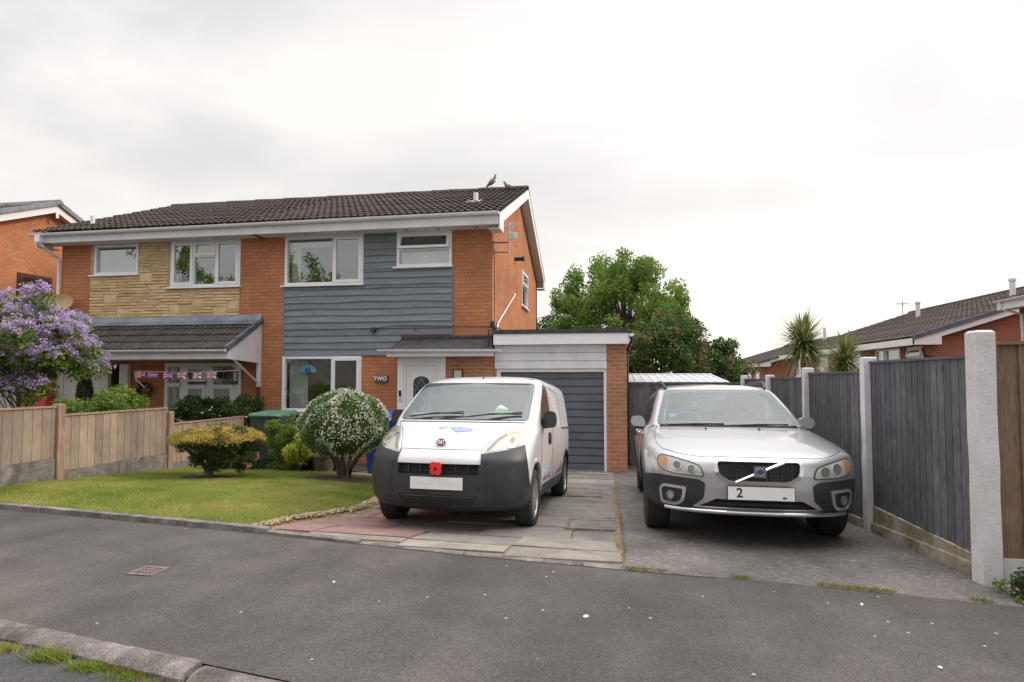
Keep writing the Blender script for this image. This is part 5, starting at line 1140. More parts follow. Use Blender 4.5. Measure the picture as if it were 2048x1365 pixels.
# remembrance poppy tied to the grille
pp = thing('poppy', 'red plastic poppy with a black centre fixed to the white van\'s grille', 'poppy', (VX, VY, VZ), world=False); pp.rotation_euler = van.rotation_euler
M['poppy_red'] = mat_noise('poppy_red', (.72, .02, .02), (.8, .04, .03), 9, .45)
cxp, czp = -.0, .605
for i, (dx, dz, r_, o_) in enumerate(((-.022, .026, .035, 0), (.024, .025, .035, .002), (-.021, -.024, .033, .004), (.022, -.026, .035, .006))):
    mb = MB(); mb.lathe([(0, 0), (r_, .001), (r_ * 1.04, -.004), (r_, -.005), (0, -.003)], 22, T=lambda a, b, h: (cxp + dx + a * 1.05, -.045 - o_ - h, czp + dz + b)); obj('petal', mb, M['poppy_red'], pp, smooth=50, local=True)
mb = MB(); mb.lathe([(0, 0), (.014, 0), (.014, .004), (0, .005)], 18, T=lambda a, b, h: (cxp + a, -.056 - h, czp + b)); obj('poppy_centre', mb, M['ink'], pp, local=True)
# faint print on the bonnet and the small figures along the side
M['faint_blue'] = mat_noise('faded_blue_print', (.20, .25, .50), (.36, .42, .64), 22, .4, lo=.3, hi=.6); M['print_dark'] = mat_noise('dark_plum_print', (.10, .03, .07), (.25, .06, .14), 12, .5); M['print_lilac'] = mat_noise('lilac_print', (.42, .42, .68), (.55, .55, .75), 12, .5); M['print_grey'] = mat_noise('grey_print', (.45, .42, .42), (.6, .58, .58), 12, .5)
VS.patch('bonnet_print', [(-.03, .985), (.10, .990), (.22, .978), (.23, .955), (.08, .94), (.04, .958)], 'faint_blue', van, off=.005, thick=.004, conv='y', grid=.02); VS.patch('bonnet_print', [(-.16, .985), (-.05, .992), (-.09, .975), (-.13, .972)], 'faint_blue', van, off=.005, thick=.004, conv='y', grid=.02)
rr_ = random.Random(3)
for s in (1,):
    y = 1.30; mbA, mbB = MB(), MB()
    while y < 2.9:
        h = rr_.uniform(.05, .13); wd = rr_.uniform(.02, .045); m_b = mbB if 1.9 < y < 2.4 and rr_.random() < .7 else mbA; z0 = .385 + .012 * math.sin(y * 5)
        for poly in ([(y - wd, z0), (y - wd * .3, z0), (y, z0 + h * .35), (y + wd * .4, z0), (y + wd, z0), (y + wd * .6, z0 + h * .6), (y, z0 + h * .85), (y - wd * .7, z0 + h * .5)], [(y - wd * .35, z0 + h * .86), (y + wd * .3, z0 + h * .86), (y + wd * .3, z0 + h), (y - wd * .35, z0 + h)]):
            VS.patch('x', poly, 'ink', None, conv='s', off=.002, thick=.002, sg=s, grid=.2, mbr=m_b)
        y += wd * 2.3 + rr_.uniform(0, .04)
    obj('side_print', mbA, M['print_dark'], van, local=True); obj('side_print', mbB, M['print_lilac'], van, local=True)
    mbA = MB()
    for (y0, z0, w_, h_) in ((1.30, .70, .07, .012), (1.42, .69, .08, .012), (1.30, .655, .05, .012), (1.28, .52, .018, .09), (1.32, .52, .018, .07), (1.36, .54, .018, .05), (2.05, 1.32, .10, .012), (2.2, 1.30, .12, .012), (2.1, 1.25, .16, .012), (2.4, 1.32, .1, .012)):
        VS.patch('x', [(y0, z0), (y0 + w_, z0), (y0 + w_, z0 + h_), (y0, z0 + h_)], 'ink', None, conv='s', off=.002, thick=.002, sg=s, grid=.3, mbr=mbA)
    obj('side_print', mbA, M['print_grey'], van, local=True)
mb = MB(); mb.tube([(0, 1.64, 1.565), (0, 1.66, 1.60), (0, 1.70, 1.66)], [.018, .008, .003], 8); obj('roof_aerial', mb, M['black'], van, smooth=50, local=True)
mb = MB(); mb.prism([(.80, .95), (.86, 1.03), (1.05, 1.05), (1.25, 1.02), (1.32, .85), (1.2, .62), (.9, .62)], -.74, .74, lambda p, q, d: (d, p, q)); mb.prism(rnd([(1.0, 1.04), (1.1, 1.12), (1.28, 1.10), (1.3, 1.0)], .02), -.62, -.22, lambda p, q, d: (d, p, q)); obj('dashboard', mb, M['interior'], van, smooth=30, local=True)
mb = MB(); mb.box(-.72, .72, 2.0 - .075, 2.0 - .07, .6, 1.5); obj('bulkhead', mb, M['dark_room'], van, local=True)
seats(van, (-.38, .38), 1.30, .55); steering(van, -.36, 1.30, 1.02)
mb = MB(); mb.box(-.12, .12, 1.40, 1.42, 1.36, 1.42); obj('rear_view_mirror', mb, M['interior'], van, local=True)
for s in (1, -1): wheel(van, s * .735, fa, wr, .185, 9, 'cap', s, -.03); wheel(van, s * .735, ra, wr, .185, 9, 'cap', s, -.03)
def vworld(root, p): return (Matrix.LocRotScale(root.location, root.rotation_euler, None) @ Vector(p))
tb = thing('tissue_box', 'green tissue box with a white tissue on the white van\'s dashboard', 'tissue box', tuple(vworld(van, (.38, 1.02, 1.105))), 0, world=False); tb.rotation_euler = van.rotation_euler
M['green_box'] = mat_noise('green_card', (.16, .50, .06), (.24, .62, .10), 9, .6); mb = MB(); mb.box(-.12, .12, -.05, .06, .0, .065); obj('carton', mb, M['green_box'], tb, local=True)
mb = MB(); mb.add([(-.07, 0, .066), (.07, 0, .066), (.09, -.03, .09), (.0, .01, .14), (-.05, .03, .12), (-.02, -.03, .10)], [(0, 1, 2, 5), (5, 2, 3), (0, 5, 4), (4, 5, 3), (1, 2, 3), (0, 1, 3, 4)]); obj('tissue', mb, M['plate'], tb, local=True)
# ---------------------------------------------------------------- silver estate car
CK = [(.24, .40, .74, 4.40, .60, 2.4, .4, 3), (.28, .16, .83, 4.66, .66, 2.5, .4, 3), (.33, .06, .86, 4.76, .70, 2.5, .4, 3), (.41, .015, .89, 4.82, .72, 2.5, .4, 3), (.52, .0, .902, 4.84, .72, 2.5, .4, 3), (.62, .0, .908, 4.83, .72, 2.5, .4, 3), (.70, .012, .908, 4.82, .72, 2.45, .4, 3),
      (.76, .045, .906, 4.80, .73, 2.4, .4, 3), (.80, .12, .900, 4.79, .75, 2.35, .4, 3), (.835, .25, .893, 4.78, .77, 2.3, .4, 3), (.875, .46, .885, 4.78, .78, 2.25, .4, 3), (.915, .74, .88, 4.77, .74, 2.2, .4, 3), (.95, 1.02, .86, 4.77, .66, 2.2, .4, 3), (.975, 1.20, .84, 4.76, .56, 2.2, .4, 3), (1.00, 1.32, .812, 4.75, .36, 2.4, .4, 3),
      (1.06, 1.45, .782, 4.71, .30, 2.6, .4, 3), (1.195, 1.70, .738, 4.63, .28, 2.6, .38, 3), (1.33, 1.96, .690, 4.53, .28, 2.6, .36, 3), (1.40, 2.11, .660, 4.46, .30, 2.6, .34, 3), (1.445, 2.28, .62, 4.38, .36, 2.5, .34, 3), (1.475, 2.48, .55, 4.26, .5, 2.5, .4, 2.8), (1.50, 2.75, .42, 4.05, .5, 2.4, .4, 2.6), (1.51, 3.1, .15, 3.7, .2, 2.2, .2, 2.2)]
CS = Surf(CK); CA = R(1.3); CXp, CYp = 1.225, 5.12; CZ = .445 - .0645 * (CYp - 4.35) - .008 
car = thing('estate_car', 'silver estate car with dark plastic arches parked beside the charcoal fence', 'car', (CXp, CYp, CZ), 0, world=False); car.rotation_euler = (TILT, 0, -CA)
zs = sorted({round(float(z), 4) for z in np.concatenate([np.linspace(.24, .75, 26), np.linspace(.75, 1.02, 40), np.linspace(1.02, 1.36, 36), np.linspace(1.36, 1.51, 18)])})
wr, fa, ra = .345, .95, 3.76
screen_h = rnd([(-.66, 1.035), (.66, 1.035), (.535, 1.37), (-.535, 1.37)], .06)
sw = [rnd([(1.82, 1.005), (2.42, 1.005), (2.42, 1.345), (2.36, 1.345)], .03), rnd([(2.50, 1.005), (3.30, 1.005), (3.26, 1.345), (2.50, 1.345)], .03), rnd([(3.38, 1.01), (4.20, 1.04), (4.12, 1.33), (3.34, 1.345)], .04)]
cutters = [(cyl(s * .52, s * 1.2, y, wr, wr + .05), 1) for s in (-1, 1) for y in (fa, ra)]
cutters += [(CS.body([.50, .8, .96, 1.02, 1.11, 1.21, 1.31, 1.38, 1.44], inset=.05, fy=1.42), 1), (pr_front(screen_h, .6, 2.6), 1)] + [(pr_side(p, -1.2, 1.2), 1) for p in sw] + [(pr_front(rnd([(-.5, 1.04), (.5, 1.04), (.45, 1.32), (-.45, 1.32)], .05), 4.0, 5.2), 1)]
gr_in = rnd([(-.325, .725), (-.31, .625), (-.225, .572), (.225, .572), (.31, .625), (.325, .725)], .03)
cutters += [(pr_front(gr_in, -.2, .10), 1), (pr_front(rnd([(-.47, .345), (.47, .345), (.34, .418), (-.34, .418)], .01), -.2, .20), 1)]
me = cut(CS.body(zs), [M['silver_paint'], M['interior']], cutters); link('body', me, car)
gr_out = rnd([(-.358, .748), (-.340, .610), (-.235, .548), (.235, .548), (.340, .610), (.358, .748)], .035)
gl = CS.ring('grille_surround', gr_out, gr_in, 'chrome', car, conv='y', off=.012, thick=.03, sub=3)
mb = MB()
for x in np.linspace(-.26, .26, 7): mb.box(x - .005, x + .005, .03, .06, .572, .725)
for z in (.605, .635, .665, .695): mb.box(-.31, .31, .035, .05, z - .003, z + .003)
obj('grille', mb, M['black'], gl, local=True)
mb = MB(); mb.tube([(-.185, -.012, .562), (.195, -.012, .735)], .011, 4); obj('grille_bar', mb, M['chrome'], gl, local=True)
mb = MB(); mb.box(-.046, .046, -.035, -.01, .608, .698); bd = obj('badge', mb, M['chrome'], car, local=True)
mb = MB(); ring(mb, [(.034 * math.cos(a), .653 + .034 * math.sin(a)) for a in np.linspace(0, 2 * PI, 21)[:-1]], [(.025 * math.cos(a), .653 + .025 * math.sin(a)) for a in np.linspace(0, 2 * PI, 21)[:-1]], -.043, -.035, lambda u, v, w: (u, w, v)); obj('badge_ring', mb, M['steel'], bd, local=True)
M['badge_blue'] = mat_noise('badge_blue', (.02, .03, .30), (.03, .05, .4), 9, .3); mb = MB(); mb.box(-.030, .030, -.046, -.036, .644, .662); obj('badge_band', mb, M['badge_blue'], bd, local=True)
mb = MB(); mb.box(-.044, .044, -.0358, -.0352, .610, .696); obj('badge_face', mb, M['interior'], bd, local=True)
text('lettering', 'VOLVO', .015, M['chrome'], bd, Matrix.Translation((0, -.0465, .653)) @ Matrix.Rotation(R(90), 4, 'X'), .0006)
npl = MB(); npl.prism(rnd([(-.262, .422), (.262, .422), (.262, .538), (-.262, .538)], .008), -.045, -.03, lambda p, q, d: (p, d, q)); npl_b = obj('plate_holder', npl, M['black'], car, local=True)
npl = MB(); npl.box(-.256, .256, -.049, -.0451, .428, .532); npo = obj('number_plate', npl, M['plate'], npl_b, local=True)
text('lettering', '2', .105, M['ink'], npo, Matrix.Translation((-.165, -.0495, .480)) @ Matrix.Rotation(R(90), 4, 'X'), .0006, font_offset=.002)
mb = MB(); mb.box(.165, .195, -.0505, -.0492, .445, .457); obj('plate_mark', mb, M['ink'], npo, local=True)
CS.patch('lower_intake', [(-.46, .347), (.46, .347), (.33, .416), (-.33, .416)], 'black', car, off=-.06, thick=.01, conv='y')
mb = MB(); mb.tube([CS.P(t, .322) + CS.N(t, .322) * .022 for t in np.linspace(-.78, .78, 40)], .021, 8); obj('skid_bar', mb, M['chrome'], car, smooth=60, local=True)
CS.patch('bumper_valance', [(-1.1, .245), (1.1, .245), (1.1, .315), (-1.1, .315)], 'cladding', car, off=.008, thick=.02)
outer = rnd([(-.735, 1.0), (.735, 1.0), (.595, 1.405), (-.595, 1.405)], .06); inner = rnd([(-.67, 1.035), (.67, 1.035), (.535, 1.37), (-.535, 1.37)], .06)
CS.ring('windscreen_surround', outer, inner, 'black', car, conv='y', off=.006, thick=.015, sub=10); CS.patch('windscreen', outer, 'glass_car', car, conv='y', off=.011, thick=.003, grid=.025)
for s in (1, -1):
    hl = [(.435, .60), (.465, .68), (.54, .707), (.72, .743), (.83, .755), (.875, .725), (.865, .67), (.80, .635), (.70, .612)]
    hp = CS.patch('headlight', rnd([(s * a, b) for a, b in hl][::s], .025), 'lamp_in', car, off=.003, thick=.02)
    CS.ring('headlight_seal', rnd([(s * a, b) for a, b in [(.427, .593), (.458, .686), (.537, .714), (.719, .751), (.833, .763), (.884, .727), (.873, .665), (.804, .628), (.701, .605)]], .03), rnd([(s * a, b) for a, b in hl], .025), 'black', hp, off=.008, thick=.02, sub=2)
    CS.patch('indicator', rnd([(s * a, b) for a, b in [(.765, .638), (.76, .745), (.83, .747), (.867, .722), (.855, .67)]][::s], .02), 'amber', hp, off=.010, thick=.004)
    for (cx_, cz_, r_) in ((.535, .657, .040), (.66, .677, .046)):
        d1 = [(s * (cx_ + r_ * math.cos(a)), cz_ + r_ * .85 * math.sin(a)) for a in np.linspace(0, 2 * PI, 21)[:-1]]; d2 = [(s * (cx_ + r_ * .75 * math.cos(a)), cz_ + r_ * .64 * math.sin(a)) for a in np.linspace(0, 2 * PI, 21)[:-1]]
        CS.ring('bulb_ring', d1, d2, 'chrome', hp, off=.014, thick=.01, sub=1); CS.patch('bulb', [(a, b) for a, b in d2][::s], 'interior' if cx_ < .7 else 'steel', hp, off=.008, thick=.003)
    CS.patch('lens', rnd([(s * a, b) for a, b in hl][::s], .025), 'lens', hp, off=.018, thick=.005)
    ck = CS.patch('corner_cladding', rnd([(s * a, b) for a, b in [(.44, .415), (.425, .545), (.48, .572), (.84, .592), (1.20, .57), (1.20, .26), (.62, .27)]][::s], .02), 'cladding', car, off=.010, thick=.02)
    fo_ = rnd([(s * a, b) for a, b in [(.60, .385), (.575, .505), (.80, .515), (.845, .48), (.83, .345), (.66, .345)]], .025); fi = rnd([(s * a, b) for a, b in [(.625, .395), (.605, .485), (.787, .494), (.82, .468), (.806, .367), (.672, .367)]], .025)
    fr = CS.ring('foglight_surround', fo_, fi, 'silver_paint', ck, off=.022, thick=.02, sub=2); CS.patch('foglight_recess', fi[::s], 'black', fr, off=.013, thick=.004)
    fd = [(s * (.725 + .030 * math.cos(a)), .425 + .029 * math.sin(a)) for a in np.linspace(0, 2 * PI, 21)[:-1]]; CS.patch('foglight', fd[::s], 'steel', fr, off=.020, thick=.01); CS.ring('foglight_rim', [(s * (.725 + .040 * math.cos(a)), .425 + .038 * math.sin(a)) for a in np.linspace(0, 2 * PI, 21)[:-1]], fd, 'interior', fr, off=.026, thick=.015, sub=1)
    CS.line('bonnet_gap', [(s * .38, .765), (s * .46, .760), (s * .60, .77), (s * .83, .808), (s * .90, .845), (s * .90, .895), (s * .85, .95), (s * .78, .985)], car, r=.003)
    for y0 in (fa, ra):
        an = np.linspace(R(-8), R(188), 17); A = [(y0 + (wr + .048) * math.cos(a), wr + (wr + .048) * math.sin(a)) for a in an]; B = [(y0 + (wr + .105) * math.cos(a), wr + (wr + .10) * math.sin(a)) for a in an]
        CS.patch('arch_trim', A + B[::-1], 'cladding', car, conv='s', off=.014, thick=.035, sg=s, grid=.05)
    CS.patch('sill_trim', [(1.40, .22), (3.32, .22), (3.32, .38), (1.40, .38)], 'cladding', car, conv='s', off=.012, thick=.02, sg=s, grid=.1)
    for poly in sw: CS.patch('side_window', [(a, b) for a, b in poly], 'glass_car', car, conv='s', off=.002, thick=.004, sg=s, grid=.08)
    CS.patch('door_pillar', [(2.43, .99), (2.49, .99), (2.49, 1.36), (2.43, 1.36)], 'black', car, conv='s', off=.004, thick=.01, sg=s, grid=.1)
    CS.line('window_trim', [(1.68, .99), (4.25, 1.01)], car, 'chrome', r=.006, conv='s', sg=s)
    CS.line('door_gap', [(1.52, 1.0), (1.50, .8), (1.42, .45), (1.55, .30), (2.40, .30), (2.46, .6), (2.46, 1.03)], car, conv='s', sg=s); CS.line('door_gap', [(2.46, .9), (2.48, .30), (3.25, .30), (3.42, .55), (3.42, 1.03)], car, conv='s', sg=s)
    for y0 in (2.22, 3.12): CS.patch('door_handle', rnd([(y0, .86), (y0 + .16, .86), (y0 + .16, .90), (y0, .90)], .015), 'chrome', car, conv='s', off=.03, thick=.02, sg=s)
    CS.line('side_moulding', [(1.45, .56), (3.3, .58)], car, 'cladding', r=.014, conv='s', sg=s)
    mb = MB(); q = rnd([(.0, .0), (.17, .01), (.20, .07), (.17, .125), (.05, .13), (.0, .08)], .035, 5); mb.prism(q, 0, .11, lambda p, q_, d: (s * (.84 + p * .85), 1.90 + d * (1 - p), .965 + q_)); mo = obj('mirror', mb, M['silver_paint'], car, smooth=50, local=True)
    mb = MB(); mb.prism(rnd([(-.09, -.02), (.04, -.02), (.17, .0), (.17, .012), (.0, .012), (-.05, .02)], .008), .01, .10, lambda p, q_, d: (s * (.82 + p * .85), 1.90 + d, .955 + q_)); obj('mirror_foot', mb, M['black'], mo, smooth=40, local=True)
    mb = MB(); pts = [(s * .575, 2.30, 1.43), (s * .60, 2.40, 1.48), (s * .615, 2.6, 1.52), (s * .62, 3.2, 1.535), (s * .61, 3.9, 1.52), (s * .59, 4.15, 1.49), (s * .57, 4.24, 1.43)]; mb.tube(pts, .019, 8); obj('roof_rail', mb, M['darkmetal'], car, smooth=60, local=True)
    mb = MB(); mb.lathe([(0, 0), (.012, 0), (.010, .012), (0, .016)], 10, T=lambda a, b, h: (s * .26 + a, 1.16 + b, .968 + h)); obj('washer_jet', mb, M['black'], car, local=True)
CS.line('bonnet_gap', [(-.38, .765), (.38, .765)], car, r=.003); CS.line('scuttle', [(-.70, .990), (.70, .990)], car, r=.012, conv='y', off=-.002)
for (a, b) in ((-.62, -.05), (.0, .60)):
    mb = MB(); p0 = CS.P(CS.ty(a, .997), .997) + Vector((0, -.012, .008)); p1 = CS.P(CS.ty(b, 1.01), 1.01) + Vector((0, -.01, .01)); mb.tube([p0, p0.lerp(p1, .5) + Vector((0, -.02, .006)), p1], .008, 6); obj('wiper', mb, M['black'], car, smooth=50, local=True)
mb = MB(); mb.prism([(1.36, .86), (1.42, .96), (1.60, .99), (1.82, .96), (1.9, .8), (1.7, .6), (1.4, .6)], -.74, .74, lambda p, q, d: (d, p, q)); obj('dashboard', mb, M['interior'], car, smooth=30, local=True)
seats(car, (-.38, .38), 2.0, .48); seats(car, (-.38, .38), 2.9, .48); steering(car, -.37, 1.92, .97)
mb = MB(); mb.box(-.11, .11, 2.06, 2.08, 1.28, 1.34); obj('rear_view_mirror', mb, M['interior'], car, local=True)
mb = MB(); 
for x in np.linspace(-.5, .5, 9): mb.box(x - .003, x + .003, 3.72, 3.725, .95, 1.38)
for z in np.linspace(.98, 1.36, 6): mb.box(-.55, .55, 3.726, 3.73, z - .003, z + .003)
obj('dog_guard', mb, M['darkmetal'], car, local=True)
p_ = CS.P(CS.ty(-.56, 1.10), 1.10); n_ = CS.N(CS.ty(-.56, 1.10), 1.10); Mz = Matrix.Translation(p_ + n_ * .004) @ n_.to_track_quat('Z', 'Y').to_matrix().to_4x4()
mb = MB(); mb.lathe([(0, 0), (.04, 0), (.04, .002), (0, .002)], 20, T=lambda a, b, h: tuple(Mz @ Vector((a, b, h)))); obj('window_sticker', mb, M['blue_p'], car, local=True)
for s in (1, -1): wheel(car, s * .775, fa, wr, .225, 5, 'alloy', s); wheel(car, s * .775, ra, wr, .225, 5, 'alloy', s)
# ================================================================ fences and posts
def post(x0, x1, y0, y1, z0, z1, mat, label, parent=None, chamfer=.015, name='post'):
    mb = MB(); c = chamfer; n = 10; b = 0
    for k in range(n + 1):
        z = z0 + (z1 - z0) * k / n; j = [random.uniform(-.003, .003) for _ in range(4)]
        if k == n: mb.v += [(x0 + c, y0 + c, z1), (x1 - c, y0 + c, z1), (x1 - c, y1 - c, z1), (x0 + c, y1 - c, z1)]
        else:
            if k == n - 1: z = z1 - c
            mb.v += [(x0 + j[0], y0 + j[1], z), (x1 + j[2], y0 + j[1], z), (x1 + j[2], y1 + j[3], z), (x0 + j[0], y1 + j[3], z)]
    for k in range(n):
        for q in range(4): mb.f.append((k * 4 + q, k * 4 + (q + 1) % 4, k * 4 + 4 + (q + 1) % 4, k * 4 + 4 + q)); mb.mi.append(0)
    mb.f += [(3, 2, 1, 0), (n * 4, n * 4 + 1, n * 4 + 2, n * 4 + 3)]; mb.mi += [0, 0]
    o = obj(name, mb, mat, parent)
    if label: o['label'] = label
    return o
def boards_y(mb, x, y0, y1, zb, zt, wd=.10, th=.012, side=-1):
    """vertical featheredge boards along Y on plane x; zb, zt functions of y"""
    y = y0; k = 0
    while y < y1 - .01:
        ye = min(y1, y + wd); ov = .012; a, b = x + side * .004, x + side * (.004 + th); dz = random.uniform(-.004, .004)
        vs = [(a, y, zb(y) + dz), (b, y, zb(y) + dz), (x + side * (.003 + th * .55), ye + ov, zb(ye) + dz), (a, ye + ov, zb(ye) + dz)]; vs += [(p[0], p[1], (zt(p[1]))) for p in vs]
        mb.add(vs, [(3, 2, 1, 0), (4, 5, 6, 7), (0, 1, 5, 4), (1, 2, 6, 5), (2, 3, 7, 6), (3, 0, 4, 7)]); y = ye; k += 1
FX = 2.58
FR = thing('timber_fence', 'charcoal timber fence with white concrete posts along the right of the driveway', 'fence', (FX, 8.2, 0))
py = [4.60, 6.40, 8.22, 10.03, 11.84]; tops = [None, 1.97, 1.875, 1.815, 1.79]
for i in range(4):
    y0, y1 = (4.565 if i == 0 else py[i] + .055), py[i + 1] - .055; zt = tops[i + 1]; zb0 = gz(2.4, (y0 + y1) / 2) + (.20 if i == 0 else .13)
    zb_ = (lambda y, y0=y0, y1=y1: gz(2.4, y) + .17)
    zbl = .56 if i == 0 else gz(2.4, y1) + .14
    mb = MB(); boards_y(mb, FX, y0, y1, lambda y: zbl, lambda y: zt - .015, .098, th=.008); fp = obj('fence_panel', mb, M['wood_grey'], FR)
    mb = MB(); mb.box(FX - .022, FX + .03, y0, y1, zt - .014, zt + .008); obj('capping_rail', mb, M['wood_grey'], fp)
    mb = MB(); mb.box(FX + .0, FX + .04, y0, y1, zbl + .15, zbl + .22); mb.box(FX + .0, FX + .04, y0, y1, zt - .3, zt - .23); obj('back_rail', mb, M['wood_brown'], fp)
    mb = MB(); n = 30; bb = len(mb.v)
    for k in range(n + 1):
        y = y0 + (y1 - y0) * k / n; zl = gz(2.4, y) - .03; j = .006 * math.sin(y * 31) + .004 * math.sin(y * 77)
        mb.v += [(FX - .045 + j, y, zl), (FX - .04 + j, y, zl + .12), (FX - .018, y, zl + .125), (FX - .020 + j * .5, y, zbl - .006), (FX + .03, y, zbl - .006), (FX + .03, y, zl)]
    for k in range(n):
        for q in range(6): mb.f.append((bb + k * 6 + q, bb + k * 6 + (q + 1) % 6, bb + (k + 1) * 6 + (q + 1) % 6, bb + (k + 1) * 6 + q)); mb.mi.append(0)
    mb.f += [tuple(bb + q for q in range(6)), tuple(bb + n * 6 + q for q in range(6))]; mb.mi += [0, 0]
    obj('gravel_board', mb, M['gravelboard'], fp, smooth=40)
zt_ = [2.16, 2.02, 1.945, 1.86, 1.86]
for i, y in enumerate(py):
    if i == 0: post(2.46, 2.575, 4.43, 4.56, .30, 2.135, M['post'], 'thick rough white corner post nearest the road', FR); 
    else: post(FX - .065, FX + .055, y - .05, y + .05, gz(2.4, y) - .05, zt_[i], M['post'], None, FR, .01)
# brown fence to the right of the corner post
bf_ = thing('timber_fence', 'brown overlapping-board fence running right from the white corner post', 'fence', (3.6, 4.5, .6))
mb = MB(); x = 2.62; k = 0
while x < 5.4:
    t_ = .018 * (k % 2); mb.box(x, x + .145, 4.50 - t_, 4.515 - t_, .60, 2.035 + random.uniform(-.003, .003)); x += .125; k += 1
obj('boards', mb, M['wood_brown'], bf_)
mb = MB(); mb.box(2.62, 5.45, 4.465, 4.54, 2.037, 2.06); obj('capping_rail', mb, M['wood_brown'], bf_)
mb = MB(); mb.box(2.618, 5.45, 4.49, 4.54, .30, .598); obj('gravel_board', mb, M['post'], bf_)
# tan fence on the left
LX = -7.05; FT = thing('timber_fence', 'weathered tan timber fence stepping down along the left side of the lawn', 'fence', (LX, 7.6, .3))
for i, (y0, y1, zt, zb, lb) in enumerate(((4.80, 6.60, 1.44, .78, 'tallest tan timber panel at the left edge, below the purple bush'), (6.71, 8.56, 1.325, .60, 'middle tan timber panel between the two timber-brown posts'), (8.67, 10.60, 1.06, .42, 'lowest tan timber panel, partly behind the orange-topped shrub'))):
    mb = MB(); boards_y(mb, LX, y0, y1, lambda y: zb, lambda y: zt - .012, .125, side=1); fp = obj('fence_panel', mb, M['wood_tan'], FT)
    mb = MB(); mb.box(LX - .02, LX + .03, y0, y1, zt - .0115, zt + .012); obj('capping_rail', mb, M['wood_post'], fp)
    mb = MB(); n = 16
    for k in range(n):
        ya, yb = y0 + (y1 - y0) * k / n, y0 + (y1 - y0) * (k + 1) / n; za, zb_2 = gz(LX, ya) - .1, gz(LX, yb) - .1
        mb.add([(LX - .02, ya, za), (LX + .028, ya, za), (LX + .028, ya, zb - .004), (LX - .02, ya, zb - .004), (LX - .02, yb, zb_2), (LX + .028, yb, zb_2), (LX + .028, yb, zb - .004), (LX - .02, yb, zb - .004)], [(1, 5, 6, 2), (0, 3, 7, 4), (2, 6, 7, 3)] + ([(0, 1, 2, 3)] if k == 0 else []) + ([(4, 7, 6, 5)] if k == n - 1 else []))
    obj('gravel_board', mb, M['mossyboard'] if 'mossyboard' in M else M['kerb'], fp, smooth=30)
post(LX - .05, LX + .055, 6.605, 6.705, gz(LX, 6.65) - .05, 1.475, M['wood_post'], None, FT, .008)
post(LX - .05, LX + .055, 8.565, 8.665, gz(LX, 8.6) - .05, 1.265, M['wood_post'], None, FT, .008)
# charcoal fence across the back of the drive and the clear-roofed shelter behind it
bp_ = thing('timber_gate', 'charcoal boarded gate beside the garage, behind the silver car', 'gate', (1.5, 12.05, .1))
mb = MB(); x = .42; k = 0
while x < 2.52: mb.box(x, min(x + .098, 2.53), 12.05 - .006 * (k % 2), 12.07, .06, 1.70); x += .1; k += 1
obj('boards', mb, M['wood_grey'], bp_)
mb = MB(); mb.box(.41, 2.53, 12.02, 12.09, 1.701, 1.73); obj('capping_rail', mb, M['wood_grey'], bp_)
M['poly'] = mat_noise('polycarbonate_sheet', (.55, .60, .68), (.68, .72, .78), 2, .25, spec=.6)
sh = thing('garden_shelter', 'low shelter with a pale clear-panelled lean-to roof beside the garage', 'shelter', (1.4, 13.3, 0))
SP = [(.42, 12.30, 1.715), (2.38, 12.30, 1.715), (2.36, 14.3, 1.875), (.42, 14.3, 1.875)]
mb = MB(); mb.add(SP + [(a, b, c - .015) for a, b, c in SP], [(0, 1, 2, 3), (7, 6, 5, 4), (0, 4, 5, 1), (1, 5, 6, 2), (2, 6, 7, 3), (3, 7, 4, 0)]); rp = obj('roof_panel', mb, M['poly'], sh)
for k in range(12):
    u = k / 11; mb = MB(); x = .42 + 1.96 * u; mb.box(x - .012, x + .012, 0, 1, 0, 1, T=lambda a, b, c: (a, 12.28 + 2.04 * b, 1.7165 + .162 * b + .02 * c)); obj('glazing_bar', mb, M['upvc'], rp)
mb = MB(); mb.box(.40, 2.40, 12.24, 12.275, 1.67, 1.735); mb.box(.40, 2.40, 14.325, 14.36, 1.85, 1.92); obj('edge_beam', mb, M['upvc'], sh)
for (x, y) in ((.45, 12.32), (2.33, 12.32), (.45, 14.25), (2.33, 14.25)): mb = MB(); mb.box(x - .03, x + .03, y - .03, y + .03, -.05, 1.69 if y < 13 else 1.84); obj('leg', mb, M['upvc'], sh)
# ================================================================ ironwork and small things on the ground
def cover(name, label, x0, x1, y0, y1, mat, off=.03, rim=.035, lift=.01, cat='cover'):
    t = thing(name, label, cat, ((x0 + x1) / 2, (y0 + y1) / 2, gz((x0 + x1) / 2, (y0 + y1) / 2) + off)); G = lambda x, y, z: (x, y, gz(x, y) + off + z)
    mb = MB()
    for (a, b, c, d) in frame_rects(x0, x1, y0, y1, rim): mb.box(a, b, c, d, -.03, lift, T=G)
    obj('frame', mb, mat, t); mb = MB(); mb.box(x0 + rim + .004, x1 - rim - .004, y0 + rim + .004, y1 - rim - .004, -.03, lift - .004, T=G); ld = obj('lid', mb, mat if name != 'manhole_cover' else M['slab'], t)
    return t, G, ld
cover('manhole_cover', 'rectangular inspection cover in the paving nearest the footway', -.44, .08, 6.05, 6.62, M['kerb'])
cover('manhole_cover', 'second inspection cover in the paving, close to the garage door', -.66, -.10, 8.55, 9.35, M['kerb'])
M['rust'] = mat_noise('rusty_iron', (.11, .08, .07), (.22, .165, .145), 30, .8, .4, 60, .004)
t, G, ld = cover('stopcock_cover', 'small rusty rectangular iron cover in the grey footway', -3.30, -3.10, 3.66, 3.84, M['rust'], off=.0, rim=.03, lift=.008)
mb = MB(); [mb.box(-3.265 + .028 * i, -3.248 + .028 * i, 3.70 + .036 * j, 3.722 + .036 * j, .0045, .0085, T=G) for i in range(5) for j in range(3)]; obj('tread_pattern', mb, M['rust'], ld)
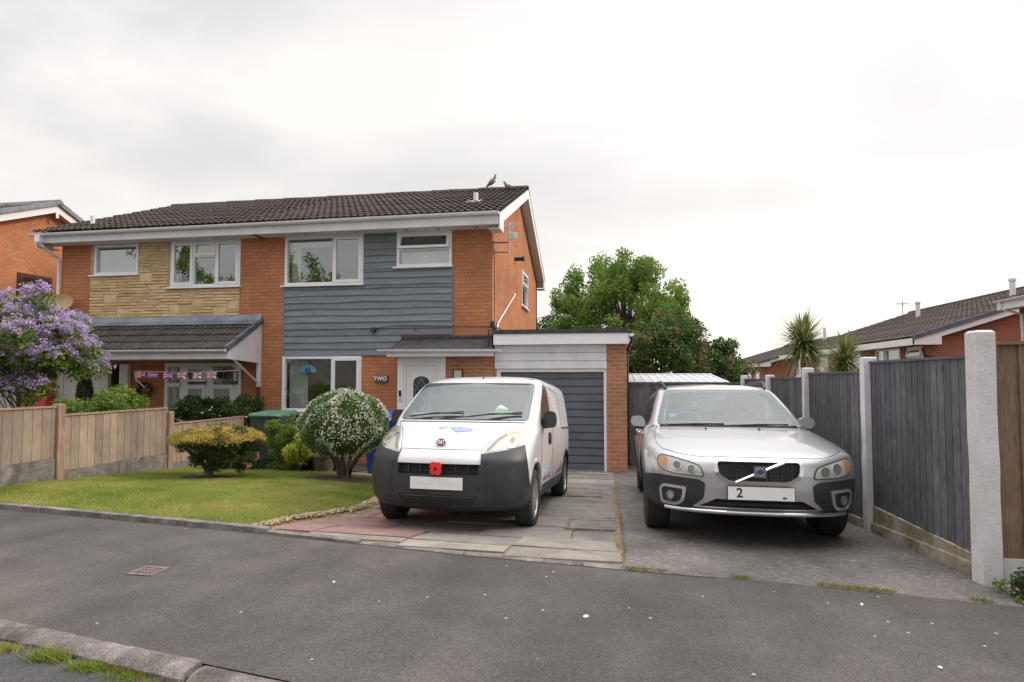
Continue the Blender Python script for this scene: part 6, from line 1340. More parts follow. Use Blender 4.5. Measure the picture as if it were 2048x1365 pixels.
M['litter'] = mat_noise('pale_litter', (.7, .68, .64), (.82, .8, .78), 30, .8)
def flake(label, p, sx_, sy_, h, name='pebble', mat='litter', cat='pebble', group=None):
    mb = MB(); n = 9; z = gz(p[0], p[1]) + (.012 if p[0] > .1 and p[1] > Yf(p[0]) else 0); a0 = random.uniform(0, 3); ring_ = []
    for k in range(n): a = 2 * PI * k / n; r_ = random.uniform(.75, 1.1); u, v = sx_ * r_ * math.cos(a), sy_ * r_ * math.sin(a); ring_.append((p[0] + u * math.cos(a0) - v * math.sin(a0), p[1] + u * math.sin(a0) + v * math.cos(a0)))
    mb.add([(x, y, z + .001) for x, y in ring_] + [(p[0], p[1], z + h)], [(k, (k + 1) % n, n) for k in range(n)]); return tag(obj(name, mb, M[mat], smooth=30), label, cat, group)
def gpt(px, py, z=.45):
    a = at(px, py, 5); d = a - Vector((0, 0, 1.81)); t = (z - 1.81) / d.z; return (d.x * t, d.y * t)
flake('white oval pebble on the footway in front of the gap between the cars', gpt(1172, 1233), .022, .016, .01)
flake('white scrap lying on the footway right of the rusty iron cover', gpt(668, 1164), .02, .009, .006, 'paper_scrap', cat='scrap')
flake('white scrap on the footway below the silver car', gpt(1724, 1209), .022, .008, .006, 'paper_scrap', cat='scrap')
flake('small pale stone at the bottom right of the footway', gpt(1880, 1335), .014, .01, .008)
p = gpt(1850, 1136, .46); flake('crumpled dark leaf on the tarmac near the white corner post', p, .055, .02, .02, 'dead_leaf', 'interior', 'leaf')
# ================================================================ wheelie bins
def bin_(label, x, y, rz, mat, lidmat, h=1.0):
    t = thing('wheelie_bin', label, 'bin', (x, y, gz(x, y) + .03), rz, 'wheelie bins beside the house', world=False)
    mb = MB(); prof = [(0, .25, .22), (.08, .25, .23), (.5, .27, .27), (.90, .29, .30), (.94, .305, .315), (.95, .305, .315)]; rings = []
    for z, hx, hy in prof:
        r_ = rnd([(-hx, -hy), (hx, -hy), (hx, hy), (-hx, hy)], .05, 3); rings.append([(a, b + .0, z * h) for a, b in r_])
    n = len(rings[0]); [mb.v.extend(r_) for r_ in rings]
    for i in range(len(rings) - 1):
        for j in range(n): mb.f.append((i * n + j, i * n + (j + 1) % n, (i + 1) * n + (j + 1) % n, (i + 1) * n + j)); mb.mi.append(0)
    mb.f += [tuple(range(n))[::-1], tuple(range((len(rings) - 1) * n, len(rings) * n))]; mb.mi += [0, 0]; obj('bin_body', mb, mat, t, smooth=40, local=True)
    mb = MB(); r0 = rnd([(-.315, -.34), (.315, -.34), (.315, .33), (-.315, .33)], .06, 3); m = len(r0); L3 = [[(a, b, .951 * h) for a, b in r0], [(a, b, .975 * h + .03 * (b + .3)) for a, b in r0], [(a * .9, b * .88, 1.01 * h + .05 * (b + .3)) for a, b in r0]]
    for r_ in L3: mb.v += r_
    for i in range(2):
        for j in range(m): mb.f.append((i * m + j, i * m + (j + 1) % m, (i + 1) * m + (j + 1) % m, (i + 1) * m + j)); mb.mi.append(0)
    mb.f += [tuple(range(m))[::-1], tuple(range(2 * m, 3 * m))]; mb.mi += [0, 0]; ld = obj('lid', mb, lidmat, t, smooth=50, local=True)
    mb = MB(); mb.tube([(-.22, .36, .97 * h), (.22, .36, .97 * h)], .017, 8); mb.box(-.24, -.20, .30, .375, .94 * h, .985 * h); mb.box(.20, .24, .30, .375, .94 * h, .985 * h); obj('handle', mb, mat, t, local=True)
    for s in (1, -1): mb = MB(); mb.lathe([(.04, -.025), (.10, -.025), (.10, .025), (.04, .025)], 20, T=lambda a, b, h_: (s * .29 + h_, .24 + a, .08 + b)); obj('wheel', mb, M['rubber'], t, smooth=30, local=True)
    return t
M['bin_green'] = mat_noise('green_bin_plastic', (.045, .12, .085), (.065, .16, .11), 5, .45); M['bin_gbody'] = mat_noise('dull_green_bin_plastic', (.035, .07, .058), (.05, .09, .075), 5, .5)
M['bin_blue'] = mat_noise('blue_bin_plastic', (.008, .045, .26), (.012, .07, .34), 5, .45); M['bin_black'] = mat_noise('black_bin_plastic', (.015, .016, .018), (.028, .028, .03), 5, .5)
bin_('dark green wheelie bin behind the low planting left of the ground-floor window', -6.0, 9.95, R(-4), M['bin_gbody'], M['bin_green'], 1.0)
bin_('blue wheelie bin between the white-flowered ball shrub and the van', -3.80, 9.75, R(8), M['bin_blue'], M['bin_blue'], 1.03)
bin_('black wheelie bin hidden behind the white-flowered ball shrub', -4.95, 9.65, R(-5), M['bin_black'], M['bin_black'], 1.0)
# ================================================================ houses beyond the fence
M['brick_far'] = mat_brick('distant_red_brick', (.40, .13, .07), (.34, .10, .055), (.36, .22, .16)); M['tile_far'] = mat_tile('brown_far_tiles', (.036, .026, .021), (.062, .046, .038), (.095, .074, .062), (.05, .042, .032))
M['teal'] = mat_noise('teal_blind', (.05, .24, .28), (.08, .32, .36), 3, .7)
def row_house(label, x0, y0, y1, ze, xr, zr, wins, base=-1.7, loc_lab='house', near_verge=True):
    t = thing('brick_house', label, 'house', (x0, y0, base)); Tw_ = TW(x0); mb = MB()
    wall(mb, lambda u, v, w: (x0 - w, u, v), y0, y1, base, ze, .25, [(a, b, c, d) for a, b, c, d, k in wins])
    mb.prism([(x0 + .25, base), (2 * xr - x0, base), (2 * xr - x0, ze), (xr, zr - .12), (x0 + .25, ze + .05)], y0, y0 + .25, lambda p, q, d: (p, d, q)); mb.prism([(x0 + .25, base), (2 * xr - x0, base), (2 * xr - x0, ze), (xr, zr - .12), (x0 + .25, ze + .05)], y1 - .25, y1, lambda p, q, d: (p, d, q)); obj('wall', mb, M['brick_far'], t)
    mb = MB(); sl = (zr - ze - .1) / (xr - x0 + .4)
    tiles(mb, y0 - .25, y1 + .15, x0 - .4, ze + .12, xr, zr, gauge=.345, roll=.3, amp=.018, T=lambda u, a, z: (a, u, z), du=.075); tiles(mb, y0 - .25, y1 + .15, 2 * xr - x0 + .4, ze + .12, xr, zr, gauge=.345, roll=.3, amp=.018, T=lambda u, a, z: (a, u, z), du=.075)
    rf_ = obj('roof', mb, M['tile_far'], t, smooth=50)
    mb = MB(); x = y0 - .27
    while x < y1 + .1: mb.prism([(-.12, -.02), (.12, -.02), (.08, .07), (0, .10), (-.08, .07)], x, min(x + .446, y1 + .16), lambda p, q, d: (xr + p, d, zr + q)); x += .45
    obj('ridge_tile', mb, M['tile_far'], rf_)
    mb = MB(); mb.box(x0 - .40, x0 - .375, y0 - .1, y1 + .1, ze - .12, ze + .09); mb.box(x0 - .374, x0 - .002, y0 - .1, y1 + .1, ze - .10, ze - .09); obj('fascia', mb, M['upvc'], t)
    mb = MB(); n = 16
    for k in range(n):
        a, b = k / n, (k + 1) / n + .002; X = lambda q: x0 - .42 + (xr - x0 + .42) * q; Z = lambda q: ze + .13 + (zr - ze - .13) * q
        mb.prism([(X(a), Z(a) - .09), (X(b), Z(b) - .09), (X(b), Z(b) + .035), (X(a), Z(a) + .05)], y0 - .30 - .006 * (k % 2), y0 - .2, lambda p, q, d: (p, d, q))
    if near_verge: obj('verge_cap', mb, M['verge'], rf_)
    mb = MB(); mb.prism([(x0 - .40, ze - .12), (x0 + .35, ze - .12), (x0 + .35, ze + .13), (xr, zr - .28), (xr, zr - .07), (x0 - .40, ze + .07)], y0 - .26, y0 - .235, lambda p, q, d: (p, d, q)); obj('bargeboard', mb, M['upvc'], t)
    for a, b, c, d, k in wins:
        w_ = window(t, lambda u, v, w: (x0 - w, u, v), a, b, c, d, [(a + .06, b - .06, c + .06, d - .06, 'f')] if k != 'open' else [(a + .06, b - .06, c + .06, c + (d - c) * .55, 'f'), (a + .06, b - .06, c + (d - c) * .55 + .045, d - .06, 'o')], sill_x=.03)
        mb = MB(); mb.box(x0 + .12, x0 + .125, a, b, c, d); obj('blind', mb, M['teal'] if k == 'teal' else M['blind'] if k == 'pale' else M['dark_room'], w_)
    return t, rf_
h1, r1 = row_house('long brown-roofed brick house behind the nearest charcoal fence panel, teal blind upstairs', 9.65, 19.95, 34.0, 2.95, 15.85, 5.25, [(19.9 + .15, 21.0, 2.05, 2.80, 'open'), (21.5, 22.55, 1.9, 2.82, 'teal'), (22.62, 23.3, 1.9, 2.82, 'pale'), (24.6, 26.2, 1.2, 2.8, 'pale'), (28, 29.4, 1.9, 2.8, 'dark'), (31, 32.4, 1.9, 2.8, 'pale')])
for (y, z) in ((22.4, 1), (28.6, 1)):
    xq = 13.6; zq = 2.95 + (xq - 9.25) * (5.25 - 3.07) / 6.6 + .1; mb = MB(); mb.tube([(xq, y, zq - .1), (xq, y, zq + .62)], .085, 12); mb.tube([(xq, y, zq + .62), (xq, y, zq + .70)], .115, 12); obj('flue_pipe', mb, M['white_old'], r1, smooth=40)
mb = MB(); mb.tube([(9.55, 19.9, 2.75), (9.62, 19.88, 2.5), (10.3, 19.9, 2.35), (10.35, 19.92, .5)], .04, 8); obj('downpipe', mb, M['black'], h1, smooth=50)
h2, r2 = row_house('farther brick house row seen between the palms and the red-tinted shrub', 9.4, 38.0, 52.0, 2.62, 14.6, 4.45, [(39 + 2.1 * k, 40.2 + 2.1 * k, 1.3, 2.35, 'pale') for k in range(6)], base=-2)
mb = MB(); mb.tube([(13.6, 40, 3.9), (13.6, 40, 5.0)], .09, 10); obj('flue_pipe', mb, M['white_old'], r2, smooth=40)
t = thing('brick_house', 'tiny far brown-roofed house at the end between the shrub and the palms', 'house', (13, 60, -2)); mb = MB(); mb.box(10.4, 20, 60, 66, -2.5, 1.9); obj('wall', mb, M['brick_far'], t); mb = MB(); mb.prism([(59.6, 1.9), (66.4, 1.9), (63, 3.6)], 10, 20.4, lambda p, q, d: (d, p, q)); obj('roof', mb, M['tile_far'], t); mb = MB(); mb.box(10.4, 20, 59.9, 59.99, 1.6, 1.9); obj('fascia', mb, M['white_old'], t)
for (px_, y_, s_, lb) in ((1805, 26, 1.0, 'thin television aerial above the long brown roof'), (1445, 55, 1.6, 'tiny distant television aerial above the far red-tinted shrub')):
    p = at(px_, 608 if px_ > 1500 else 705, y_); mb = MB(); mb.tube([(p.x, p.y, p.z - 1.1 * s_), (p.x, p.y, p.z + .12)], .012 * s_, 5); mb.tube([(p.x - .25, p.y, p.z), (p.x + .25, p.y, p.z + .02)], .009 * s_, 5)
    for k in range(6): mb.tube([(p.x - .22 + .08 * k, p.y - .1, p.z - .09), (p.x - .22 + .08 * k, p.y + .1, p.z + .09)], .006 * s_, 4)
    tag(obj('tv_aerial', mb, M['darkmetal']), lb, 'aerial')
# the roof corner at the right edge
h3, r3 = row_house('near house at the right edge, only its white gutter and roof showing', 9.35, 5.0, 15.2, 3.50, 15.5, 5.05, [(6, 8, 1.2, 2.4, 'pale')], base=-1, near_verge=False)
gutter(h3, (8.92, 5.2, 3.60), (8.92, 15.3, 3.60), joints=5); mb = MB(); mb.tube([(8.92, 15.15, 3.56), (8.93, 15.1, 3.40), (9.28, 15.0, 3.25), (9.30, 15.0, 0)], .035, 8); obj('downpipe', mb, M['upvc'], h3, smooth=50)
# ================================================================ vegetation
def leaf_arr(C, size, asp=.5, droop=.3, fold=.25):
    n = len(C); a = rng.normal(0, 1, (n, 3)); a[:, 2] -= droop; a /= np.linalg.norm(a, axis=1)[:, None]; b = rng.normal(0, 1, (n, 3)); b = np.cross(a, b); b /= np.linalg.norm(b, axis=1)[:, None]; c = np.cross(a, b)
    s = (size * rng.uniform(.65, 1.25, n))[:, None]; V = np.stack([C - a * s * .5, C + b * s * asp * .5 + c * s * fold * .2 - a * s * .05, C + a * s * .5, C - b * s * asp * .5 + c * s * fold * .2 - a * s * .05], 1)
    return V.reshape(-1, 3), np.arange(4 * n).reshape(-1, 4)
def clump_pts(centers, radii, per, shell=.35, sq=1.0):
    out_ = []
    for c, r_ in zip(centers, radii):
        k = int(per * rng.uniform(.7, 1.3)); d = rng.normal(0, 1, (k, 3)); d /= np.linalg.norm(d, axis=1)[:, None]; q = (shell + (1 - shell) * rng.uniform(0, 1, k) ** .5)[:, None] * r_; p = d * q; p[:, 2] *= sq; out_.append(p + c)
    return np.concatenate(out_)
def dome(center, rad, n, lo=-.3, inner=.45, ir=.12):
    """clump centres through an uneven ellipsoid"""
    P = []; c = np.array(center); rad = np.array(rad); ph = rng.uniform(0, 6, 6)
    while len(P) < n:
        d = rng.normal(0, 1, 3); d /= np.linalg.norm(d)
        if d[2] < lo: continue
        t = math.atan2(d[1], d[0]); k = 1 + ir * (math.sin(2 * t + ph[0] + 2 * d[2]) + .8 * math.sin(3 * t + ph[1] - 3 * d[2]) + .7 * math.sin(5 * t + ph[2] + 5 * d[2])) * .7
        P.append(c + d * rad * k * (inner + (1 - inner) * rng.uniform() ** .45))
    return np.array(P)
def limbs(mb, base, top, ends, r0, k=26):
    base, top = Vector(base), Vector(top); mb.tube([base, base.lerp(top, .4) + Vector((.03, .02, 0)), top], [r0, r0 * .8, r0 * .5], 10)
    idx = rng.choice(len(ends), min(k, len(ends)), replace=False)
    for i in idx:
        e_ = Vector(ends[i]); s = base.lerp(top, random.uniform(.35, 1)); m = s.lerp(e_, .5) + Vector((random.uniform(-.1, .1), random.uniform(-.1, .1), (e_ - s).length * .10)); mb.tube([s, m, s.lerp(e_, .95)], [r0 * .34, r0 * .2, r0 * .05], 6)
def plant(name, label, cat, base, C, rr_, per, size, leafm, trunk=None, asp=.5, droop=.3, shell=.3, group=None, sq=1., k=26, part='crown'):
    t = thing(name, label, cat, tuple(base), 0, group); P = clump_pts(C, rr_, per, shell, sq); V, Fc = leaf_arr(P, size, asp, droop); npmesh(part, V, Fc, M[leafm], t)
    if trunk:
        mb = MB(); limbs(mb, base, trunk[0], C, trunk[1], k); obj('trunk', mb, M['trunk'], t, smooth=60)
    return t
M['leaf_tree'] = mat_leaf('fresh_green_leaves', (.10, .19, .035), (.17, .29, .05), (.28, .39, .09), .55)
M['leaf_dark'] = mat_leaf('dark_green_leaves', (.035, .065, .02), (.06, .10, .028), (.10, .145, .045), 1.0)
M['leaf_mid'] = mat_leaf('mid_green_leaves', (.09, .16, .03), (.16, .25, .045), (.27, .35, .09), 2.5)
M['leaf_yel'] = mat_leaf('yellow_green_leaves', (.22, .32, .03), (.36, .42, .05), (.50, .52, .10), 3)
M['leaf_ball'] = mat_leaf('clipped_ball_leaves', (.045, .11, .018), (.085, .17, .03), (.15, .22, .045), 3)
def mat_photinia():
    m = MN('red_tipped_leaves', .5, 0, .35); a = m.ramp(m.rnd(), [(0, (.05, .10, .025)), (.6, (.09, .165, .04)), (1, (.15, .22, .06))]); b = m.ramp(m.rnd(), [(0, (.34, .12, .07)), (.5, (.46, .20, .11)), (1, (.44, .28, .14))])
    k = m.ramp(m.noise(2.1, 3, .6), [(.56, (0, 0, 0)), (.66, (.7, .7, .7))]); c = m.mix(k, a, b); m.color(c); tr = m.n('ShaderNodeBsdfTranslucent'); m.l(c, tr.inputs[0]); x = m.n('ShaderNodeMixShader'); x.inputs[0].default_value = .25
    m.l(m.b.outputs[0], x.inputs[1]); m.l(tr.outputs[0], x.inputs[2]); m.l(x.outputs[0], m.N['Material Output'].inputs[0]); return m.m
M['photinia'] = mat_photinia()
GB = lambda y: -.05 - .028 * (y - 14)
C = np.concatenate([dome((.55, 28.4, 4.6), (3.2, 3.1, 2.95), 290, -.55, .4, .08), dome((-1.4, 28.2, 3.2), (1.9, 1.8, 1.3), 40, -.6), dome((2.5, 28.3, 3.9), (1.35, 1.6, 1.6), 35, -.6)])
plant('broadleaf_tree', 'large round fresh-green broadleaf tree rising behind the garage', 'tree', (.8, 28.4, GB(28)), C, np.full(len(C), .44) * rng.uniform(.65, 1.25, len(C)), 170, .145, 'leaf_tree', ((.9, 28.4, 4.6), .24), droop=.5, shell=.1, k=60)
C = dome((-3.0, 30.5, 3.6), (.9, .9, 1.6), 40, -.9); plant('dark_tree', 'small dark tree showing between the gable end and the large green tree', 'tree', (-3, 30.5, GB(30)), C, np.full(40, .4), 150, .14, 'leaf_dark', ((-3, 30.5, 3.8), .10))
C = np.concatenate([dome((1.8, 20.5, 2.6), (1.35, 1.2, 1.3), 110, -.9, .3), dome((2.6, 20.6, 3.0), (.6, .8, .8), 20, -.9)]); plant('red_tipped_shrub', 'tall red-tipped evergreen shrub beside the garage, in front of the large tree', 'shrub', (1.75, 20.5, GB(20)), C, np.full(len(C), .30), 190, .11, 'photinia', ((1.8, 20.5, 2.6), .10), shell=.2)
C = np.concatenate([dome((3.7, 21.9, 2.0), (.95, 1.0, 1.0), 60, -.9, .3), dome((4.5, 22, 1.9), (.6, .7, .65), 26, -.9)]); plant('red_tipped_shrub', 'lower red-tipped evergreen shrub further right, above the silver car\'s roof', 'shrub', (3.9, 21.9, GB(22)), C, np.full(len(C), .27), 190, .11, 'photinia', ((3.9, 21.9, 1.9), .08), shell=.2)
# palms
def mat_strap():
    m = MN('strap_leaves', .5, 0, .35); c = m.ramp(m.rnd(), [(0, (.10, .11, .03)), (.35, (.14, .19, .05)), (.8, (.26, .30, .10)), (1, (.42, .38, .20))]); m.color(c); tr = m.n('ShaderNodeBsdfTranslucent'); m.l(c, tr.inputs[0]); x = m.n('ShaderNodeMixShader'); x.inputs[0].default_value = .35
    m.l(m.b.outputs[0], x.inputs[1]); m.l(tr.outputs[0], x.inputs[2]); m.l(x.outputs[0], m.N['Material Output'].inputs[0]); return m.m
M['strap'] = mat_strap()
def palm(label, x, y, z, Lf, n, base):
    t = thing('cabbage_palm', label, 'palm', (x, y, base)); mb = MB(); mb.tube([(x, y, base), (x + .03, y, (base + z) / 2), (x, y, z - .05)], [.09, .075, .065], 10); obj('trunk', mb, M['trunk'], t, smooth=60)
    V, Fc = [], []; seg = 6
    for i in range(n):
        az = rng.uniform(0, 2 * PI); el = rng.uniform(-.75, 1.35) if i % 3 else rng.uniform(.1, 1.4); L_ = Lf * rng.uniform(.75, 1.1); sag = rng.uniform(.15, .75) * (1.2 - .5 * el); c = np.array([x, y, z + rng.uniform(-.22, .08)]); d = np.array([math.cos(az) * math.cos(el), math.sin(az) * math.cos(el), math.sin(el)]); sd_v = np.array([-math.sin(az), math.cos(az), 0]); b = len(V)
        for k in range(seg + 1):
            u = k / seg; p = c + d * L_ * u + np.array([0, 0, -sag * L_ * u * u * .6]); wd = .021 * (1 - u ** 2.2) * min(1, .4 + 3 * u) + .001; V += [p - sd_v * wd, p + sd_v * wd]
        Fc += [(b + 2 * k, b + 2 * k + 1, b + 2 * k + 3, b + 2 * k + 2) for k in range(seg)]
    npmesh('crown', V, Fc, M['strap'], t); return t
palm('taller spiky-headed palm above the charcoal fence', 4.9, 15.95, 2.72, .92, 560, -.3); palm('shorter paler palm to the right of the taller one', 6.35, 17.2, 2.28, .98, 380, -.3)
mb_ = None
# purple-flowered climber/bush at the left
C = np.concatenate([dome((-9.4, 8.1, 2.3), (1.10, 1.0, .88), 95, -.40, .35, .12), dome((-10.3, 8.0, 2.4), (.9, .9, 1.0), 45, -.7, .4), dome((-8.75, 8.2, 2.1), (.5, .5, .45), 24, -.5, .4), dome((-9.6, 8.1, 2.2), (.9, .8, .8), 40, -.8, .5), dome((-9.3, 7.9, 1.72), (.8, .5, .25), 12, -.9, .4)])
pb = plant('flowering_bush', 'large rounded bush covered in purple flowers above the tan fence', 'bush', (-9.3, 8.1, .1), C, np.full(len(C), .20), 120, .075, 'leaf_mid', ((-9.4, 8.1, 2.0), .03), shell=.1, k=34)
M['purple'] = mat_leaf('purple_petals', (.40, .28, .62), (.56, .42, .76), (.70, .58, .86), 4, .6, .3)
FC = []; 
for c in C:
    for _ in range(9):
        d = rng.normal(0, 1, 3); d[2] = abs(d[2]) * .8 + .1; d[1] -= .5; d /= np.linalg.norm(d); FC.append(c + d * .20)
FC = np.array(FC); P = clump_pts(FC, np.full(len(FC), .075), 30, .2, .7); V, Fc = leaf_arr(P, .032, .9, 0); npmesh('flowers', V, Fc, M['purple'], pb)
# hedges behind the tan fence
C = np.concatenate([dome((-7.58, 7.75, 1.28), (.33, .55, .33), 44, -.9, .3), dome((-7.7, 8.4, 1.30), (.38, .5, .30), 34, -.9, .3)]); plant('shrub', 'bright green rounded shrub behind the middle tan fence panel', 'shrub', (-7.75, 7.9, .3), C, np.full(len(C), .13), 190, .05, 'leaf_mid', ((-7.75, 7.9, 1.1), .03), shell=.2, part='foliage')
C = np.concatenate([dome((-8.2, 10.9, 1.0), (.62, .45, .46), 60, -.9, .3), dome((-7.45, 10.95, 1.02), (.62, .45, .42), 60, -.9, .3)]); t = plant('shrub', 'dark green hedge-like shrub in front of the neighbour\'s wide white window', 'shrub', (-7.8, 10.9, .05), C, np.full(len(C), .14), 190, .055, 'leaf_dark', ((-7.8, 10.9, .8), .04), shell=.2, part='foliage')
M['white_petal'] = mat_leaf('white_petals', (.62, .62, .58), (.74, .74, .70), (.82, .82, .80), 4, .7, .2); M['pink_petal'] = mat_leaf('pink_petals', (.62, .20, .30), (.74, .32, .42), (.82, .5, .56), 4, .7, .2)
P = clump_pts(np.array([(-8.4 + .18 * i, 10.5, 1.0 + .25 * random.random()) for i in range(10)]), np.full(10, .05), 6, .2); V, Fc = leaf_arr(P, .03, .9, 0); npmesh('flowers', V, Fc, M['white_petal'], t)
# clipped white-flowered ball
bx, by = -3.93, 8.45; bz_ = 1.11
t = thing('ball_shrub', 'clipped ball-shaped shrub dotted with tiny white flowers beside the van', 'shrub', (bx, by, gz(bx, by)))
def ellip(c, r, n, lo=-1., shell=.86, rough=.05):
    P = []; ph = rng.uniform(0, 6, 4)
    d = rng.normal(0, 1, (int(n * 1.6), 3)); d /= np.linalg.norm(d, axis=1)[:, None]; d = d[d[:, 2] > lo][:n]; az = np.arctan2(d[:, 1], d[:, 0]); k = 1 + rough * (np.sin(5 * az + 4 * d[:, 2] + ph[0]) + np.sin(9 * az - 7 * d[:, 2] + ph[1]) * .6 + np.sin(3 * az + ph[2]))
    return np.array(c) + d * np.array(r) * (k * rng.uniform(shell, 1.03, len(d)))[:, None]
P = np.concatenate([ellip((bx, by, bz_), (.615, .615, .485), 26000, -.9), ellip((bx, by, bz_ - .05), (.55, .55, .45), 7000, -1, .6)]); V, Fc = leaf_arr(P, .034, .45, .1); npmesh('foliage', V, Fc, M['leaf_ball'], t)
P = ellip((bx, by, bz_), (.635, .635, .50), 9000, -.9, .985); d = (P - np.array((bx, by, bz_))); nz = np.sin(P[:, 0] * 9) * np.sin(P[:, 1] * 8 + 1) * np.sin(P[:, 2] * 10) + rng.normal(0, .35, len(P)) + .5 * d[:, 2]; P = P[nz > -.12]; V, Fc = leaf_arr(np.repeat(P, 3, 0) + rng.normal(0, .005, (len(P) * 3, 3)), .0155, 1, 0, 0); npmesh('flowers', V, Fc, M['white_petal'], t)
mb = MB(); g0 = gz(bx, by)
for k in range(9): a = 2 * PI * k / 9; r_ = random.uniform(.2, .42); mb.tube([(bx + .06 * math.cos(a), by + .06 * math.sin(a), g0), (bx + .10 * math.cos(a), by + .1 * math.sin(a), g0 + .18), (bx + r_ * math.cos(a), by + r_ * math.sin(a), g0 + .60)], [.032, .026, .012], 7)
obj('stems', mb, M['trunk'], t, smooth=60)
# orange-topped umbrella shrub
ox, oy = -5.68, 7.75; g0 = gz(ox, oy); t = thing('umbrella_shrub', 'flat-topped shrub with orange-tipped crown on a short trunk in the lawn', 'shrub', (ox, oy, g0))
C = np.concatenate([dome((ox + .14, oy, .92), (.60, .55, .17), 90, -.9, .2, .05), dome((ox + .30, oy + .05, .74), (.42, .42, .24), 50, -.95, .2), dome((ox + .0, oy, .74), (.36, .36, .16), 24, -.95, .2)])
P = clump_pts(C, np.full(len(C), .085), 170, .2); V, Fc = leaf_arr(P, .032, .5, .1); npmesh('foliage', V, Fc, M['leaf_dark'], t)
M['orange_leaf'] = mat_leaf('orange_gold_leaves', (.30, .24, .05), (.46, .34, .08), (.56, .46, .16), 6, .55, .3)
k_ = rng.uniform(0, 1, (15000, 2)); rr2 = np.sqrt(k_[:, 0]); th2 = k_[:, 1] * 2 * PI; top = .94 + .165 * np.sqrt(np.clip(1 - (rr2) ** 2.4, 0, 1)) + .02 * np.sin(th2 * 5 + rr2 * 9) + rng.normal(0, .014, len(rr2)) - .03
P = np.stack([ox + .14 + (.66 * rr2) * np.cos(th2), oy + .60 * rr2 * np.sin(th2), top], 1); V, Fc = leaf_arr(P, .034, .45, -.6); npmesh('golden_tips', V, Fc, M['orange_leaf'], t)
mb = MB(); mb.tube([(ox, oy, g0), (ox + .01, oy, g0 + .14)], [.07, .055], 9)
for a, r_ in ((0, .30), (1.1, .25), (2.3, .28), (3.2, .3), (4.2, .26), (5.3, .3), (.5, .12)): mb.tube([(ox, oy, g0 + .10), (ox + r_ * .35 * math.cos(a), oy + r_ * .35 * math.sin(a), g0 + .25), (ox + r_ * 1.2 * math.cos(a), oy + r_ * 1.2 * math.sin(a), .80)], [.04, .03, .012], 7)
obj('trunk', mb, M['trunk'], t, smooth=60)
# border planting behind it
C = dome((-6.15, 9.25, .42), (.50, .30, .24), 40, -.9, .3); t = plant('azalea', 'low dark shrub with pink flowers behind the orange-topped shrub', 'shrub', (-6.1, 9.2, .2), C, np.full(len(C), .09), 150, .04, 'leaf_dark', None, shell=.2, part='foliage')
P = clump_pts(np.array([(-6.63, 9.0, .42), (-6.5, 9.0, .25), (-5.85, 8.95, .52), (-5.78, 8.95, .56), (-5.70, 8.95, .50), (-5.9, 8.93, .42), (-5.82, 8.93, .38), (-5.68, 8.93, .58)]), np.full(8, .05), 22, .2); V, Fc = leaf_arr(P, .035, .9, 0); npmesh('flowers', V, Fc, M['pink_petal'], t)
C = dome((-5.35, 9.25, .62), (.36, .30, .48), 45, -.9, .3); plant('shrub', 'mid-green leafy shrub in front of the dark green bin', 'shrub', (-5.35, 9.2, .2), C, np.full(len(C), .10), 170, .05, 'leaf_mid', None, shell=.2, part='foliage')
C = dome((-4.98, 8.98, .66), (.24, .2, .30), 22, -.9, .3); plant('shrub', 'yellow-green variegated shrub left of the white-flowered ball', 'shrub', (-4.98, 9.0, .2), C, np.full(len(C), .09), 60, .065, 'leaf_yel', ((-4.98, 9.0, .5), .02), shell=.2, part='foliage')
mb = MB(); mb.lathe([(.14, 0), (.19, .26), (.21, .26), (.20, .30), (.17, .30), (.16, .24)], 22, T=lambda a, b, h: (-4.62 + a, 9.15 + b, gz(-4.6, 9.15) + .03 + h)); M['clay'] = mat_noise('brown_pot', (.10, .07, .055), (.17, .12, .09), 8, .8); tag(obj('plant_pot', mb, M['clay'], smooth=40), 'brown plant pot between the yellow-green shrub and the ball shrub', 'plant pot')
p = at(170, 775, 11.1); t = thing('potted_conifer', 'small dark clipped conifer in front of the white porch panel', 'shrub', (p.x, p.y, 0)); P = ellip((p.x, p.y, 1.45), (.16, .16, .42), 5000, -1, .6, .02); V, Fc = leaf_arr(P, .04, .4, 0); npmesh('foliage', V, Fc, M['leaf_dark'], t); mb = MB(); mb.lathe([(.15, 0), (.2, .34), (.16, .34)], 20, T=lambda a, b, h: (p.x + a, p.y + b, h)); mb.tube([(p.x, p.y, .3), (p.x, p.y, 1.1)], .02, 6); obj('pot', mb, M['clay'], t, smooth=40)
p = at(288, 782, 11.70); wt = thing('wreath', 'dark wreath with pale pink flowers on the brick between door and wide window', 'wreath', tuple(p)); P = np.array([(p.x + (.15 + rng.normal(0, .025)) * math.cos(a), p.y + rng.normal(0, .02), p.z + (.15 + rng.normal(0, .025)) * math.sin(a)) for a in rng.uniform(0, 2 * PI, 700)]); V, Fc = leaf_arr(P, .045, .5, 0); npmesh('foliage', V, Fc, M['leaf_dark'], wt)
P = clump_pts(np.array([(p.x + .15 * math.cos(a), p.y - .03, p.z + .15 * math.sin(a)) for a in (.2, .9, 1.9, 2.6, 3.4, 4.4, 5.5)]), np.full(7, .035), 14, .2); V, Fc = leaf_arr(P, .03, .9, 0); M['pale_petal'] = mat_leaf('pale_pink_petals', (.55, .42, .42), (.68, .55, .54), (.75, .66, .64), 4, .7, .1); npmesh('flowers', V, Fc, M['pale_petal'], wt)
for i, x in enumerate((-9.05, -8.35)):
    P = np.array([(x + (.06 + rng.normal(0, .02)) * math.cos(a), 11.70, 1.88 + (.06 + rng.normal(0, .02)) * math.sin(a)) for a in rng.uniform(0, 2 * PI, 200)]); V, Fc = leaf_arr(P, .03, .5, 0); tag(npmesh('wreath', V, Fc, M['leaf_dark']), ['small dark wreath on the middle top light of the wide white window', 'small dark wreath on the right-hand top light of the wide white window'][i], 'wreath')
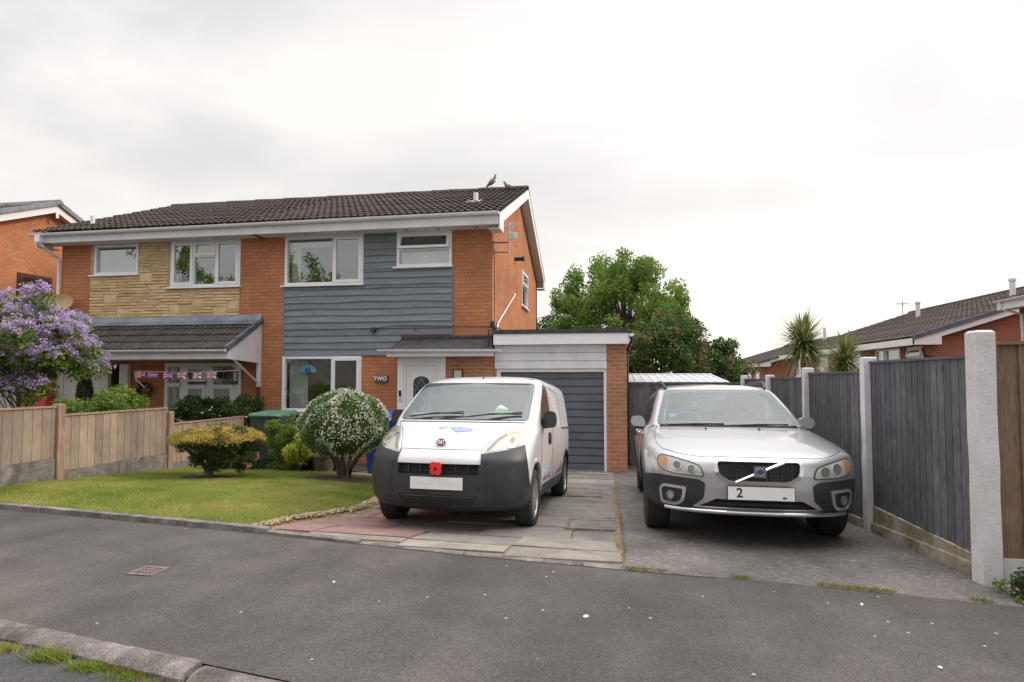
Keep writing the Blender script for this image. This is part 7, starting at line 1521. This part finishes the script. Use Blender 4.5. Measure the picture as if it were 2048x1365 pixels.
# creeping plant at the foot of the corner post and tufts by the kerb
C = np.array([(2.50 + .80 * u, 4.24 - .20 * v, .42 + (.14 + .30 * min(1, 1.6 * u)) * w_) for u, v, w_ in rng.uniform(0, 1, (170, 3))]); t = plant('creeping_plant', 'low sprawling weedy plant with pink flowers at the foot of the white corner post', 'plant', (2.9, 4.1, .44), C, np.full(len(C), .06), 90, .022, 'leaf_dark', None, shell=.1, part='foliage')
C2 = np.array([(2.40 + .5 * u, 4.05 + .25 * v, .45 + .05 * w_) for u, v, w_ in rng.uniform(0, 1, (22, 3))]); P = clump_pts(C2, np.full(22, .05), 35, .1, .6); V, Fc = leaf_arr(P, .02, .5, 0); npmesh('foliage', V, Fc, M['leaf_mid'], t)
P = clump_pts(np.array([(2.35 + .75 * u, 4.0 + .22 * v, .50 + .12 * u) for u, v in rng.uniform(0, 1, (14, 2))]), np.full(14, .010), 8, .2); V, Fc = leaf_arr(P, .013, .95, 0); npmesh('flowers', V, Fc, M['pink_petal'], t)
M['tuft'] = mat_grass('kerb_tuft_grass', [(.3, (.12, .20, .03)), (.5, (.20, .28, .05)), (.7, (.34, .34, .10))])
tl = ['grass tuft with a pink flower at the left edge below the kerb', 'larger grass tuft below the joint of the kerb stones', 'grass tuft in the gutter right of the larger tuft', 'small reddish-green weed at the right end of the gutter tufts']
for i, ((px_, py_), r_, n_, h_) in enumerate((((10, 1300), .05, 260, .045), ((98, 1318), .05, 520, .065), ((178, 1335), .05, 420, .045), ((262, 1348), .06, 260, .03))):
    q = gpt(px_, py_, .425); yk = Yn(q[0]) - .20 if i != 1 else Yn(q[0]) - .19
    P0 = rng.normal(0, 1, (n_, 2)) * np.array([r_ * 1.1, r_ * .35]); P = np.stack([q[0] + P0[:, 0], np.minimum(yk + P0[:, 1], Yn(q[0]) - .148), np.full(n_, .423)], 1)
    V, Fc = blades(n_, lambda n: P, h_ * .35, h_, .006, 1.3); o = tag(npmesh('weed_tuft', V, Fc, M['tuft']), tl[i], 'weed', 'weed tufts in the gutter')
# pigeons on the ridge
M['pigeon'] = mat_noise('grey_feathers', (.16, .15, .16), (.28, .26, .27), 20, .8); M['pig_dark'] = mat_noise('dark_feathers', (.06, .06, .07), (.10, .10, .11), 20, .8)
def pigeon(label, x, y, z, az, crouch):
    t = thing('pigeon', label, 'bird', (x, y, z), az, 'pigeons on the roof', world=False); mb = MB(); tilt = .75 if not crouch else .25
    ax_ = [(-.20, .010, .0), (-.12, .028, .005), (-.05, .05, .01), (.02, .062, .012), (.08, .052, .02), (.115, .034, .045), (.135, .026, .075), (.155, .028, .095), (.175, .018, .095), (.19, .006, .09)]
    P, Rr = [], []
    for a, r_, u in ax_: P.append((a * math.cos(tilt) - u * math.sin(tilt) * .3, 0, .10 * (not crouch) + .06 + a * math.sin(tilt) + u)); Rr.append(r_ * 1.2)
    mb.tube(P, Rr, 12); obj('bird_body', mb, M['pigeon'], t, smooth=80, local=True)
    for s in (1, -1):
        mb = MB(); pts = [(P[6 - k][0] - .01, s * (.040 + .012 * math.sin(k)), P[6 - k][2] + .006) for k in range(2, 7)]; mb.tube(pts, [.012, .026, .03, .022, .006], 8); obj('wing', mb, M['pig_dark'], t, smooth=80, local=True)
        if not crouch: mb = MB(); mb.tube([(.0, s * .022, .09), (.01, s * .022, .01), (.04, s * .022, .004)], .005, 5); obj('leg', mb, M['rust'], t, local=True)
    mb = MB(); e_ = P[-1]; mb.tube([e_, (e_[0] + .022, 0, e_[2] - .006)], [.006, .001], 6); obj('beak', mb, M['pig_dark'], t, local=True)
pigeon('pigeon standing upright on the ridge tiles near the gable end', -3.08, YM, ZR + .05, R(15), False)
pigeon('pigeon crouched on the tiles just below the ridge by the verge', -2.50, YM - .5, ZR - .19, R(200), True)
# trees and houses across the road (they show as reflections in glass and paint)
for i, (x, y, h, r_) in enumerate(((-30.0, -14, 11.6, 3.6), (-20.3, -14, 11.2, 3.2), (-12, -17, 7.5, 2.6), (5, -18, 6.5, 2.4))):
    C = dome((x, y, h * .62), (r_, r_, h * .38), 60, -.8, .35, .16); plant('street_tree', ['leftmost green tree across the road', 'second green tree across the road', 'third green tree across the road, widest crown', 'rightmost green tree across the road'][i] + ', reflected in the windows', 'tree', (x, y, .3), C, np.full(60, .55), 90, .24, 'leaf_tree', ((x, y, h * .6), .16), shell=.1)
t = thing('brick_house', 'pale brown-roofed house across the road, seen only as reflections', 'house', (-4, -26, .3)); mb = MB(); mb.box(-44, 10, -30, -24, .2, 5.1); obj('wall', mb, M['dark_room'], t); mb = MB(); mb.prism([(-30.5, 5.1), (-23.5, 5.1), (-27, 6.8)], -44.4, 10.4, lambda p, q, d: (d, p, q)); obj('roof', mb, M['tile_far'], t)
for k in range(14): mb = MB(); mb.box(-42.5 + 3.3 * k, -41 + 3.3 * k, -23.99, -23.95, 3.6, 4.7); obj('window', mb, M['blind'], t)
